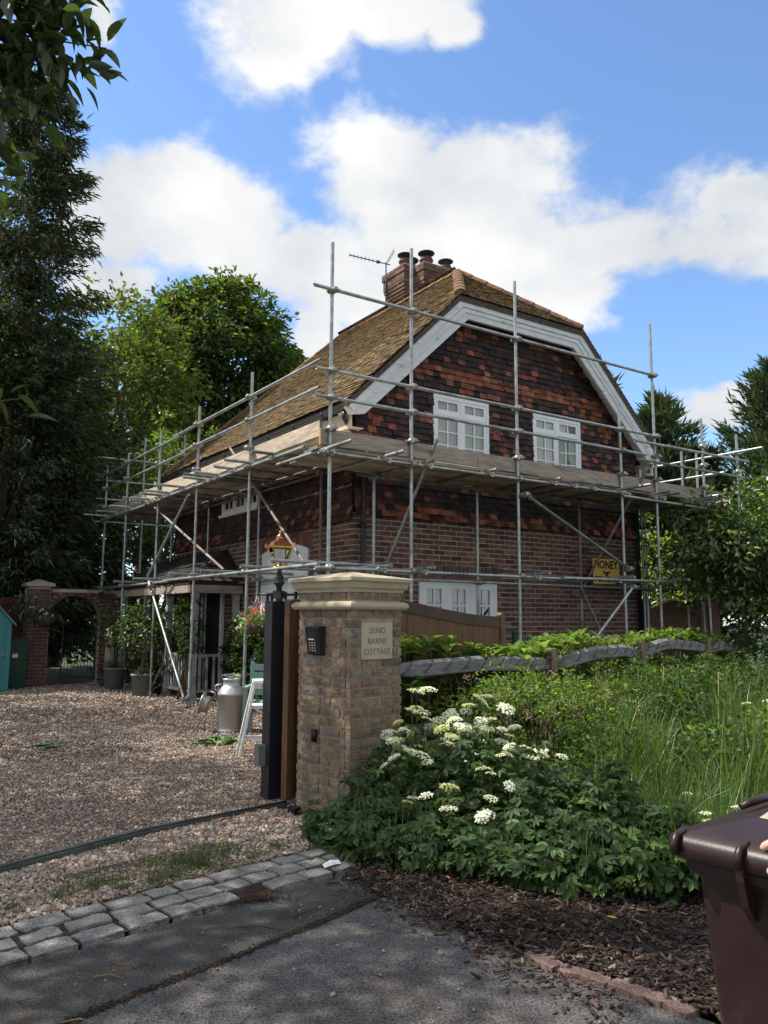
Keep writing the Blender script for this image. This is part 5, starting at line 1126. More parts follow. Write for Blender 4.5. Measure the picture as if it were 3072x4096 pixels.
sg = thing('garden_statue', 'pale weathered garden statue against the brick wall', 'statue', (5.2, 18.75, .4)); mb = MB(); mb.path([(5.2, 18.75, .4), (5.2, 18.75, .7), (5.19, 18.74, .95), (5.2, 18.75, 1.15), (5.2, 18.75, 1.22), (5.2, 18.74, 1.33)], [.12, .10, .085, .11, .04, .065], 12); mb.path([(5.2, 18.75, 1.1), (5.08, 18.68, .95), (5.14, 18.62, .85)], [.04, .035, .03], 8); mb.build('figure', 'stone', sg)
# ---------------------------------------------------------------- garden wall with arch and iron gate
gw_ = thing('garden_wall', 'dark brick garden wall with round arch and square pier', 'wall', (4.4, 19.0, 0)); WY = 19.0
ac, ar, asp = 4.46, .545, 1.44
mb = MB()
def solid(x0, x1, z0, z1, d0=.01, d1=.21): mb.box((x0, WY+d0, z0), (x1, WY+d1, z1))
solid(3.46, 3.91, 0, 2.17, -.10, .33); solid(ac+ar, 6.34, 0, 2.05)
pa = [(ac-ar, asp)]+[(ac-ar*math.cos(t_), asp+ar*math.sin(t_)) for t_ in np.linspace(0, math.pi, 17)][1:-1]+[(ac+ar, asp)]+[(ac+ar, 2.05), (ac-ar, 2.05)]
mb.prism(pa, (0, WY+.01, 0), (1, 0, 0), (0, 0, 1), (0, .2, 0)); core2 = mb.build('core', 'mortar', gw_)
gb = []
for i in range(26):
    z = i*.0785; u = 3.9-(.11 if i % 2 else 0)
    while u < 6.34:
        p, q = max(u, 3.915), min(u+.225, 6.34); u += .225
        if q-p < .04: continue
        zc_ = z+.039; half_ = 0
        if zc_ < asp: half_ = ar
        elif zc_ < asp+ar+.11: half_ = math.sqrt(max(0, (ar+.115)**2-(zc_-asp)**2))
        for a, b in ((p, min(q, ac-half_)), (max(p, ac+half_), q)) if half_ else ((p, q),):
            if b-a > .04: gb.append((a, b, zc_, WY))
for i in range(27):
    u = 3.45-(.11 if i % 2 else 0)
    while u < 3.92:
        p, q = max(u, 3.45), min(u+.225, 3.92); u += .225
        if q-p > .04: gb.append((p, q, i*.0785+.039, WY-.11))
gvar = [boxmesh('brick', .213, .05, .067, jit(random.choice([(.105, .05, .038), (.085, .042, .034), (.12, .062, .044)]), .25)) for _ in range(10)]
gb.sort(key=lambda q: -q[2]); grest = MB()
for k, (a, b, z, y) in enumerate(gb):
    if k < 300: o = place('brick', random.choice(gvar), None, core2, Vector(((a+b)/2, y+.02, z))-WO[core2.name]); o.scale.x = (b-a-.011)/.213
    else: grest.box((a+.005, y-.005, z-.033), (b-.005, y+.045, z+.033), jit((.10, .05, .038), .3))
adopt(grest.build('remaining_bricks', 'brick', None), core2, 'stuff')
for k in range(21):
    t_ = math.pi*(k+.5)/21; d = Vector((-math.cos(t_), 0, math.sin(t_))); tn = Vector((d.z, 0, -d.x)); m2 = MB(); m2.obox(Vector((ac, WY+.015, asp))+d*(ar+.055), d*.052, (0, .03, 0), tn*(.036), jit((.13, .06, .042), .25)); m2.build('voussoir', 'brick', gw_)
m2 = MB(); m2.box((3.93, WY-.04, 2.055), (6.34, WY+.25, 2.13)); m2.build('coping', 'stone', gw_).data.materials[0] = M['mortar']
m2 = MB(); c = (3.685, WY+.11); m2.add([(c[0]-.30, c[1]-.28, 2.175), (c[0]+.30, c[1]-.28, 2.175), (c[0]+.30, c[1]+.28, 2.175), (c[0]-.30, c[1]+.28, 2.175), (c[0]-.30, c[1]-.28, 2.235), (c[0]+.30, c[1]-.28, 2.235), (c[0]+.30, c[1]+.28, 2.235), (c[0]-.30, c[1]+.28, 2.235), (c[0], c[1], 2.34)], [(0, 1, 5, 4), (1, 2, 6, 5), (2, 3, 7, 6), (3, 0, 4, 7), (4, 5, 8), (5, 6, 8), (6, 7, 8), (7, 4, 8), (3, 2, 1, 0)]); m2.build('pier_cap', 'mortar', gw_)
ig = thing('iron_gate', 'black wrought iron gate standing half open in the brick arch', 'gate', (4.98, 19.1, 0)); go_ = Vector((4.97, 19.1, 0)); gd = Vector((-.55, .83, 0))
def ip(u, z): return go_+gd*u+Vector((0, 0, z))
mb = MB(); mb.bar(ip(0, .1), ip(0, 1.5), .025, .025, gd); mb.bar(ip(.98, .1), ip(.98, 1.5), .025, .025, gd); mb.bar(ip(0, .15), ip(.98, .15), .02, .03); mb.bar(ip(0, 1.05), ip(.98, 1.05), .02, .02); mb.bar(ip(0, 1.45), ip(.98, 1.45), .02, .03); mb.path([ip(.49-.49*math.cos(t_), 1.45+.5*math.sin(t_)) for t_ in np.linspace(0, math.pi, 14)], .012, 6); mb.build('frame', 'blackmetal', ig)
for k in range(9): mb = MB(); mb.path([ip(.1+k*.0975, .15), ip(.1+k*.0975, 1.05 if k % 2 else 1.18)], .007, 5); mb.build('bar', 'blackmetal', ig)
for s_ in (-1, 1):
    for k in range(2):
        mb = MB(); c = ip(.49+s_*(.10+.22*k), 1.53); mb.path([c+(gd*math.cos(t_)*s_+Vector((0, 0, 1))*math.sin(t_))*(.02+.007*t_) for t_ in np.linspace(0, 7.5, 20)], .006, 5); mb.path([ip(.49+s_*(.10+.22*k), 1.5), ip(.49+s_*.02, 1.9)], .006, 5); mb.build('scroll', 'blackmetal', ig)
# ---------------------------------------------------------------- shed, green bin, red fence
sh = thing('garden_shed', 'teal painted garden shed at the left edge', 'shed', (2.4, 18.6, 0)); SY0 = 18.15
mb = MB(); mb.prism([(1.6, 0), (3.02, 0), (3.02, 1.42), (2.31, 2.2), (1.6, 1.42)], (0, SY0+.02, 0), (1, 0, 0), (0, 0, 1), (0, 1.0, 0)); mb.build('body', 'teal', sh)
k = 0; u = 1.6
while u < 3.0:
    def ht(x): return 1.42+.78*(1-abs(x-2.31)/.71)
    m2 = MB(); m2.prism([(u, 0.02), (u+.116, .02), (u+.116, ht(u+.116)-.02), (u, ht(u)-.02)], (0, SY0, 0), (1, 0, 0), (0, 0, 1), (0, .018, 0)); m2.build('board', 'teal', sh); u += .118
for s_ in (1, -1): m2 = MB(); m2.prism([(2.31, 2.20), (2.31, 2.245), (2.31+s_*.80, 1.36), (2.31+s_*.80, 1.315)], (0, SY0-.08, 0), (1, 0, 0), (0, 0, 1), (0, 1.2, 0)); m2.build('roof', 'teal', sh)
m2 = MB(); m2.box((2.05, SY0-.02, .1), (2.80, SY0-.001, 1.32)); dd = m2.build('door', 'teal', sh); m2 = MB(); m2.box((2.86, SY0-.03, .72), (2.98, SY0-.019, .745)); m2.path([(2.90, SY0-.03, .73), (2.90, SY0-.06, .73), (2.96, SY0-.06, .73)], .008, 6); m2.build('bolt', 'coupler', dd)
m2 = MB(); m2.box((2.94, SY0-.025, .02), (3.03, SY0-.001, 1.40)); m2.build('corner_board', 'teal', sh)
gbn = thing('green_bin', 'dark green wheelie bin between the teal shed and brick pier', 'bin', (3.26, 18.75, 0))
m2 = MB(); a_, b_ = (.17, .20), (.215, .27); m2.add([(3.25+s*q[0], 18.78+t_*q[1], z) for q, z in ((a_, .0), (b_, .98)) for s, t_ in ((-1, -1), (1, -1), (1, 1), (-1, 1))], [(3, 2, 1, 0), (4, 5, 6, 7), (0, 1, 5, 4), (1, 2, 6, 5), (2, 3, 7, 6), (3, 0, 4, 7)]); m2.build('body', 'bingreen', gbn, bevel=.01)
m2 = MB(); m2.box((3.01, 18.48, .98), (3.49, 19.08, 1.015)); m2.add([(3.02, 18.50, 1.016), (3.48, 18.50, 1.016), (3.48, 19.05, 1.016), (3.02, 19.05, 1.016), (3.09, 18.6, 1.065), (3.41, 18.6, 1.065), (3.41, 18.98, 1.065), (3.09, 18.98, 1.065)], [(4, 5, 6, 7), (0, 1, 5, 4), (1, 2, 6, 5), (2, 3, 7, 6), (3, 0, 4, 7)]); m2.build('lid', 'bingreen', gbn)
m2 = MB(); m2.add([(3.14, 18.519, .66), (3.25, 18.519, .66), (3.25, 18.512, .74), (3.14, 18.512, .74)], [(0, 1, 2, 3)]); m2.build('sticker', 'white', gbn)
rf = thing('red_fence', 'red stained board fence behind the green bin', 'fence', (3.0, 19.4, 0))
for k in range(14): m2 = MB(); m2.box((1.4+k*.15, 19.40+.008*(k % 2), 0), (1.4+k*.15+.146, 19.42+.008*(k % 2), 1.93)); m2.build('board', 'redfence', rf)
# ---------------------------------------------------------------- honey sign
hs2 = thing('honey_sign', 'yellow hanging sign reading HONEY FOR SALE on the brick gable', 'sign', (11.65, 9.96, 2.2)); SYy = 9.95
mb = MB(); mb.box((11.30, SYy, 2.16), (12.0, SYy+.02, 2.615)); mb.build('panel', 'yellow', hs2)
put_text('lettering', 'HONEY', .205, (11.65, SYy-.003, 2.50), (1, 0, 0), (0, 0, 1), 'black', hs2, .001, .006, 1., .64); put_text('lettering', 'FOR SALE', .145, (11.65, SYy-.003, 2.235), (1, 0, 0), (0, 0, 1), 'black', hs2, .001, .005, 1., .62)
mb = MB(); bz = 2.355; AX2 = Matrix.Rotation(R_(90), 3, 'X'); mb.lathe([(0, -.02), (.02, -.01), (.028, 0), (.02, .006), (0, .008)], (11.65, SYy, bz), 10, ax=AX2); mb.prism([(-.012, -.02), (.012, -.02), (.017, -.05), (0, -.075), (-.017, -.05)], (11.65, SYy-.005, bz), (1, 0, 0), (0, 0, 1), (0, .004, 0))
for s_ in (1, -1):
    mb.prism([(s_*.01, .012), (s_*.10, .045), (s_*.105, .02), (s_*.02, -.002)], (11.65, SYy-.005, bz), (1, 0, 0), (0, 0, 1), (0, .004, 0)); mb.prism([(s_*.01, .0), (s_*.08, -.002), (s_*.07, -.02), (s_*.015, -.012)], (11.65, SYy-.005, bz), (1, 0, 0), (0, 0, 1), (0, .004, 0))
    for q in range(2): mb.path([(11.65+s_*.01, SYy-.004, bz-.01-.02*q), (11.65+s_*.05, SYy-.004, bz-.035-.03*q)], .0025, 4)
mb.build('bee_emblem', 'black', hs2)
mb = MB(); mb.path([(11.02, YG-.04, 2.72), (11.05, 10.0, 2.74), (11.32, 9.96, 2.75), (12.03, 9.96, 2.75)], .009, 6); mb.path([(11.02, YG-.03, 2.55), (11.12, 10.0, 2.64), (11.2, 9.97, 2.74)], .007, 6)
for x in (11.38, 11.92): mb.path([(x, 9.96, 2.75), (x, 9.96, 2.61)], .004, 5)
mb.build('bracket', 'blackmetal', hs2)
# dark green pipe frame by the wall
gf = thing('pipe_frame', 'short dark green handrail frame against the gable wall', 'handrail', (9.1, 9.9, 0)); mb = MB(); mb.bar((8.7, 9.85, 1.33), (9.27, 9.85, 1.33), .06, .06); mb.bar((9.24, 9.85, 0), (9.24, 9.85, 1.30), .06, .06, (0, 1, 0)); mb.bar((8.72, 9.85, 0), (8.72, 9.85, 1.30), .06, .06, (0, 1, 0)); mb.build('frame', 'bingreen', gf)
# ---------------------------------------------------------------- side gate on the right
sgt = thing('side_gate', 'dark brown side gate with bowed top and black strap hinge', 'gate', (13.9, 10.2, 0)); Ys = 10.12
for x0, x1, zt in ((12.93, 13.05, 1.90), (14.60, 14.85, 1.93), (15.0, 15.28, 1.93)): m2 = MB(); m2.box((x0, Ys-.03, 0), (x1, Ys+.10, zt)); m2.build('post', 'sidegate', sgt)
def bow(x): t_ = (x-13.07)/(14.58-13.07); return 1.73+.17*math.sin(math.pi*t_)**1.6
k = 12
for i in range(k):
    x0 = 13.07+i*1.51/k; x1 = 13.07+(i+1)*1.51/k-.004; m2 = MB(); m2.prism([(x0, .06), (x1, .06), (x1, bow(x1)-.08), (x0, bow(x0)-.08)], (0, Ys, 0), (1, 0, 0), (0, 0, 1), (0, .022, 0)); m2.build('board', 'sidegate', sgt)
xs = np.linspace(13.07, 14.58, 18); m2 = MB(); m2.prism([(x, bow(x)-.13) for x in xs]+[(x, bow(x)) for x in xs[::-1]], (0, Ys-.03, 0), (1, 0, 0), (0, 0, 1), (0, .07, 0)); m2.build('top_rail', 'sidegate', sgt)
m2 = MB(); m2.box((13.0, Ys-.045, 1.43), (13.75, Ys-.031, 1.50)); m2.box((12.98, Ys-.05, 1.36), (13.05, Ys-.031, 1.57)); m2.build('strap_hinge', 'blackmetal', sgt)
# ================================================================ post and rail fence
fn = thing('post_and_rail_fence', 'weathered oak post and rail fence in front of the laurel hedge', 'fence', (3.9, 5.85, 0)); FA = R_(13); fu = Vector((math.cos(FA), math.sin(FA), 0)); fv = Vector((-fu.y, fu.x, 0)); F0 = Vector((3.72, 5.80, 0))
def fp(u, v, z): return F0+fu*u+fv*v+Vector((0, 0, z))
PU = [.30, 2.93, 5.13, 7.35, 8.75]; PT = [1.13, 1.19, 1.25, 1.25, 1.23]
for k, (u, zt) in enumerate(zip(PU, PT)):
    mb = MB(); c = [(-.07, -.085), (.075, -.085), (.07, .06), (-.065, .06)]
    if k == 0: c = [(-.03, -.04), (.035, -.045), (.03, .04), (-.035, .04)]
    rings = []
    for z_ in np.linspace(-.02, zt, 7): rings += [fp(u+a*(1-.12*z_)+random.gauss(0, .004), b*(1-.1*z_)+random.gauss(0, .004), z_) for a, b in c]
    fs = [(i*4+k2, i*4+(k2+1) % 4, (i+1)*4+(k2+1) % 4, (i+1)*4+k2) for i in range(6) for k2 in range(4)]+[(24, 25, 26, 27)]; mb.add(rings, fs); mb.build('post', 'fencepost', fn, bevel=.006)
def rail(pts, w, h, seed, wire=True):
    rnd = random.Random(seed); n = 15; P = []
    for i in range(n):
        t_ = i/(n-1); f_ = t_*(len(pts)-1); a = int(min(f_, len(pts)-2)); p = Vector(pts[a]).lerp(Vector(pts[a+1]), f_-a); P.append(p)
    mb = MB(); vs = []
    sec = [(-1, -.80), (-.86, -1), (.85, -1), (1, -.85), (1, .70), (.75, .95), (-.05, 1), (-.80, .62)]; ph_ = rnd.uniform(0, 6)
    for i, p in enumerate(P):
        tp_ = min(1, .66+min(i, n-1-i)*.2)
        vs += [p+fv*(a*w/2*tp_*(1+.02*math.sin(i*.45+ph_+q_)))+Vector((0, 0, b*h/2*tp_*(1+rnd.gauss(0, .012)+.02*math.sin(i*.4+ph_+q_*2)))) for q_, (a, b) in enumerate(sec)]
    m = len(sec); fs = [(i*m+k, i*m+(k+1) % m, (i+1)*m+(k+1) % m, (i+1)*m+k) for i in range(n-1) for k in range(m)]+[tuple(range(m))[::-1], tuple((n-1)*m+k for k in range(m))]
    mb.add(vs, fs); o = mb.build('rail', 'fence', fn)
    if wire:
        L_ = (P[-1]-P[0]).length; k = int(L_/.27)
        for i in range(k):
            t_ = (i+.5)/k; p = P[min(int(t_*(n-1)), n-1)].lerp(P[min(int(t_*(n-1))+1, n-1)], t_*(n-1) % 1); m2 = MB(); m2.path([p+fu*(.11*math.sin(a)*1.0)+fv*math.cos(a)*w*.56+Vector((0, 0, math.sin(a)*h*.56)) for a in np.linspace(0, 6.28, 11)], .0042, 4, cap=False); m2.build('wire_wrap', 'wire', o)
rail([fp(.33, -.02, 1.055), fp(1.6, -.03, 1.075), fp(2.95, 0, 1.02)], .11, .145, 1); rail([fp(2.90, 0, 1.01), fp(3.9, -.02, 1.115), fp(4.6, -.01, 1.125), fp(5.15, 0, 1.07)], .11, .145, 2)
rail([fp(5.10, 0, 1.09), fp(5.9, -.02, 1.19), fp(6.6, -.01, 1.15), fp(7.37, 0, 1.10)], .11, .14, 3); rail([fp(7.33, 0, 1.08), fp(8.0, 0, 1.12), fp(8.77, 0, 1.08)], .11, .14, 4)
rail([fp(.33, 0, .50), fp(2.95, 0, .53)], .09, .12, 5, False); rail([fp(2.9, 0, .52), fp(5.15, 0, .56)], .09, .12, 6, False); rail([fp(5.1, 0, .56), fp(7.37, 0, .6)], .09, .12, 7, False); rail([fp(7.33, 0, .6), fp(8.8, 0, .62)], .09, .12, 8, False)
# ================================================================ brown wheelie bin and the hand on it
bb = thing('brown_bin', 'brown plastic wheelie bin in the right foreground', 'bin', (2.1, 1.0, 0))
e1 = Vector((.125, -.992, 0)).normalized(); e2 = Vector((-e1.y, e1.x, 0)); Cb = Vector((1.80, 1.33, 0))     # e1 along the front edge, e2 towards the back
def bq(u, v, z): return Cb+e1*u+e2*v+Vector((0, 0, z))
BW, BD = .57, .70
mb = MB(); lev = [(.02, .085, .09), (.30, .062, .06), (.60, .042, .04), (.83, .026, .022), (.87, .024, .018), (.885, .004, .0), (.925, .0, -.004)]
vs = []
for z, iu, iv in lev:
    r = .04; U0, U1, V0, V1 = iu, BW-iu, iv, BD-iv
    for (cu_, cv_, a0) in ((U0+r, V0+r, math.pi), (U1-r, V0+r, 1.5*math.pi), (U1-r, V1-r, 0), (U0+r, V1-r, .5*math.pi)):
        for k in range(4): a = a0+k*math.pi/6; vs.append(bq(cu_+r*math.cos(a), cv_+r*math.sin(a), z))
n = 16; fs = [(i*n+k, i*n+(k+1) % n, (i+1)*n+(k+1) % n, (i+1)*n+k) for i in range(len(lev)-1) for k in range(n)]+[tuple(range(n))[::-1]]
mb.add(vs, fs, None, True); mb.build('body', 'binbrown', bb)
mb = MB(); mb.prism([(-.006, .89), (.012, .90), (.012, .94), (-.012, .935)], bq(.02, 0, 0), e2, (0, 0, 1), e1*(BW-.04)); mb.build('rim_ledge', 'binbrown', bb)
mb = MB(); vs = []; lv = [(-.018, .915), (-.030, .925), (-.030, .955), (-.016, .972), (.03, .985), (.12, 1.012), (.20, 1.022)]
for ins, z in lv:
    r = .035; U0, U1, V0, V1 = ins, BW-ins, ins*.9, BD-ins*.6
    for (cu_, cv_, a0) in ((U0+r, V0+r, math.pi), (U1-r, V0+r, 1.5*math.pi), (U1-r, V1-r, 0), (U0+r, V1-r, .5*math.pi)):
        for k in range(4): a = a0+k*math.pi/6; vs.append(bq(cu_+r*math.cos(a), cv_+r*math.sin(a), z))
fs = [(i*n+k, i*n+(k+1) % n, (i+1)*n+(k+1) % n, (i+1)*n+k) for i in range(len(lv)-1) for k in range(n)]+[tuple((len(lv)-1)*n+k for k in range(n)), tuple(range(n))[::-1]]
mb.add(vs, fs, None, True); lid = mb.build('lid', 'binbrown', bb)
mb = MB(); mb.path([bq(-.022, .0, .952), bq(BW+.02, 0, .952)], .017, 10); mb.build('front_lip', 'binbrown', lid)
for u in (.005, .165, .36, .55):
    mb = MB(); mb.path([bq(u, -.035, .93), bq(u, -.040, .955), bq(u, -.025, .972), bq(u, .01, .978)], .010, 6); mb.build('rib', 'binbrown', lid)
for u in (.165, .36): mb = MB(); mb.prism([(-.036, .94), (-.034, .90), (-.016, .84), (0.02, .80), (.02, .93)], bq(u-.009, 0, 0), e2, (0, 0, 1), e1*.018); mb.build('buttress', 'binbrown', bb)
mb = MB(); mb.path([bq(.03, .27, 1.000), bq(.045, .30, 1.012), bq(.045, .44, 1.012), bq(.03, .47, 1.0)], [.008, .012, .012, .008], 8); mb.build('grip', 'binbrown', lid)
mb = MB(); mb.path([bq(.05, BD+.06, .97), bq(BW-.05, BD+.06, .97)], .016, 10); mb.build('handle_bar', 'binbrown', bb)
for u in (.06, BW-.06): mb = MB(); mb.path([bq(u, BD-.02, .93), bq(u, BD+.05, .965)], .02, 8); mb.build('handle_stub', 'binbrown', bb)
mb = MB(); nst = MB(); q = lambda u, v, dz=.003: bq(u, v, .985+(v-.03)*.30*(v < .12)+(v >= .12)*(.027+(v-.12)*.12*(v < .2)+(v >= .2)*.0096)+dz)
lab = MB(); us, ve = np.linspace(.16, .50, 6), [.20, .30, .42, .5]; lab.add([bq(u, v, 1.0245) for v in ve for u in us], [(j*6+i, j*6+i+1, (j+1)*6+i+1, (j+1)*6+i) for j in range(3) for i in range(5)]); lab.build('label', mat('label_film', (.23, .26, .33), .18, var=.1, bump=0), lid)
s2 = MB(); s2.add([bq(.145, .125, 1.0155), bq(.52, .125, 1.0155), bq(.52, .185, 1.0235), bq(.145, .185, 1.0235)], [(0, 1, 2, 3)]); s2.build('tape', mat('label_tape', (.42, .32, .24), .5, var=.1, bump=0), lid)
for k in range(5): s2 = MB(); s2.add([bq(.30, .26+.035*k, 1.0252), bq(.30+.15-.02*(k % 3), .26+.035*k, 1.0252), bq(.30+.15-.02*(k % 3), .272+.035*k, 1.0252), bq(.30, .272+.035*k, 1.0252)], [(0, 1, 2, 3)]); s2.build('print_line', mat('print_pale', (.55, .57, .60), .5, var=0, bump=0) if k == 0 else bpy.data.materials['print_pale'], lid)
for s_ in (0, 1): mb = MB(); AXe = e1.to_track_quat('Z', 'Y').to_matrix(); mb.lathe([(0, -.02), (.06, -.02), (.095, -.02), (.10, -.01), (.10, .01), (.095, .02), (.06, .02), (0, .02)], bq(.04+s_*(BW-.08), BD-.03, .10), 18, ax=AXe); mb.build('wheel', 'blackmetal', bb)
dl = MB(); dl.add([bq(.245, -.008, .875), bq(.262, -.014, .87), bq(.275, -.018, .80), bq(.266, -.012, .755), bq(.25, -.016, .80), bq(.24, -.012, .85)], [(0, 1, 5), (1, 2, 4, 5), (2, 3, 4)], (.30, .22, .10)); tag(dl.build('dry_leaf', 'chip', None, bq(.25, -.01, .8)), 'curled dry leaf stuck to the front of the brown bin', 'leaf')
# person standing to the right, fingers on the lid edge
pe = thing('person', 'person in dark clothes holding the brown bin lid, fingers showing at the right edge', 'person', (2.27, .43, 0))
def skin(name, verts, edges, m, parent, root=0, sub_=2):
    me = bpy.data.meshes.new(name); w = WO[parent.name]; me.from_pydata([Vector(v[:3])-w for v in verts], edges, []); o = place(name, me, m, parent); me.materials.clear(); me.materials.append(M[m])
    sk = o.modifiers.new('skin', 'SKIN'); sk.use_smooth_shade = True
    if not me.skin_vertices: me.skin_vertices.new()
    for i, v in enumerate(verts): me.skin_vertices[0].data[i].radius = (v[3], v[4] if len(v) > 4 else v[3])
    me.skin_vertices[0].data[root].use_root = True
    ss = o.modifiers.new('sub', 'SUBSURF'); ss.levels = ss.render_levels = sub_; return o
hx, hy = 2.27, .43; hd = Vector((-.5, .86, 0)); sdp = Vector((.86, .5, 0))
def bpz(s, f, z): v = Vector((hx, hy, 0))+sdp*s+hd*f; return (v.x, v.y, z)
grip = bq(.208, -.015, .992)
V_ = [(*bpz(0, 0, .95), .15, .12), (*bpz(0, .02, 1.15), .14, .11), (*bpz(0, .05, 1.38), .17, .11), (*bpz(0, .05, 1.46), .07), (*bpz(0, .08, 1.54), .055), (*bpz(0, .10, 1.63), .082, .095), (*bpz(0, .10, 1.72), .07, .08),
      (*bpz(.10, 0, .88), .09), (*bpz(.12, .03, .48), .06), (*bpz(.12, -.01, .09), .042), (*bpz(.12, .13, .045), .04), (*bpz(-.10, 0, .88), .09), (*bpz(-.12, .03, .48), .06), (*bpz(-.12, -.01, .09), .042), (*bpz(-.12, .13, .045), .04),
      (*bpz(.20, .04, 1.40), .065), (*bpz(.27, .06, 1.15), .048), (*bpz(.26, .18, .95), .035), (*bpz(-.20, .05, 1.40), .065)]
el_ = Vector(bpz(-.30, .22, 1.14)); wr = bq(.371, -.02, 1.012); V_ += [(*el_, .047), (*wr, .030)]
fdir = (grip-wr).normalized(); E_ = [(0, 1), (1, 2), (2, 3), (3, 4), (4, 5), (5, 6), (0, 7), (7, 8), (8, 9), (9, 10), (0, 11), (11, 12), (12, 13), (13, 14), (2, 15), (15, 16), (16, 17), (2, 18), (18, 19), (19, 20)]
VB = [(*v[:3], *[q*.86 for q in v[3:]]) for v in V_[:20]]+[(*wr, .026, .022)]; EB = list(E_)
VB += [(*(wr+fdir*.05), .034, .016)]; EB.append((20, 21))
# four fingers over the lid edge, thumb under the lip, all in one surface with the arm
for k, L_ in enumerate((.074, .082, .078, .062)):
    b = wr+fdir*.085+e2*(-.016+.021*k); a1 = b+fdir*L_*.36+Vector((0, 0, .006)); a2 = a1+fdir*L_*.33-Vector((0, 0, .004)); a3 = a2+fdir*L_*.27-Vector((0, 0, .012)); i0 = len(VB)
    VB += [(*b, .0105), (*a1, .0100), (*a2, .0092), (*a3, .0080)]; EB += [(21, i0), (i0, i0+1), (i0+1, i0+2), (i0+2, i0+3)]
b = wr+fdir*.04-e2*.034-Vector((0, 0, .022)); i0 = len(VB); VB += [(*b, .013), (*(b+fdir*.05-e2*.008-Vector((0, 0, .022))), .0115), (*(b+fdir*.095-e2*.002-Vector((0, 0, .032))), .0098)]; EB += [(21, i0), (i0, i0+1), (i0+1, i0+2)]
skin('body', VB, EB, 'skin', pe)
def cloth(name, idx, ed, m, k=1.06): skin(name, [(*V_[i][:3], *[q*k for q in V_[i][3:]]) for i in idx], [(idx.index(p), idx.index(q)) for p, q in ed], m, pe)
cloth('jumper', [0, 1, 2, 3, 15, 16, 17, 18, 19], [(0, 1), (1, 2), (2, 3), (2, 15), (15, 16), (16, 17), (2, 18), (18, 19)], 'cloth'); cloth('trousers', [0, 7, 8, 9, 11, 12, 13], [(0, 7), (7, 8), (8, 9), (0, 11), (11, 12), (12, 13)], 'denim', 1.12)
cloth('shoe', [9, 10], [(9, 10)], 'black', 1.2); cloth('shoe', [13, 14], [(13, 14)], 'black', 1.2)
sl_v = [V_[18], V_[19], (*(Vector(V_[19][:3]).lerp(wr, .85)), .040)]; skin('sleeve', [(*v[:3], v[3]*1.1) for v in sl_v], [(0, 1), (1, 2)], 'cloth', pe)
hb = Vector(bpz(0, .10, 1.67)); mb = MB(); mb.lathe([(0, -.12), (.05, -.115), (.075, -.07), (.085, 0), (.083, .05), (.06, .10), (0, .125)], hb+hd*.01, 18); mb.path([hb+hd*.08+Vector((0, 0, .01)), hb+hd*.112+Vector((0, 0, -.025))], [.012, .016], 8)
for s_ in (1, -1): mb.path([hb+sdp*s_*.082+Vector((0, 0, .02)), hb+sdp*s_*.09+Vector((0, 0, -.03))], [.012, .010], 7)
mb.build('face', 'skin', pe)
mb = MB(); mb.lathe([(.088, .0), (.092, .05), (.07, .105), (0, .135)], hb-hd*.008, 18); mb.build('hair', 'hair', pe)
# ================================================================ litter
def litter_leaf(c, s_, col, label, cat='leaf', group=None, curl=.25):
    a = random.uniform(0, 6.28); d = Vector((math.cos(a), math.sin(a), 0)); w = Vector((-d.y, d.x, 0)); c = Vector((*c, .018)); mb = MB()
    T = [(-.5, 0, .02), (-.2, .26, curl*.4), (.2, .24, curl*.5), (.5, 0, .05), (.2, -.24, curl*.3), (-.2, -.26, curl*.45), (0, 0, 0)]
    mb.add([c+d*u*s_+w*v*s_+Vector((0, 0, h_*s_)) for u, v, h_ in T], [(0, 6, 1), (1, 6, 2), (2, 6, 3), (3, 6, 4), (4, 6, 5), (5, 6, 0)], col); o = mb.build('fallen_leaf', 'chip', None, tuple(c)); tag(o, label, cat, group)
OR, YE, GN = (.42, .13, .05), (.50, .33, .05), (.16, .24, .08)
for (p, s_, col, lb_) in (((2.635, 6.303), .07, YE, 'yellow fallen leaf on the gravel above the track'), ((2.121, 6.97), .07, (.45, .25, .06), 'golden fallen leaf farthest out on the open gravel'), ((2.72, 5.90), .09, OR, 'orange fallen leaf just below the gate track'), ((2.77, 5.665), .10, (.33, .10, .06), 'large red brown fallen leaf near the pillar'), ((2.848, 5.60), .07, OR, 'small orange fallen leaf next to the large red brown one'), ((2.922, 5.078), .10, (.45, .16, .06), 'bright orange fallen leaf by the trailing plants'), ((2.50, 5.83), .09, (.38, .15, .07), 'orange brown fallen leaf left of the others below the track'), ((2.05, 5.80), .07, (.40, .10, .06), 'small red leaf lying against the track'), ((2.80, 4.15), .07, OR, 'orange leaf on the mulch edge by the setts'), ((1.75, 6.3), .06, (.30, .12, .06), 'brown leaf near the middle of the gravel'), ((3.05, 3.85), .06, OR, 'orange leaf among the low leaves over the mulch'), ((3.35, 2.9), .06, YE, 'pale yellow leaf on the bark mulch')):
    litter_leaf(p, s_, col, lb_)
for k in range(7): litter_leaf((2.186+random.gauss(0, .12), 10.15+random.gauss(0, .1)), .20, GN, 'cut green laurel leaf in the left heap on the gravel', 'leaf', 'cut leaves in the left heap')
for k in range(16): litter_leaf((4.0+random.gauss(0, .16), 9.35+random.gauss(0, .14)), .17, jit((.13, .22, .06), .3), 'cut green leaf in the heap by the milk churn', 'leaf', 'cut leaves by the churn', .5)
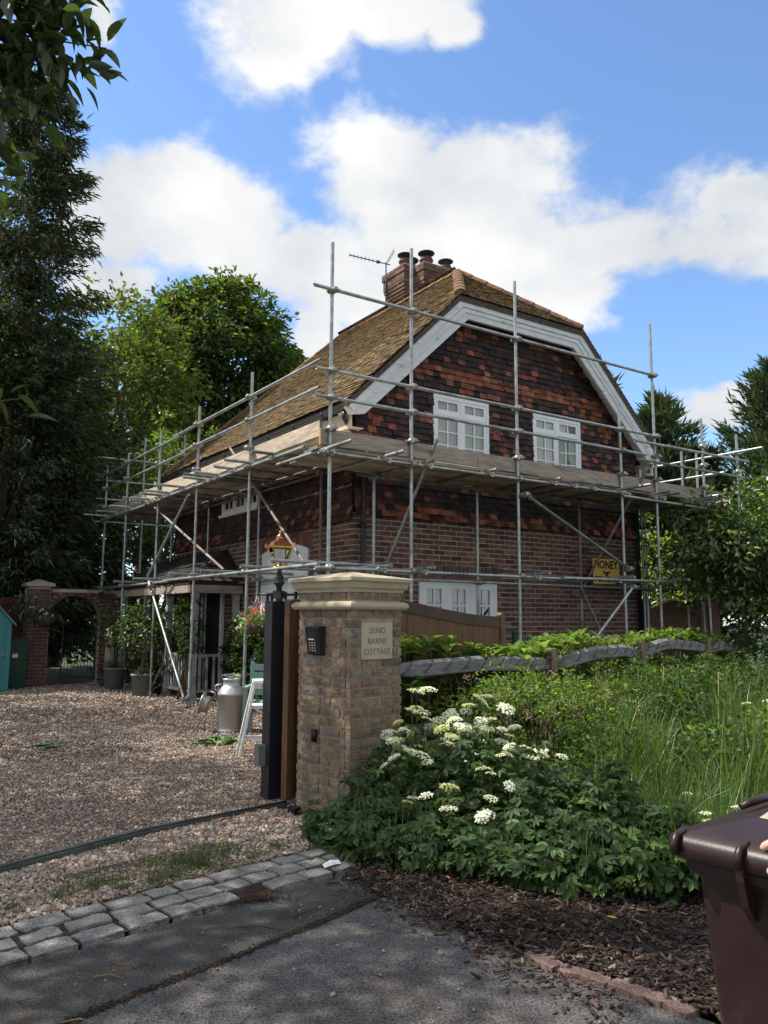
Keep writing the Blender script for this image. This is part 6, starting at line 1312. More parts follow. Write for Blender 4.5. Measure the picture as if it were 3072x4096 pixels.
mb = MB(); c = Vector((2.61, 4.41, .02)); mb.add([c+Vector(q) for q in ((-.06, -.02, 0), (0, -.03, .012), (.06, -.01, .004), (.07, .03, .014), (.01, .035, .022), (-.05, .03, .006), (0, 0, .03))], [(0, 1, 6), (1, 2, 6), (2, 3, 6), (3, 4, 6), (4, 5, 6), (5, 0, 6)]); tag(mb.build('paper_scrap', 'paper', None, tuple(c)), 'crumpled white paper scrap on the granite setts', 'litter')
for k, (a, b, col) in enumerate((((1.02, 3.68), (1.12, 3.60), (.25, .18, .07)), ((1.14, 3.75), (1.20, 3.66), (.14, .07, .04)), ((.82, 3.35), (.92, 3.28), (.24, .17, .07)), ((1.75, 3.86), (1.92, 3.70), (.05, .035, .025)), ((2.05, 3.83), (2.22, 3.86), (.06, .04, .03)), ((.72, 3.62), (.80, 3.56), (.12, .07, .05)))):
    mb = MB(); a = Vector((*a, .0)); b = Vector((*b, 0)); mb.path([a, a.lerp(b, .5)+Vector((.012, .012, .006)), b], [.0035, .003, .002], 5, col); tag(mb.build('twig', 'chip', None, tuple(a)), ['pale curved twig on the dark tarmac apron', 'thin reddish twig beside the pale curved one', 'pale forked twig nearest the lower left corner', 'long dark twig across the mossy tarmac seam', 'short dark twig left of the bark mulch', 'small brown twig near the left edge'][k], 'twig')
# ================================================================ plants
rg = np.random.default_rng(33)
# laurel hedge behind the rails
hd_ = thing('laurel_hedge', 'low laurel hedge with glossy light green leaves behind the oak rails', 'hedge', (6.5, 6.6, 0))
def along(n, u0, u1, v0, v1): u = rg.uniform(u0, u1, n); v = rg.uniform(v0, v1, n); return np.array(F0)[None]+np.array(fu)[None]*u[:, None]+np.array(fv)[None]*v[:, None], u, v
ros = []; 
stems = MB(); n_r = 470
P, u, v = along(n_r, .30, 8.6, -.02, .42); hgt = .86+.42*rg.random(n_r)**.5+.07*np.sin(u*2.1)+np.where(u > 4.8, .06, 0); P[:, 2] = np.minimum(hgt, 1.34)
front = rg.random(n_r) < .30; P[front] += np.array(fv)[None]*-.16; P[front, 2] = rg.uniform(.35, 1.0, front.sum())
allP = []; allD = []; allN = []
for i in range(n_r):
    k = rg.integers(6, 10); a = rg.uniform(0, 6.28)+np.arange(k)*2.4; upw = .55 if not front[i] else .25; ax0 = unit(np.array([[rg.normal(0, .25), rg.normal(0, .25)-.35*front[i], 1.]]))[0]
    d = np.stack([np.cos(a), np.sin(a), np.full(k, upw)+rg.normal(0, .25, k)], 1); d = unit(d); allP.append(P[i]+d*.01-ax0*np.linspace(0, .10, k)[:, None]); allD.append(d); allN.append(unit(np.stack([-d[:, 0]*.5, -d[:, 1]*.5, np.ones(k)], 1)))
    stems.path([Vector(P[i])-Vector((rg.normal(0, .05), rg.normal(0, .05), .45)), P[i]], .006, 4)
stems.build('stems', 'twig', hd_, kind='stuff')
aP, aD, aN = np.concatenate(allP), np.concatenate(allD), np.concatenate(allN); order = np.argsort(-(aP[:, 2]-.25*np.linalg.norm(aP[:, :2], axis=1)*.35)); big = order[:260]; sm = order[260:]
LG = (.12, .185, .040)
lv_m = []
for i in range(8):
    V, FF = leaves(np.zeros((1, 3)), np.array([[1., 0, 0]]), np.array([[0, 0, 1.]]), .118, .060, T_LEAF, F_LEAF); lv_m.append(mesh_np('leaf', V, FF, leafcols(1, LG, nf=len(F_LEAF), var=.2), True)); lv_m[-1].materials.append(M['laurel'])
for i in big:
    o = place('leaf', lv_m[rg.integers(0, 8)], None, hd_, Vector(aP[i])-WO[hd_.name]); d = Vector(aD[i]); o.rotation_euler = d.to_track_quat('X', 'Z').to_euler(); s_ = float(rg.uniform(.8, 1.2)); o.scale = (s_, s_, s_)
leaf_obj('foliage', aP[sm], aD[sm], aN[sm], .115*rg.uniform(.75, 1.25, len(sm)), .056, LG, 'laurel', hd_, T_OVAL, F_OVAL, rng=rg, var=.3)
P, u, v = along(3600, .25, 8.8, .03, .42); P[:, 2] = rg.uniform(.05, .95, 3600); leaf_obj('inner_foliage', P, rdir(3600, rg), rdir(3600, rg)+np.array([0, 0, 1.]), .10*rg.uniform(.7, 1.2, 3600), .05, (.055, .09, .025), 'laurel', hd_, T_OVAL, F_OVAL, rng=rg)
# ground elder with white umbels
ge = thing('ground_elder', 'broad mound of dark green ground elder at the foot of the pillar', 'plant', (3.6, 4.3, 0))
GEP = [(2.85, 5.10), (2.74, 4.45), (2.95, 4.05), (3.2, 3.70), (3.28, 3.35), (3.55, 3.05), (4.0, 2.75), (4.5, 2.6), (4.55, 3.3), (4.4, 4.2), (4.6, 5.4), (3.85, 5.75), (3.80, 5.28), (3.25, 5.17)]
def mound(P):
    c = np.array(GEP[:8]); d = np.min(np.linalg.norm(P[:, None, :2]-np.concatenate([c, (c[1:]+c[:-1])/2])[None], axis=2), axis=1); pk = np.clip(1.05-np.abs(P[:, 0]-3.6)*.62, .42, 1); x, y = P[:, 0], P[:, 1]; nz = 1+.22*np.sin(x*9.1+y*4.3)+.18*np.sin(y*12.7-x*5.9)+.12*np.sin(x*21+y*17); return .09+np.clip(d/.62, 0, 1)**.8*.47*pk*nz
def elder(n, seed, poly, hfun, ls, col, name, parent, top=.55):
    rng = np.random.default_rng(seed); xs = np.array(poly); P = np.stack([rng.uniform(xs[:, 0].min(), xs[:, 0].max(), n*3), rng.uniform(xs[:, 1].min(), xs[:, 1].max(), n*3), np.zeros(n*3)], 1); P = P[in_poly(P, poly)][:n]; n = len(P)
    h_ = hfun(P); P[:, 2] = h_*(1-(rng.random(n)**1.5)*top)+rng.normal(0, .02, n); tilt = rng.normal(0, .35, (n, 2)); toward = -unit(np.concatenate([P[:, :2], np.zeros((n, 1))], 1)); N = unit(np.concatenate([tilt, np.ones((n, 1))], 1)+toward*.45)
    az = rng.uniform(0, 6.28, n); PP, DD, NN_, LL = [], [], [], []
    for k, da in enumerate((0, 1.25, -1.25, .6, -.6)):
        a = az+da; d = np.stack([np.cos(a), np.sin(a), np.zeros(n)], 1); d = unit(d-N*np.sum(d*N, 1, keepdims=True)-np.array([0, 0, .22])); off = .35 if k > 2 else .0; d0 = np.stack([np.cos(az), np.sin(az), np.zeros(n)], 1)
        PP.append(P+(d0*off*ls if k > 2 else 0)); DD.append(d); NN_.append(N); LL.append(ls*np.exp(np.random.default_rng(seed+1).normal(0, .28, n))*rng.uniform(.85, 1.15, n)*(1 if k == 0 else .85))
    PP, DD, NN_, LL = map(np.concatenate, (PP, DD, NN_, LL)); cb = np.tile(np.exp(rng.normal(0, .22, n)), 5)
    return leaf_obj(name, PP, DD, NN_, LL, LL*.55, col, 'leaf', parent, T_OVAL, F_OVAL, rng=rng, var=.34, alt=tuple(q*1.9 for q in col), altp=.10)
elder(3600, 5, GEP, mound, .060, (.046, .082, .024), 'foliage', ge, .75)
mb = MB()
for i in range(130):
    a = rg.integers(0, len(GEP)-6); p = Vector((*GEP[a], 0)).lerp(Vector((*GEP[a+1], 0)), float(rg.random()))+Vector((abs(rg.normal(0, .25)), rg.normal(0, .12), 0)); mb.path([p, p+Vector((rg.normal(0, .05), rg.normal(0, .05), rg.uniform(.15, .45)))], .0025, 4)
mb.build('stalks', mat('green_stalk', (.045, .062, .022), .8, var=.2, bump=0), ge, kind='stuff')
um = []
for i in range(6):
    n = 150; rng = np.random.default_rng(60+i); a = rng.uniform(0, 6.28, n); r = np.sqrt(rng.random(n))*.042; q = np.floor(a/.55)*.55+.2; P = np.stack([r*np.cos(q)+rng.normal(0, .004, n), r*np.sin(q)+rng.normal(0, .004, n), .014-(r/.042)**2*.016+rng.normal(0, .002, n)], 1); V, FF = leaves(P, np.stack([np.cos(a), np.sin(a), np.zeros(n)], 1), np.tile([[0, 0, 1.]], (n, 1))+rng.normal(0, .25, (n, 3)), .0105, .0105, T_OVAL, F_OVAL)
    cs = np.repeat(np.array([(.80, .81, .75)])*rng.uniform(.75, 1.1, (n, 1)), 2, axis=0); m0 = mesh_np('flower_head', V, FF, cs); m0.materials.append(M['petal']); um.append(m0)
fpos = []
for (x, y, dep_) in ((870, 1600, 0), (862, 1620, 0), (893, 1590, 0), (905, 1605, 0), (925, 1575, 0), (935, 1600, 0), (950, 1612, 0), (965, 1595, 0), (975, 1575, 0), (955, 1555, 0), (1000, 1590, 0), (1020, 1600, 0), (1050, 1610, 0), (1060, 1650, 0), (1085, 1660, 0), (1080, 1645, 0), (985, 1620, 0), (1000, 1640, 0), (940, 1655, 0), (955, 1680, 0), (965, 1700, 0), (905, 1690, 0), (945, 1705, 0), (1090, 1690, 0), (1075, 1685, 0), (885, 1660, 0), (865, 1650, 0), (975, 1755, 0), (890, 1665, 0), (1010, 1560, 0)): pass
for k in range(58):
    x = rg.uniform(3.35, 4.35); y = rg.uniform(4.15, 5.15); 
    if k < 8: x, y = rg.uniform(3.15, 3.6), rg.uniform(3.8, 4.5)
    z_ = float(mound(np.array([[x, y, 0]]))[0])+rg.uniform(.10, .30)*(1 if k >= 8 else .4); p = Vector((x, y, z_)); o = place('flower_head', um[rg.integers(0, 6)], None, ge, p-WO[ge.name]); o.rotation_euler = (rg.normal(-.12, .25), rg.normal(-.1, .25), rg.uniform(0, 6)); s_ = float(rg.uniform(.8, 1.45)); o.scale = (s_, s_, s_)
    m2 = MB(); m2.path([p-Vector((rg.normal(0, .04), rg.normal(0, .04), .35)), p-Vector((0, 0, .06)), p-Vector((0, 0, .012))], .003, 4)
    for q in range(6): a = q*1.05; m2.path([p-Vector((0, 0, .05)), p+Vector((.028*s_*math.cos(a), .028*s_*math.sin(a), -.004))], .0012, 3)
    m2.build('flower_stem', 'green_stalk' if 'green_stalk' in M else bpy.data.materials['green_stalk'], ge)
for k in range(34):
    x, y = rg.uniform(3.2, 4.1), rg.uniform(3.85, 4.85); z_ = float(mound(np.array([[x, y, 0]]))[0])+rg.uniform(.05, .17); p = Vector((x, y, z_)); o = place('flower_head', um[rg.integers(0, 6)], None, ge, p-WO[ge.name]); o.rotation_euler = (rg.normal(-.15, .25), rg.normal(-.15, .25), rg.uniform(0, 6)); s_ = float(rg.uniform(.7, 1.15)); o.scale = (s_, s_, s_)
    m2 = MB(); m2.path([p-Vector((rg.normal(0, .03), rg.normal(0, .03), .25)), p-Vector((0, 0, .01))], .003, 4); m2.build('flower_stem', bpy.data.materials['green_stalk'], ge)
elder(1100, 6, [(3.5, 3.1), (4.0, 2.7), (5.0, 2.35), (5.6, 2.7), (5.0, 3.6), (4.2, 3.9)], lambda P: .14+.16*rg.random(len(P)), .055, (.085, .14, .038), 'pale_leaves', ge, .6)  # paler green leaves over the right of the mound
# trailing leaves at the pillar foot
elder(420, 9, [(2.72, 4.55), (2.95, 4.5), (3.25, 5.15), (2.95, 5.35), (2.8, 5.1)], lambda P: np.full(len(P), .09)+.05*rg.random(len(P)), .05, (.05, .085, .03), 'low_leaves', ge, .8)
def shrub(name, label, c, rad, ncl, per, rc, L, Wd, col, seed, m='leaf', cat='shrub', **kw):
    rng = np.random.default_rng(seed); t = thing(name, label, cat, (c[0], c[1], 0)); P, O_, cc2 = crown_pts(c, rad, ncl, per, rc, rng=rng, surf=.4); ok = P[:, 2] > .02; P, O_ = P[ok], O_[ok]
    leaf_obj('foliage', P, O_+rng.normal(0, .6, P.shape), unit(O_*.4+np.array([0, 0, 1.])+rng.normal(0, .4, P.shape)), L*rng.uniform(.7, 1.3, len(P)), Wd, col, m, t, T_OVAL, F_OVAL, rng=rng, **kw)
    mb = MB()
    for i in range(0, len(cc2), 2): e = Vector(cc2[i]); mb.path([Vector((c[0]+rng.normal(0, .1), c[1]+rng.normal(0, .1), 0)), Vector((c[0], c[1], 0)).lerp(e, .5)+Vector((0, 0, .1)), e], [.010, .007, .003], 5)
    mb.build('stems', 'twig', t); return t
pk_ = shrub('flowering_shrub', 'light green shrub with faded pink flower clusters before the fence', (5.1, 5.2, .66), (.95, .55, .44), 150, 34, .13, .042, .022, (.105, .160, .036), 41)
for k in range(26):
    c = np.array([5.1, 5.1, .72])+np.array([rg.uniform(-.9, .9), rg.uniform(-.5, .1), rg.uniform(-.1, .40)]); P = c+rg.normal(0, .022, (40, 3)); leaf_obj('flower_cluster', P, rdir(40, rg), rdir(40, rg), .012, .009, (.38, .28, .24), 'petal', pk_, rng=rg, var=.25)
shrub('bramble', 'dark leafy bramble under the right end of the fence', (9.8, 6.3, .5), (2.0, .75, .55), 170, 40, .17, .06, .034, (.04, .075, .022), 42)
shrub('dogwood', 'rounded small leaved shrub behind the tall grass on the right', (7.3, 5.75, .55), (1.2, .5, .5), 120, 36, .15, .05, .028, (.06, .105, .028), 43)
shrub('ivy_bank', 'dark ivy covered bank below the laurel at the right edge', (13.6, 7.4, .6), (2.6, .9, .9), 200, 40, .2, .07, .05, (.028, .055, .02), 44)
shrub('box_plant', 'low clipped box plant by the scaffold foot near the churn', (5.55, 12.4, .16), (.35, .7, .22), 70, 36, .09, .03, .018, (.04, .075, .02), 45)
shrub('climbing_plant', 'dark climbing plant covering the front wall beside the french window', (6.15, 13.1, .75), (.22, 1.1, .75), 150, 40, .14, .07, .05, (.03, .055, .02), 46)
shrub('porch_creeper', 'dark creeper hanging over the middle of the porch rail', (5.42, 16.2, .9), (.2, .8, .8), 90, 34, .16, .07, .045, (.03, .052, .02), 48)
shrub('climbing_rose', 'climber with pale flowers round the white porch posts', (5.45, 14.5, 1.25), (.2, .4, .75), 60, 30, .13, .06, .04, (.03, .055, .02), 47)
shrub('weed_clump', 'broad leaved weeds among the grass in the middle of the bed', (5.35, 4.3, .30), (.7, .55, .34), 110, 36, .14, .06, .034, (.055, .095, .026), 61)
shrub('weed_clump', 'taller leafy weeds in front of the second fence post', (6.4, 5.2, .48), (.75, .5, .42), 130, 36, .14, .05, .028, (.058, .096, .026), 62)
shrub('weed_clump', 'leafy weeds among the bright grass behind the bin', (6.6, 3.7, .38), (1.1, .6, .42), 150, 36, .15, .06, .034, (.15, .21, .05), 63)  # sunlight put into the leaf colour here too
shrub('weed_clump', 'far leafy weeds below the third fence post', (8.4, 5.4, .5), (1.1, .6, .48), 130, 36, .16, .055, .03, (.05, .084, .024), 64)
shrub('weed_clump', 'dark nettles between the grass and the ground elder', (5.7, 3.6, .30), (.7, .6, .36), 110, 36, .14, .06, .032, (.05, .088, .024), 65)
shrub('weed_clump', 'dark leafy weeds under the straw stalks', (7.3, 4.7, .40), (1.0, .6, .42), 140, 36, .15, .055, .03, (.055, .092, .026), 66)
shrub('weed_clump', 'dark docks crowding the foot of the fence beside the pink flowered shrub', (5.7, 5.65, .42), (.8, .3, .36), 110, 36, .15, .075, .042, (.042, .074, .022), 67)
shrub('weed_clump', 'dark leafy clump halfway between the bin and the fence', (6.3, 4.35, .38), (.6, .5, .42), 90, 36, .15, .07, .04, (.045, .08, .023), 68)
# grass
def grass(name, label, poly, n, hmin, hmax, col, seed, w=.007, lean=.5, alt=None, altp=0., ncl=60, pl_=.7, rcl=.10):
    rng = np.random.default_rng(seed); xs = np.array(poly); P = np.stack([rng.uniform(xs[:, 0].min(), xs[:, 0].max(), n*3), rng.uniform(xs[:, 1].min(), xs[:, 1].max(), n*3), np.zeros(n*3)], 1)
    cl_ = rng.uniform(0, 1, (ncl, 2))*(xs.max(0)-xs.min(0))+xs.min(0); g = rng.integers(0, ncl, n*3); pull = rng.random(n*3) < pl_; P[pull, :2] = cl_[g[pull]]+rng.normal(0, rcl, (pull.sum(), 2)); P = P[in_poly(P, poly)][:n]; n = len(P)
    h_ = rng.uniform(hmin, hmax, n); a = rng.uniform(0, 6.28, n); d = np.stack([np.cos(a), np.sin(a), np.zeros(n)], 1); ln_2 = np.abs(rng.normal(0, lean, n)); sd_ = unit(np.cross(d, np.array([0, 0, 1.]))+rng.normal(0, .3, (n, 3))); up_ = np.array([0, 0, 1.]); pts = []
    for t_, ww in ((0, 1.), (.45, .9), (.8, .55), (1, .0)):
        c = P+up_*(h_*(t_-.32*np.minimum(ln_2, 1.2)*t_**2.2))[:, None]+d*(h_*ln_2*t_**2*.75)[:, None]; pts.append(c-sd_*w*ww/2); pts.append(c+sd_*w*ww/2)
    V = np.stack(pts, 1); F1 = np.array([(0, 1, 3, 2), (2, 3, 5, 4), (4, 5, 7, 6)]); F = (F1[None]+(np.arange(n)*8)[:, None, None]).reshape(-1, 4)
    o = place(name, mesh_np(name, V.reshape(-1, 3), F, leafcols(n, col, nf=3, var=.25, rng=rng, alt=alt, altp=altp)), 'grassm', kind='stuff'); o['label'] = label; return o
grass('tall_grass', 'long green grass growing through the bed', [(4.6, 3.2), (6.0, 2.6), (9.5, 4.2), (9.5, 6.2), (6.3, 5.7), (5.0, 4.6)], 8000, .5, 1.15, (.068, .112, .029), 51, .008, .85, (.26, .25, .09), .04, 70, .93, .07)
grass('bright_grass', 'sunlit grass at the right edge behind the brown bin', [(5.6, 2.3), (8, 1.6), (12, 4.0), (9.5, 4.6), (6.6, 3.3)], 6500, .3, .75, (.20, .25, .06), 52, .008, .5, (.35, .36, .12), .05)  # blade colour lightened to carry the sunlight on this patch
grass('front_grass', 'fresh green grass between the ground elder and the bin', [(3.9, 3.2), (4.6, 2.55), (6.2, 2.3), (6.4, 3.6), (5.2, 4.4), (4.4, 4.0)], 5200, .3, .75, (.095, .155, .038), 54, .0065, .75, (.28, .28, .10), .03, 60, .9, .08)
grass('verge_grass', 'short grass tufts in the gravel by the setts', [(.8, 4.6), (2.6, 4.87), (2.85, 5.2), (2.4, 5.45), (1.5, 5.05), (.85, 4.75)], 2300, .02, .065, (.075, .105, .03), 53, .0035, .7, None, 0., 55, .92, .035)
for k, (x, y) in enumerate(((5.55, 5.2), (5.75, 5.0), (6.9, 5.2), (7.1, 5.4), (5.95, 4.8), (7.3, 4.9))):
    t = thing('grass_stalk', ['tallest straw coloured grass stalk in front of the fence', 'bent straw grass stalk beside the tallest one', 'arching straw grass head near the third post', 'drooping straw grass stalk next to the arching head', 'short straw stalk among the green grass', 'straw stalk at the right of the tall grass'][k], 'grass', (x, y, 0)); mb = MB(); h_ = .72+.3*random.random(); mb.path([(x, y, 0), (x+.02, y, h_*.6), (x+.03, y-.01, h_), (x+.03+.05*(k % 3), y-.02, h_+.08-.04*(k % 3))], [.004, .003, .003, .0015], 5, (.42, .38, .16)); mb.build('stalk', 'chip', t)
    P = np.array([x+.03, y-.015, h_])+rg.normal(0, 1, (40, 3))*np.array([.015, .015, .05]); leaf_obj('seed_head', P, rdir(40, rg)+np.array([0, 0, -.5]), rdir(40, rg), .02, .006, (.42, .38, .17), 'grassm', t, rng=rg)
cow = thing('cow_parsley', 'white flowered cow parsley in the sunlit grass at right', 'plant', (7.2, 3.4, 0))
for k in range(26):
    p = Vector((rg.uniform(6.3, 8.6), rg.uniform(2.9, 4.4), rg.uniform(.5, .85))); o = place('flower_head', um[rg.integers(0, 6)], None, cow, p-WO[cow.name]); o.rotation_euler = (rg.normal(0, .2), rg.normal(0, .2), 0); m2 = MB(); m2.path([p-Vector((0, 0, .45)), p-Vector((0, 0, .01))], .003, 4); m2.build('flower_stem', bpy.data.materials['green_stalk'], cow)
for k in range(16):
    p = Vector((rg.uniform(4.0, 5.2), rg.uniform(2.6, 3.6), rg.uniform(.22, .45))); o = place('flower_head', um[rg.integers(0, 6)], None, cow, p-WO[cow.name]); o.scale = (.7, .7, .7); m2 = MB(); m2.path([p-Vector((0, 0, .25)), p-Vector((0, 0, .01))], .0025, 4); m2.build('flower_stem', bpy.data.materials['green_stalk'], cow)
# ================================================================ trees
tree('horse_chestnut', 'large rounded chestnut tree rising behind the cottage roof', (13.2, 33.0, 0), 9, .45, (13.2, 33.0, 12.4), (3.6, 3.6, 4.0), 420, 60, .72, .32, .15, (.060, .090, .030), T=T_OVAL, F=F_OVAL, seed=101, lump=.05, flat=.45, droop=.5, alt=(.16, .20, .03), altp=.07)
tree('sycamore', 'sunlit light green tree left of the chestnut', (7.6, 27.6, 0), 7, .3, (7.7, 27.3, 8.2), (2.3, 2.3, 4.6), 230, 60, .6, .20, .14, (.090, .120, .038), seed=102, lump=.10)
tree('ash_tree', 'airy green tree in the gap beside the conifer', (9.9, 31.5, 0), 7, .3, (9.9, 31.5, 9.9), (2.4, 2.4, 4.0), 210, 55, .6, .22, .13, (.080, .112, .038), seed=103, lump=.10)
tree('cherry_laurel', 'bright leaved evergreen behind the far end of the scaffold', (8.0, 22.4, 0), 3, .12, (8.1, 22.3, 4.6), (1.9, 1.5, 2.1), 150, 40, .4, .19, .07, (.10, .16, .04), m='laurel', T=T_OVAL, F=F_OVAL, seed=104)
tree('holly', 'dark evergreen under the far scaffold beside the porch roof', (6.9, 20.9, 0), 2, .1, (6.9, 20.9, 2.6), (1.5, 1.0, 1.5), 120, 40, .35, .12, .06, (.045, .08, .025), m='laurel', seed=105)
def conifer(name, label, base, h, r, nbr, per, col, seed, upang=.25, L=.30, Wd=.10, z0=.06, group=None, droop=.25, shape=.8):
    rng = np.random.default_rng(seed); t = thing(name, label, 'tree', base, group); b = np.array(base); PP, DD, NN_ = [], [], []; mb = MB()
    for i in range(nbr):
        f_ = (i+rng.random())/nbr; z = h*(z0+(1-z0)*f_); rad = r*(1-f_)**shape*rng.uniform(.72, 1.22)+.12; a = rng.uniform(0, 6.28); d = np.array([math.cos(a), math.sin(a), upang+rng.normal(0, .12)]); s_ = np.array([b[0], b[1], z]); e = s_+d*rad
        if i % 3 == 0: mb.path([Vector(s_), Vector(s_+d*rad*.6), Vector(e)], [.045*(1.1-f_), .025*(1.1-f_), .006], 5)
        k = int(per*(.35+rad/r)); tt = rng.uniform(.0, 1.06, k)**.8; wob = rng.normal(0, .17*rad**.5+.02, (k, 3))*(1.12-tt*.75)[:, None]; PP.append(s_+d*rad*tt[:, None]+wob); dd = unit(d+np.array([0, 0, .15-droop])+rng.normal(0, .45, (k, 3))); DD.append(dd); NN_.append(unit(np.array([0, 0, 1.])+rng.normal(0, .6, (k, 3))))
    P, D_, N_ = map(np.concatenate, (PP, DD, NN_)); leaf_obj('crown', P, D_, N_, L*rng.uniform(.5, 1.25, len(P)), Wd*rng.uniform(.6, 1.2, len(P)), col, 'needle', t, T_LANCE, F_LANCE, rng=rng, var=.35)
    mb.path([Vector(base), Vector(base)+Vector((.05, 0, h*.5)), Vector(base)+Vector((0, 0, h))], [h*.018+.04, h*.011+.02, .015], 8); mb.build('trunk', 'bark', t); return t
conifer('cypress', 'tall feathery dark conifer at the left edge above the shed', (3.35, 20.9, 0), 15.2, 2.3, 340, 105, (.070, .088, .056), 201, .10, .28, .06, shape=.40, droop=.55)
conifer('yew', 'dark yew filling the left behind the garden wall', (4.3, 23.4, 0), 9.6, 2.6, 260, 80, (.044, .060, .034), 202, .15, .30, .09, shape=.5, droop=.3)
conifer('yew', 'second dark yew farther behind, between cypress and sycamore', (5.6, 26.2, 0), 9.0, 2.4, 220, 75, (.040, .058, .030), 203, .15, .30, .09, shape=.5)
conifer('leylandii', 'left conifer showing past the right bargeboard', (18.0, 15.8, 0), 8.8, 1.75, 190, 52, (.078, .112, .064), 204, .85, .36, .08, shape=.62, group=None, droop=-.25)
conifer('leylandii', 'middle conifer between bargeboard and tall right conifer', (19.9, 14.8, 0), 7.9, 1.7, 190, 52, (.078, .112, .064), 205, .85, .36, .08, shape=.62, droop=-.25)
conifer('leylandii', 'tallest conifer at the right edge of the sky', (22.9, 12.9, 0), 9.0, 2.1, 230, 60, (.074, .105, .060), 206, .8, .36, .08, shape=.55, droop=-.25)
conifer('leylandii', 'lowest conifer in the gap behind the right scaffold', (21.2, 14.6, 0), 6.4, 1.8, 200, 60, (.042, .072, .038), 207, .8, .34, .08, shape=.55, droop=-.25)
tree('hornbeam', 'dense dark broadleaf tree behind the teal shed', (1.6, 24.5, 0), 5, .3, (2.2, 24.8, 6.0), (3.0, 2.4, 5.6), 330, 46, .6, .16, .10, (.042, .062, .027), seed=111, surf=.3, lump=.1)
tree('holm_oak', 'dark broadleaf evergreen above the brick pier and shed', (2.9, 20.1, 0), 4, .2, (3.0, 20.0, 5.4), (2.0, .9, 3.7), 260, 44, .5, .13, .07, (.040, .058, .026), seed=112, surf=.25, lump=.12)
tree('laurel_tree', 'spreading laurel tree with glossy leaves right of the side gate', (13.35, 8.75, 0), 2.0, .075, (14.2, 8.5, 2.80), (2.25, 1.2, 1.0), 430, 36, .30, .125, .055, (.060, .100, .030), m='laurel', T=T_OVAL, F=F_OVAL, seed=106, limbs=16, surf=.3, alt=(.16, .22, .05), altp=.12)
tree('spotted_laurel', 'bright backlit shrub beyond the side gate', (16.4, 12.6, 0), 1.2, .05, (16.3, 12.3, 2.3), (.7, .9, 1.5), 80, 36, .3, .14, .07, (.16, .22, .05), m='laurel', T=T_OVAL, F=F_OVAL, seed=107)
tree('far_hedge_tree', 'dark hedge tree filling the far right behind the laurel', (18.5, 9.5, 0), 2, .12, (18.5, 9.3, 2.6), (3.0, 1.2, 2.6), 220, 40, .5, .16, .08, (.028, .052, .02), seed=108)
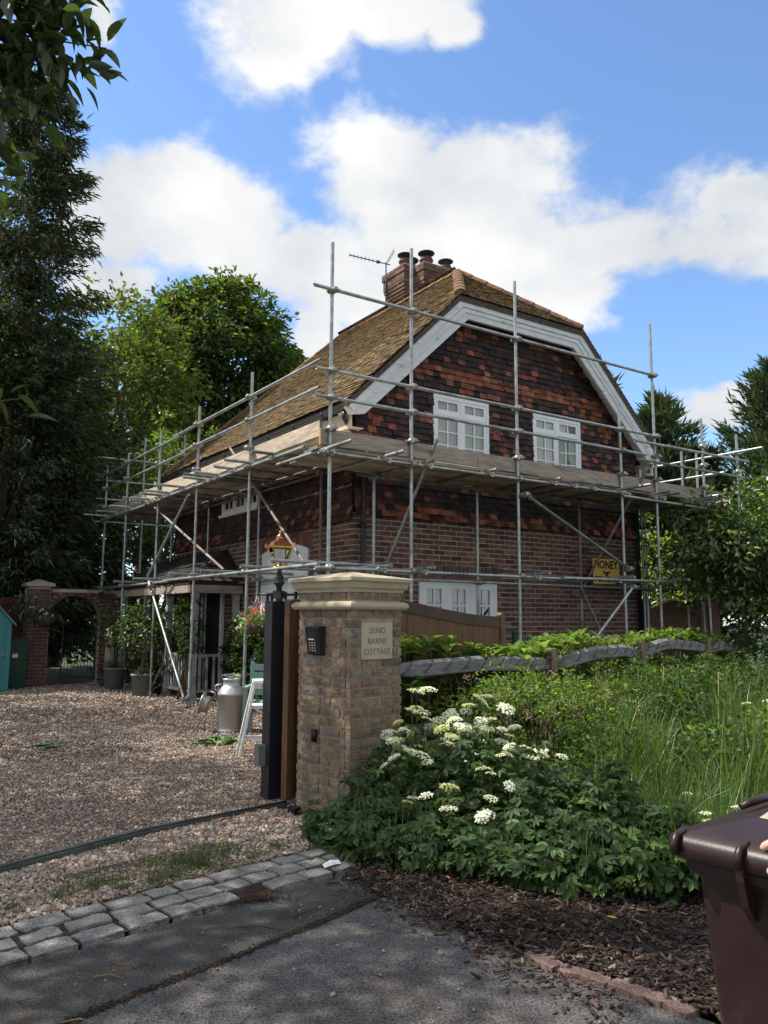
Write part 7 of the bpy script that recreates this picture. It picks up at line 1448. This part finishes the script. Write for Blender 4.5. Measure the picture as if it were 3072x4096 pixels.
# overhanging laurel on the left of the drive, its branch reaching into the picture
ol = tree('overhanging_laurel', 'broad laurel tree overhanging the drive from the left', (-2.4, 9.8, 0), 5.0, .2, (-2.0, 9.4, 7.2), (2.6, 4.3, 2.4), 320, 42, .5, .15, .065, (.050, .085, .026), m='laurel', T=T_OVAL, F=F_OVAL, seed=109, limbs=22, surf=.2)
tree('beech', 'beech tree shading the far drive from beyond the left edge', (-3.2, 17.0, 0), 6, .25, (-2.4, 17.0, 7.6), (3.3, 3.2, 3.4), 330, 46, .6, .14, .08, (.05, .085, .026), seed=110, surf=.2)
br = thing('laurel_branch', 'leafy laurel branch hanging into the top left corner', 'branch', (.2, 5.3, 4.6)); rng = np.random.default_rng(77)
BR = [[(-.6, 5.6, 4.7), (.1, 5.3, 5.0), (.6, 5.05, 5.06), (1.12, 4.76, 5.0)], [(-.4, 5.5, 4.9), (.35, 5.2, 5.22), (.75, 5.0, 5.3)], [(0, 5.35, 4.9), (.55, 5.1, 4.95), (.92, 4.9, 4.82)], [(-.5, 5.6, 4.4), (.25, 5.35, 4.5), (.68, 5.18, 4.4)], [(-.4, 5.5, 4.2), (.3, 5.35, 4.25), (.70, 5.2, 4.1)], [(-.5, 5.6, 2.6), (.4, 5.5, 2.75), (.86, 5.3, 2.85)], [(-.4, 5.6, 3.5), (.3, 5.4, 3.6), (.62, 5.3, 3.5)], [(-.3, 5.4, 5.3), (.4, 5.1, 5.45), (.9, 4.85, 5.35)], [(-.4, 5.4, 5.0), (.3, 5.2, 5.15), (.7, 5.05, 5.0)], [(-.4, 5.5, 4.6), (.3, 5.3, 4.75), (.78, 5.05, 4.62)], [(.2, 5.25, 5.2), (.6, 5.0, 5.25), (1.0, 4.82, 5.16)], [(.3, 5.2, 4.95), (.65, 5.03, 4.98), (.98, 4.86, 4.88)], [(.1, 5.3, 4.8), (.5, 5.12, 4.85), (.86, 4.95, 4.72)], [(.1, 5.2, 5.35), (.6, 5.0, 5.42), (1.02, 4.8, 5.36)]]
bl = []
for i in range(8):
    V, FF = leaves(np.zeros((1, 3)), np.array([[1., 0, 0]]), np.array([[0, 0, 1.]]), .185, .076, T_LEAF, F_LEAF); bl.append(mesh_np('leaf', V, FF, leafcols(1, (.048, .078, .026), nf=len(F_LEAF), var=.25), True)); bl[-1].materials.append(M['laurel'])
mb = MB(); nl = 0
for j, pts in enumerate(BR):
    pts = [Vector(p) for p in pts]; mb.path(pts, [.018, .012, .008, .004][:len(pts)] if len(pts) == 4 else [.014, .008, .004], 6); n = 60 if j == 0 else (46 if j < 3 or j > 6 else 24)
    for i in range(n):
        t_ = (i+.5)/n*(len(pts)-1)*.72+.28*(len(pts)-1); a = int(min(t_, len(pts)-2)); p = pts[a].lerp(pts[a+1], t_-a); d0 = (pts[a+1]-pts[a]).normalized(); d = (d0*.5+Vector(rng.normal(0, .75, 3))-Vector((0, 0, .35))).normalized()
        off = Vector(rng.normal(0, .07, 3)); o = place('leaf', bl[rng.integers(0, 8)], None, br, p+off-WO[br.name]); q = d.to_track_quat('X', 'Z').to_euler(); q.x += rng.normal(0, .5); o.rotation_euler = q; s_ = float(rng.uniform(.75, 1.15)); o.scale = (s_, s_, s_); nl += 1
mb.build('twig', 'bark', br)
print('objects', len(bpy.data.objects), 'tris', sum(len(m.loop_triangles) or sum(len(p.vertices)-2 for p in m.polygons) for m in bpy.data.meshes))
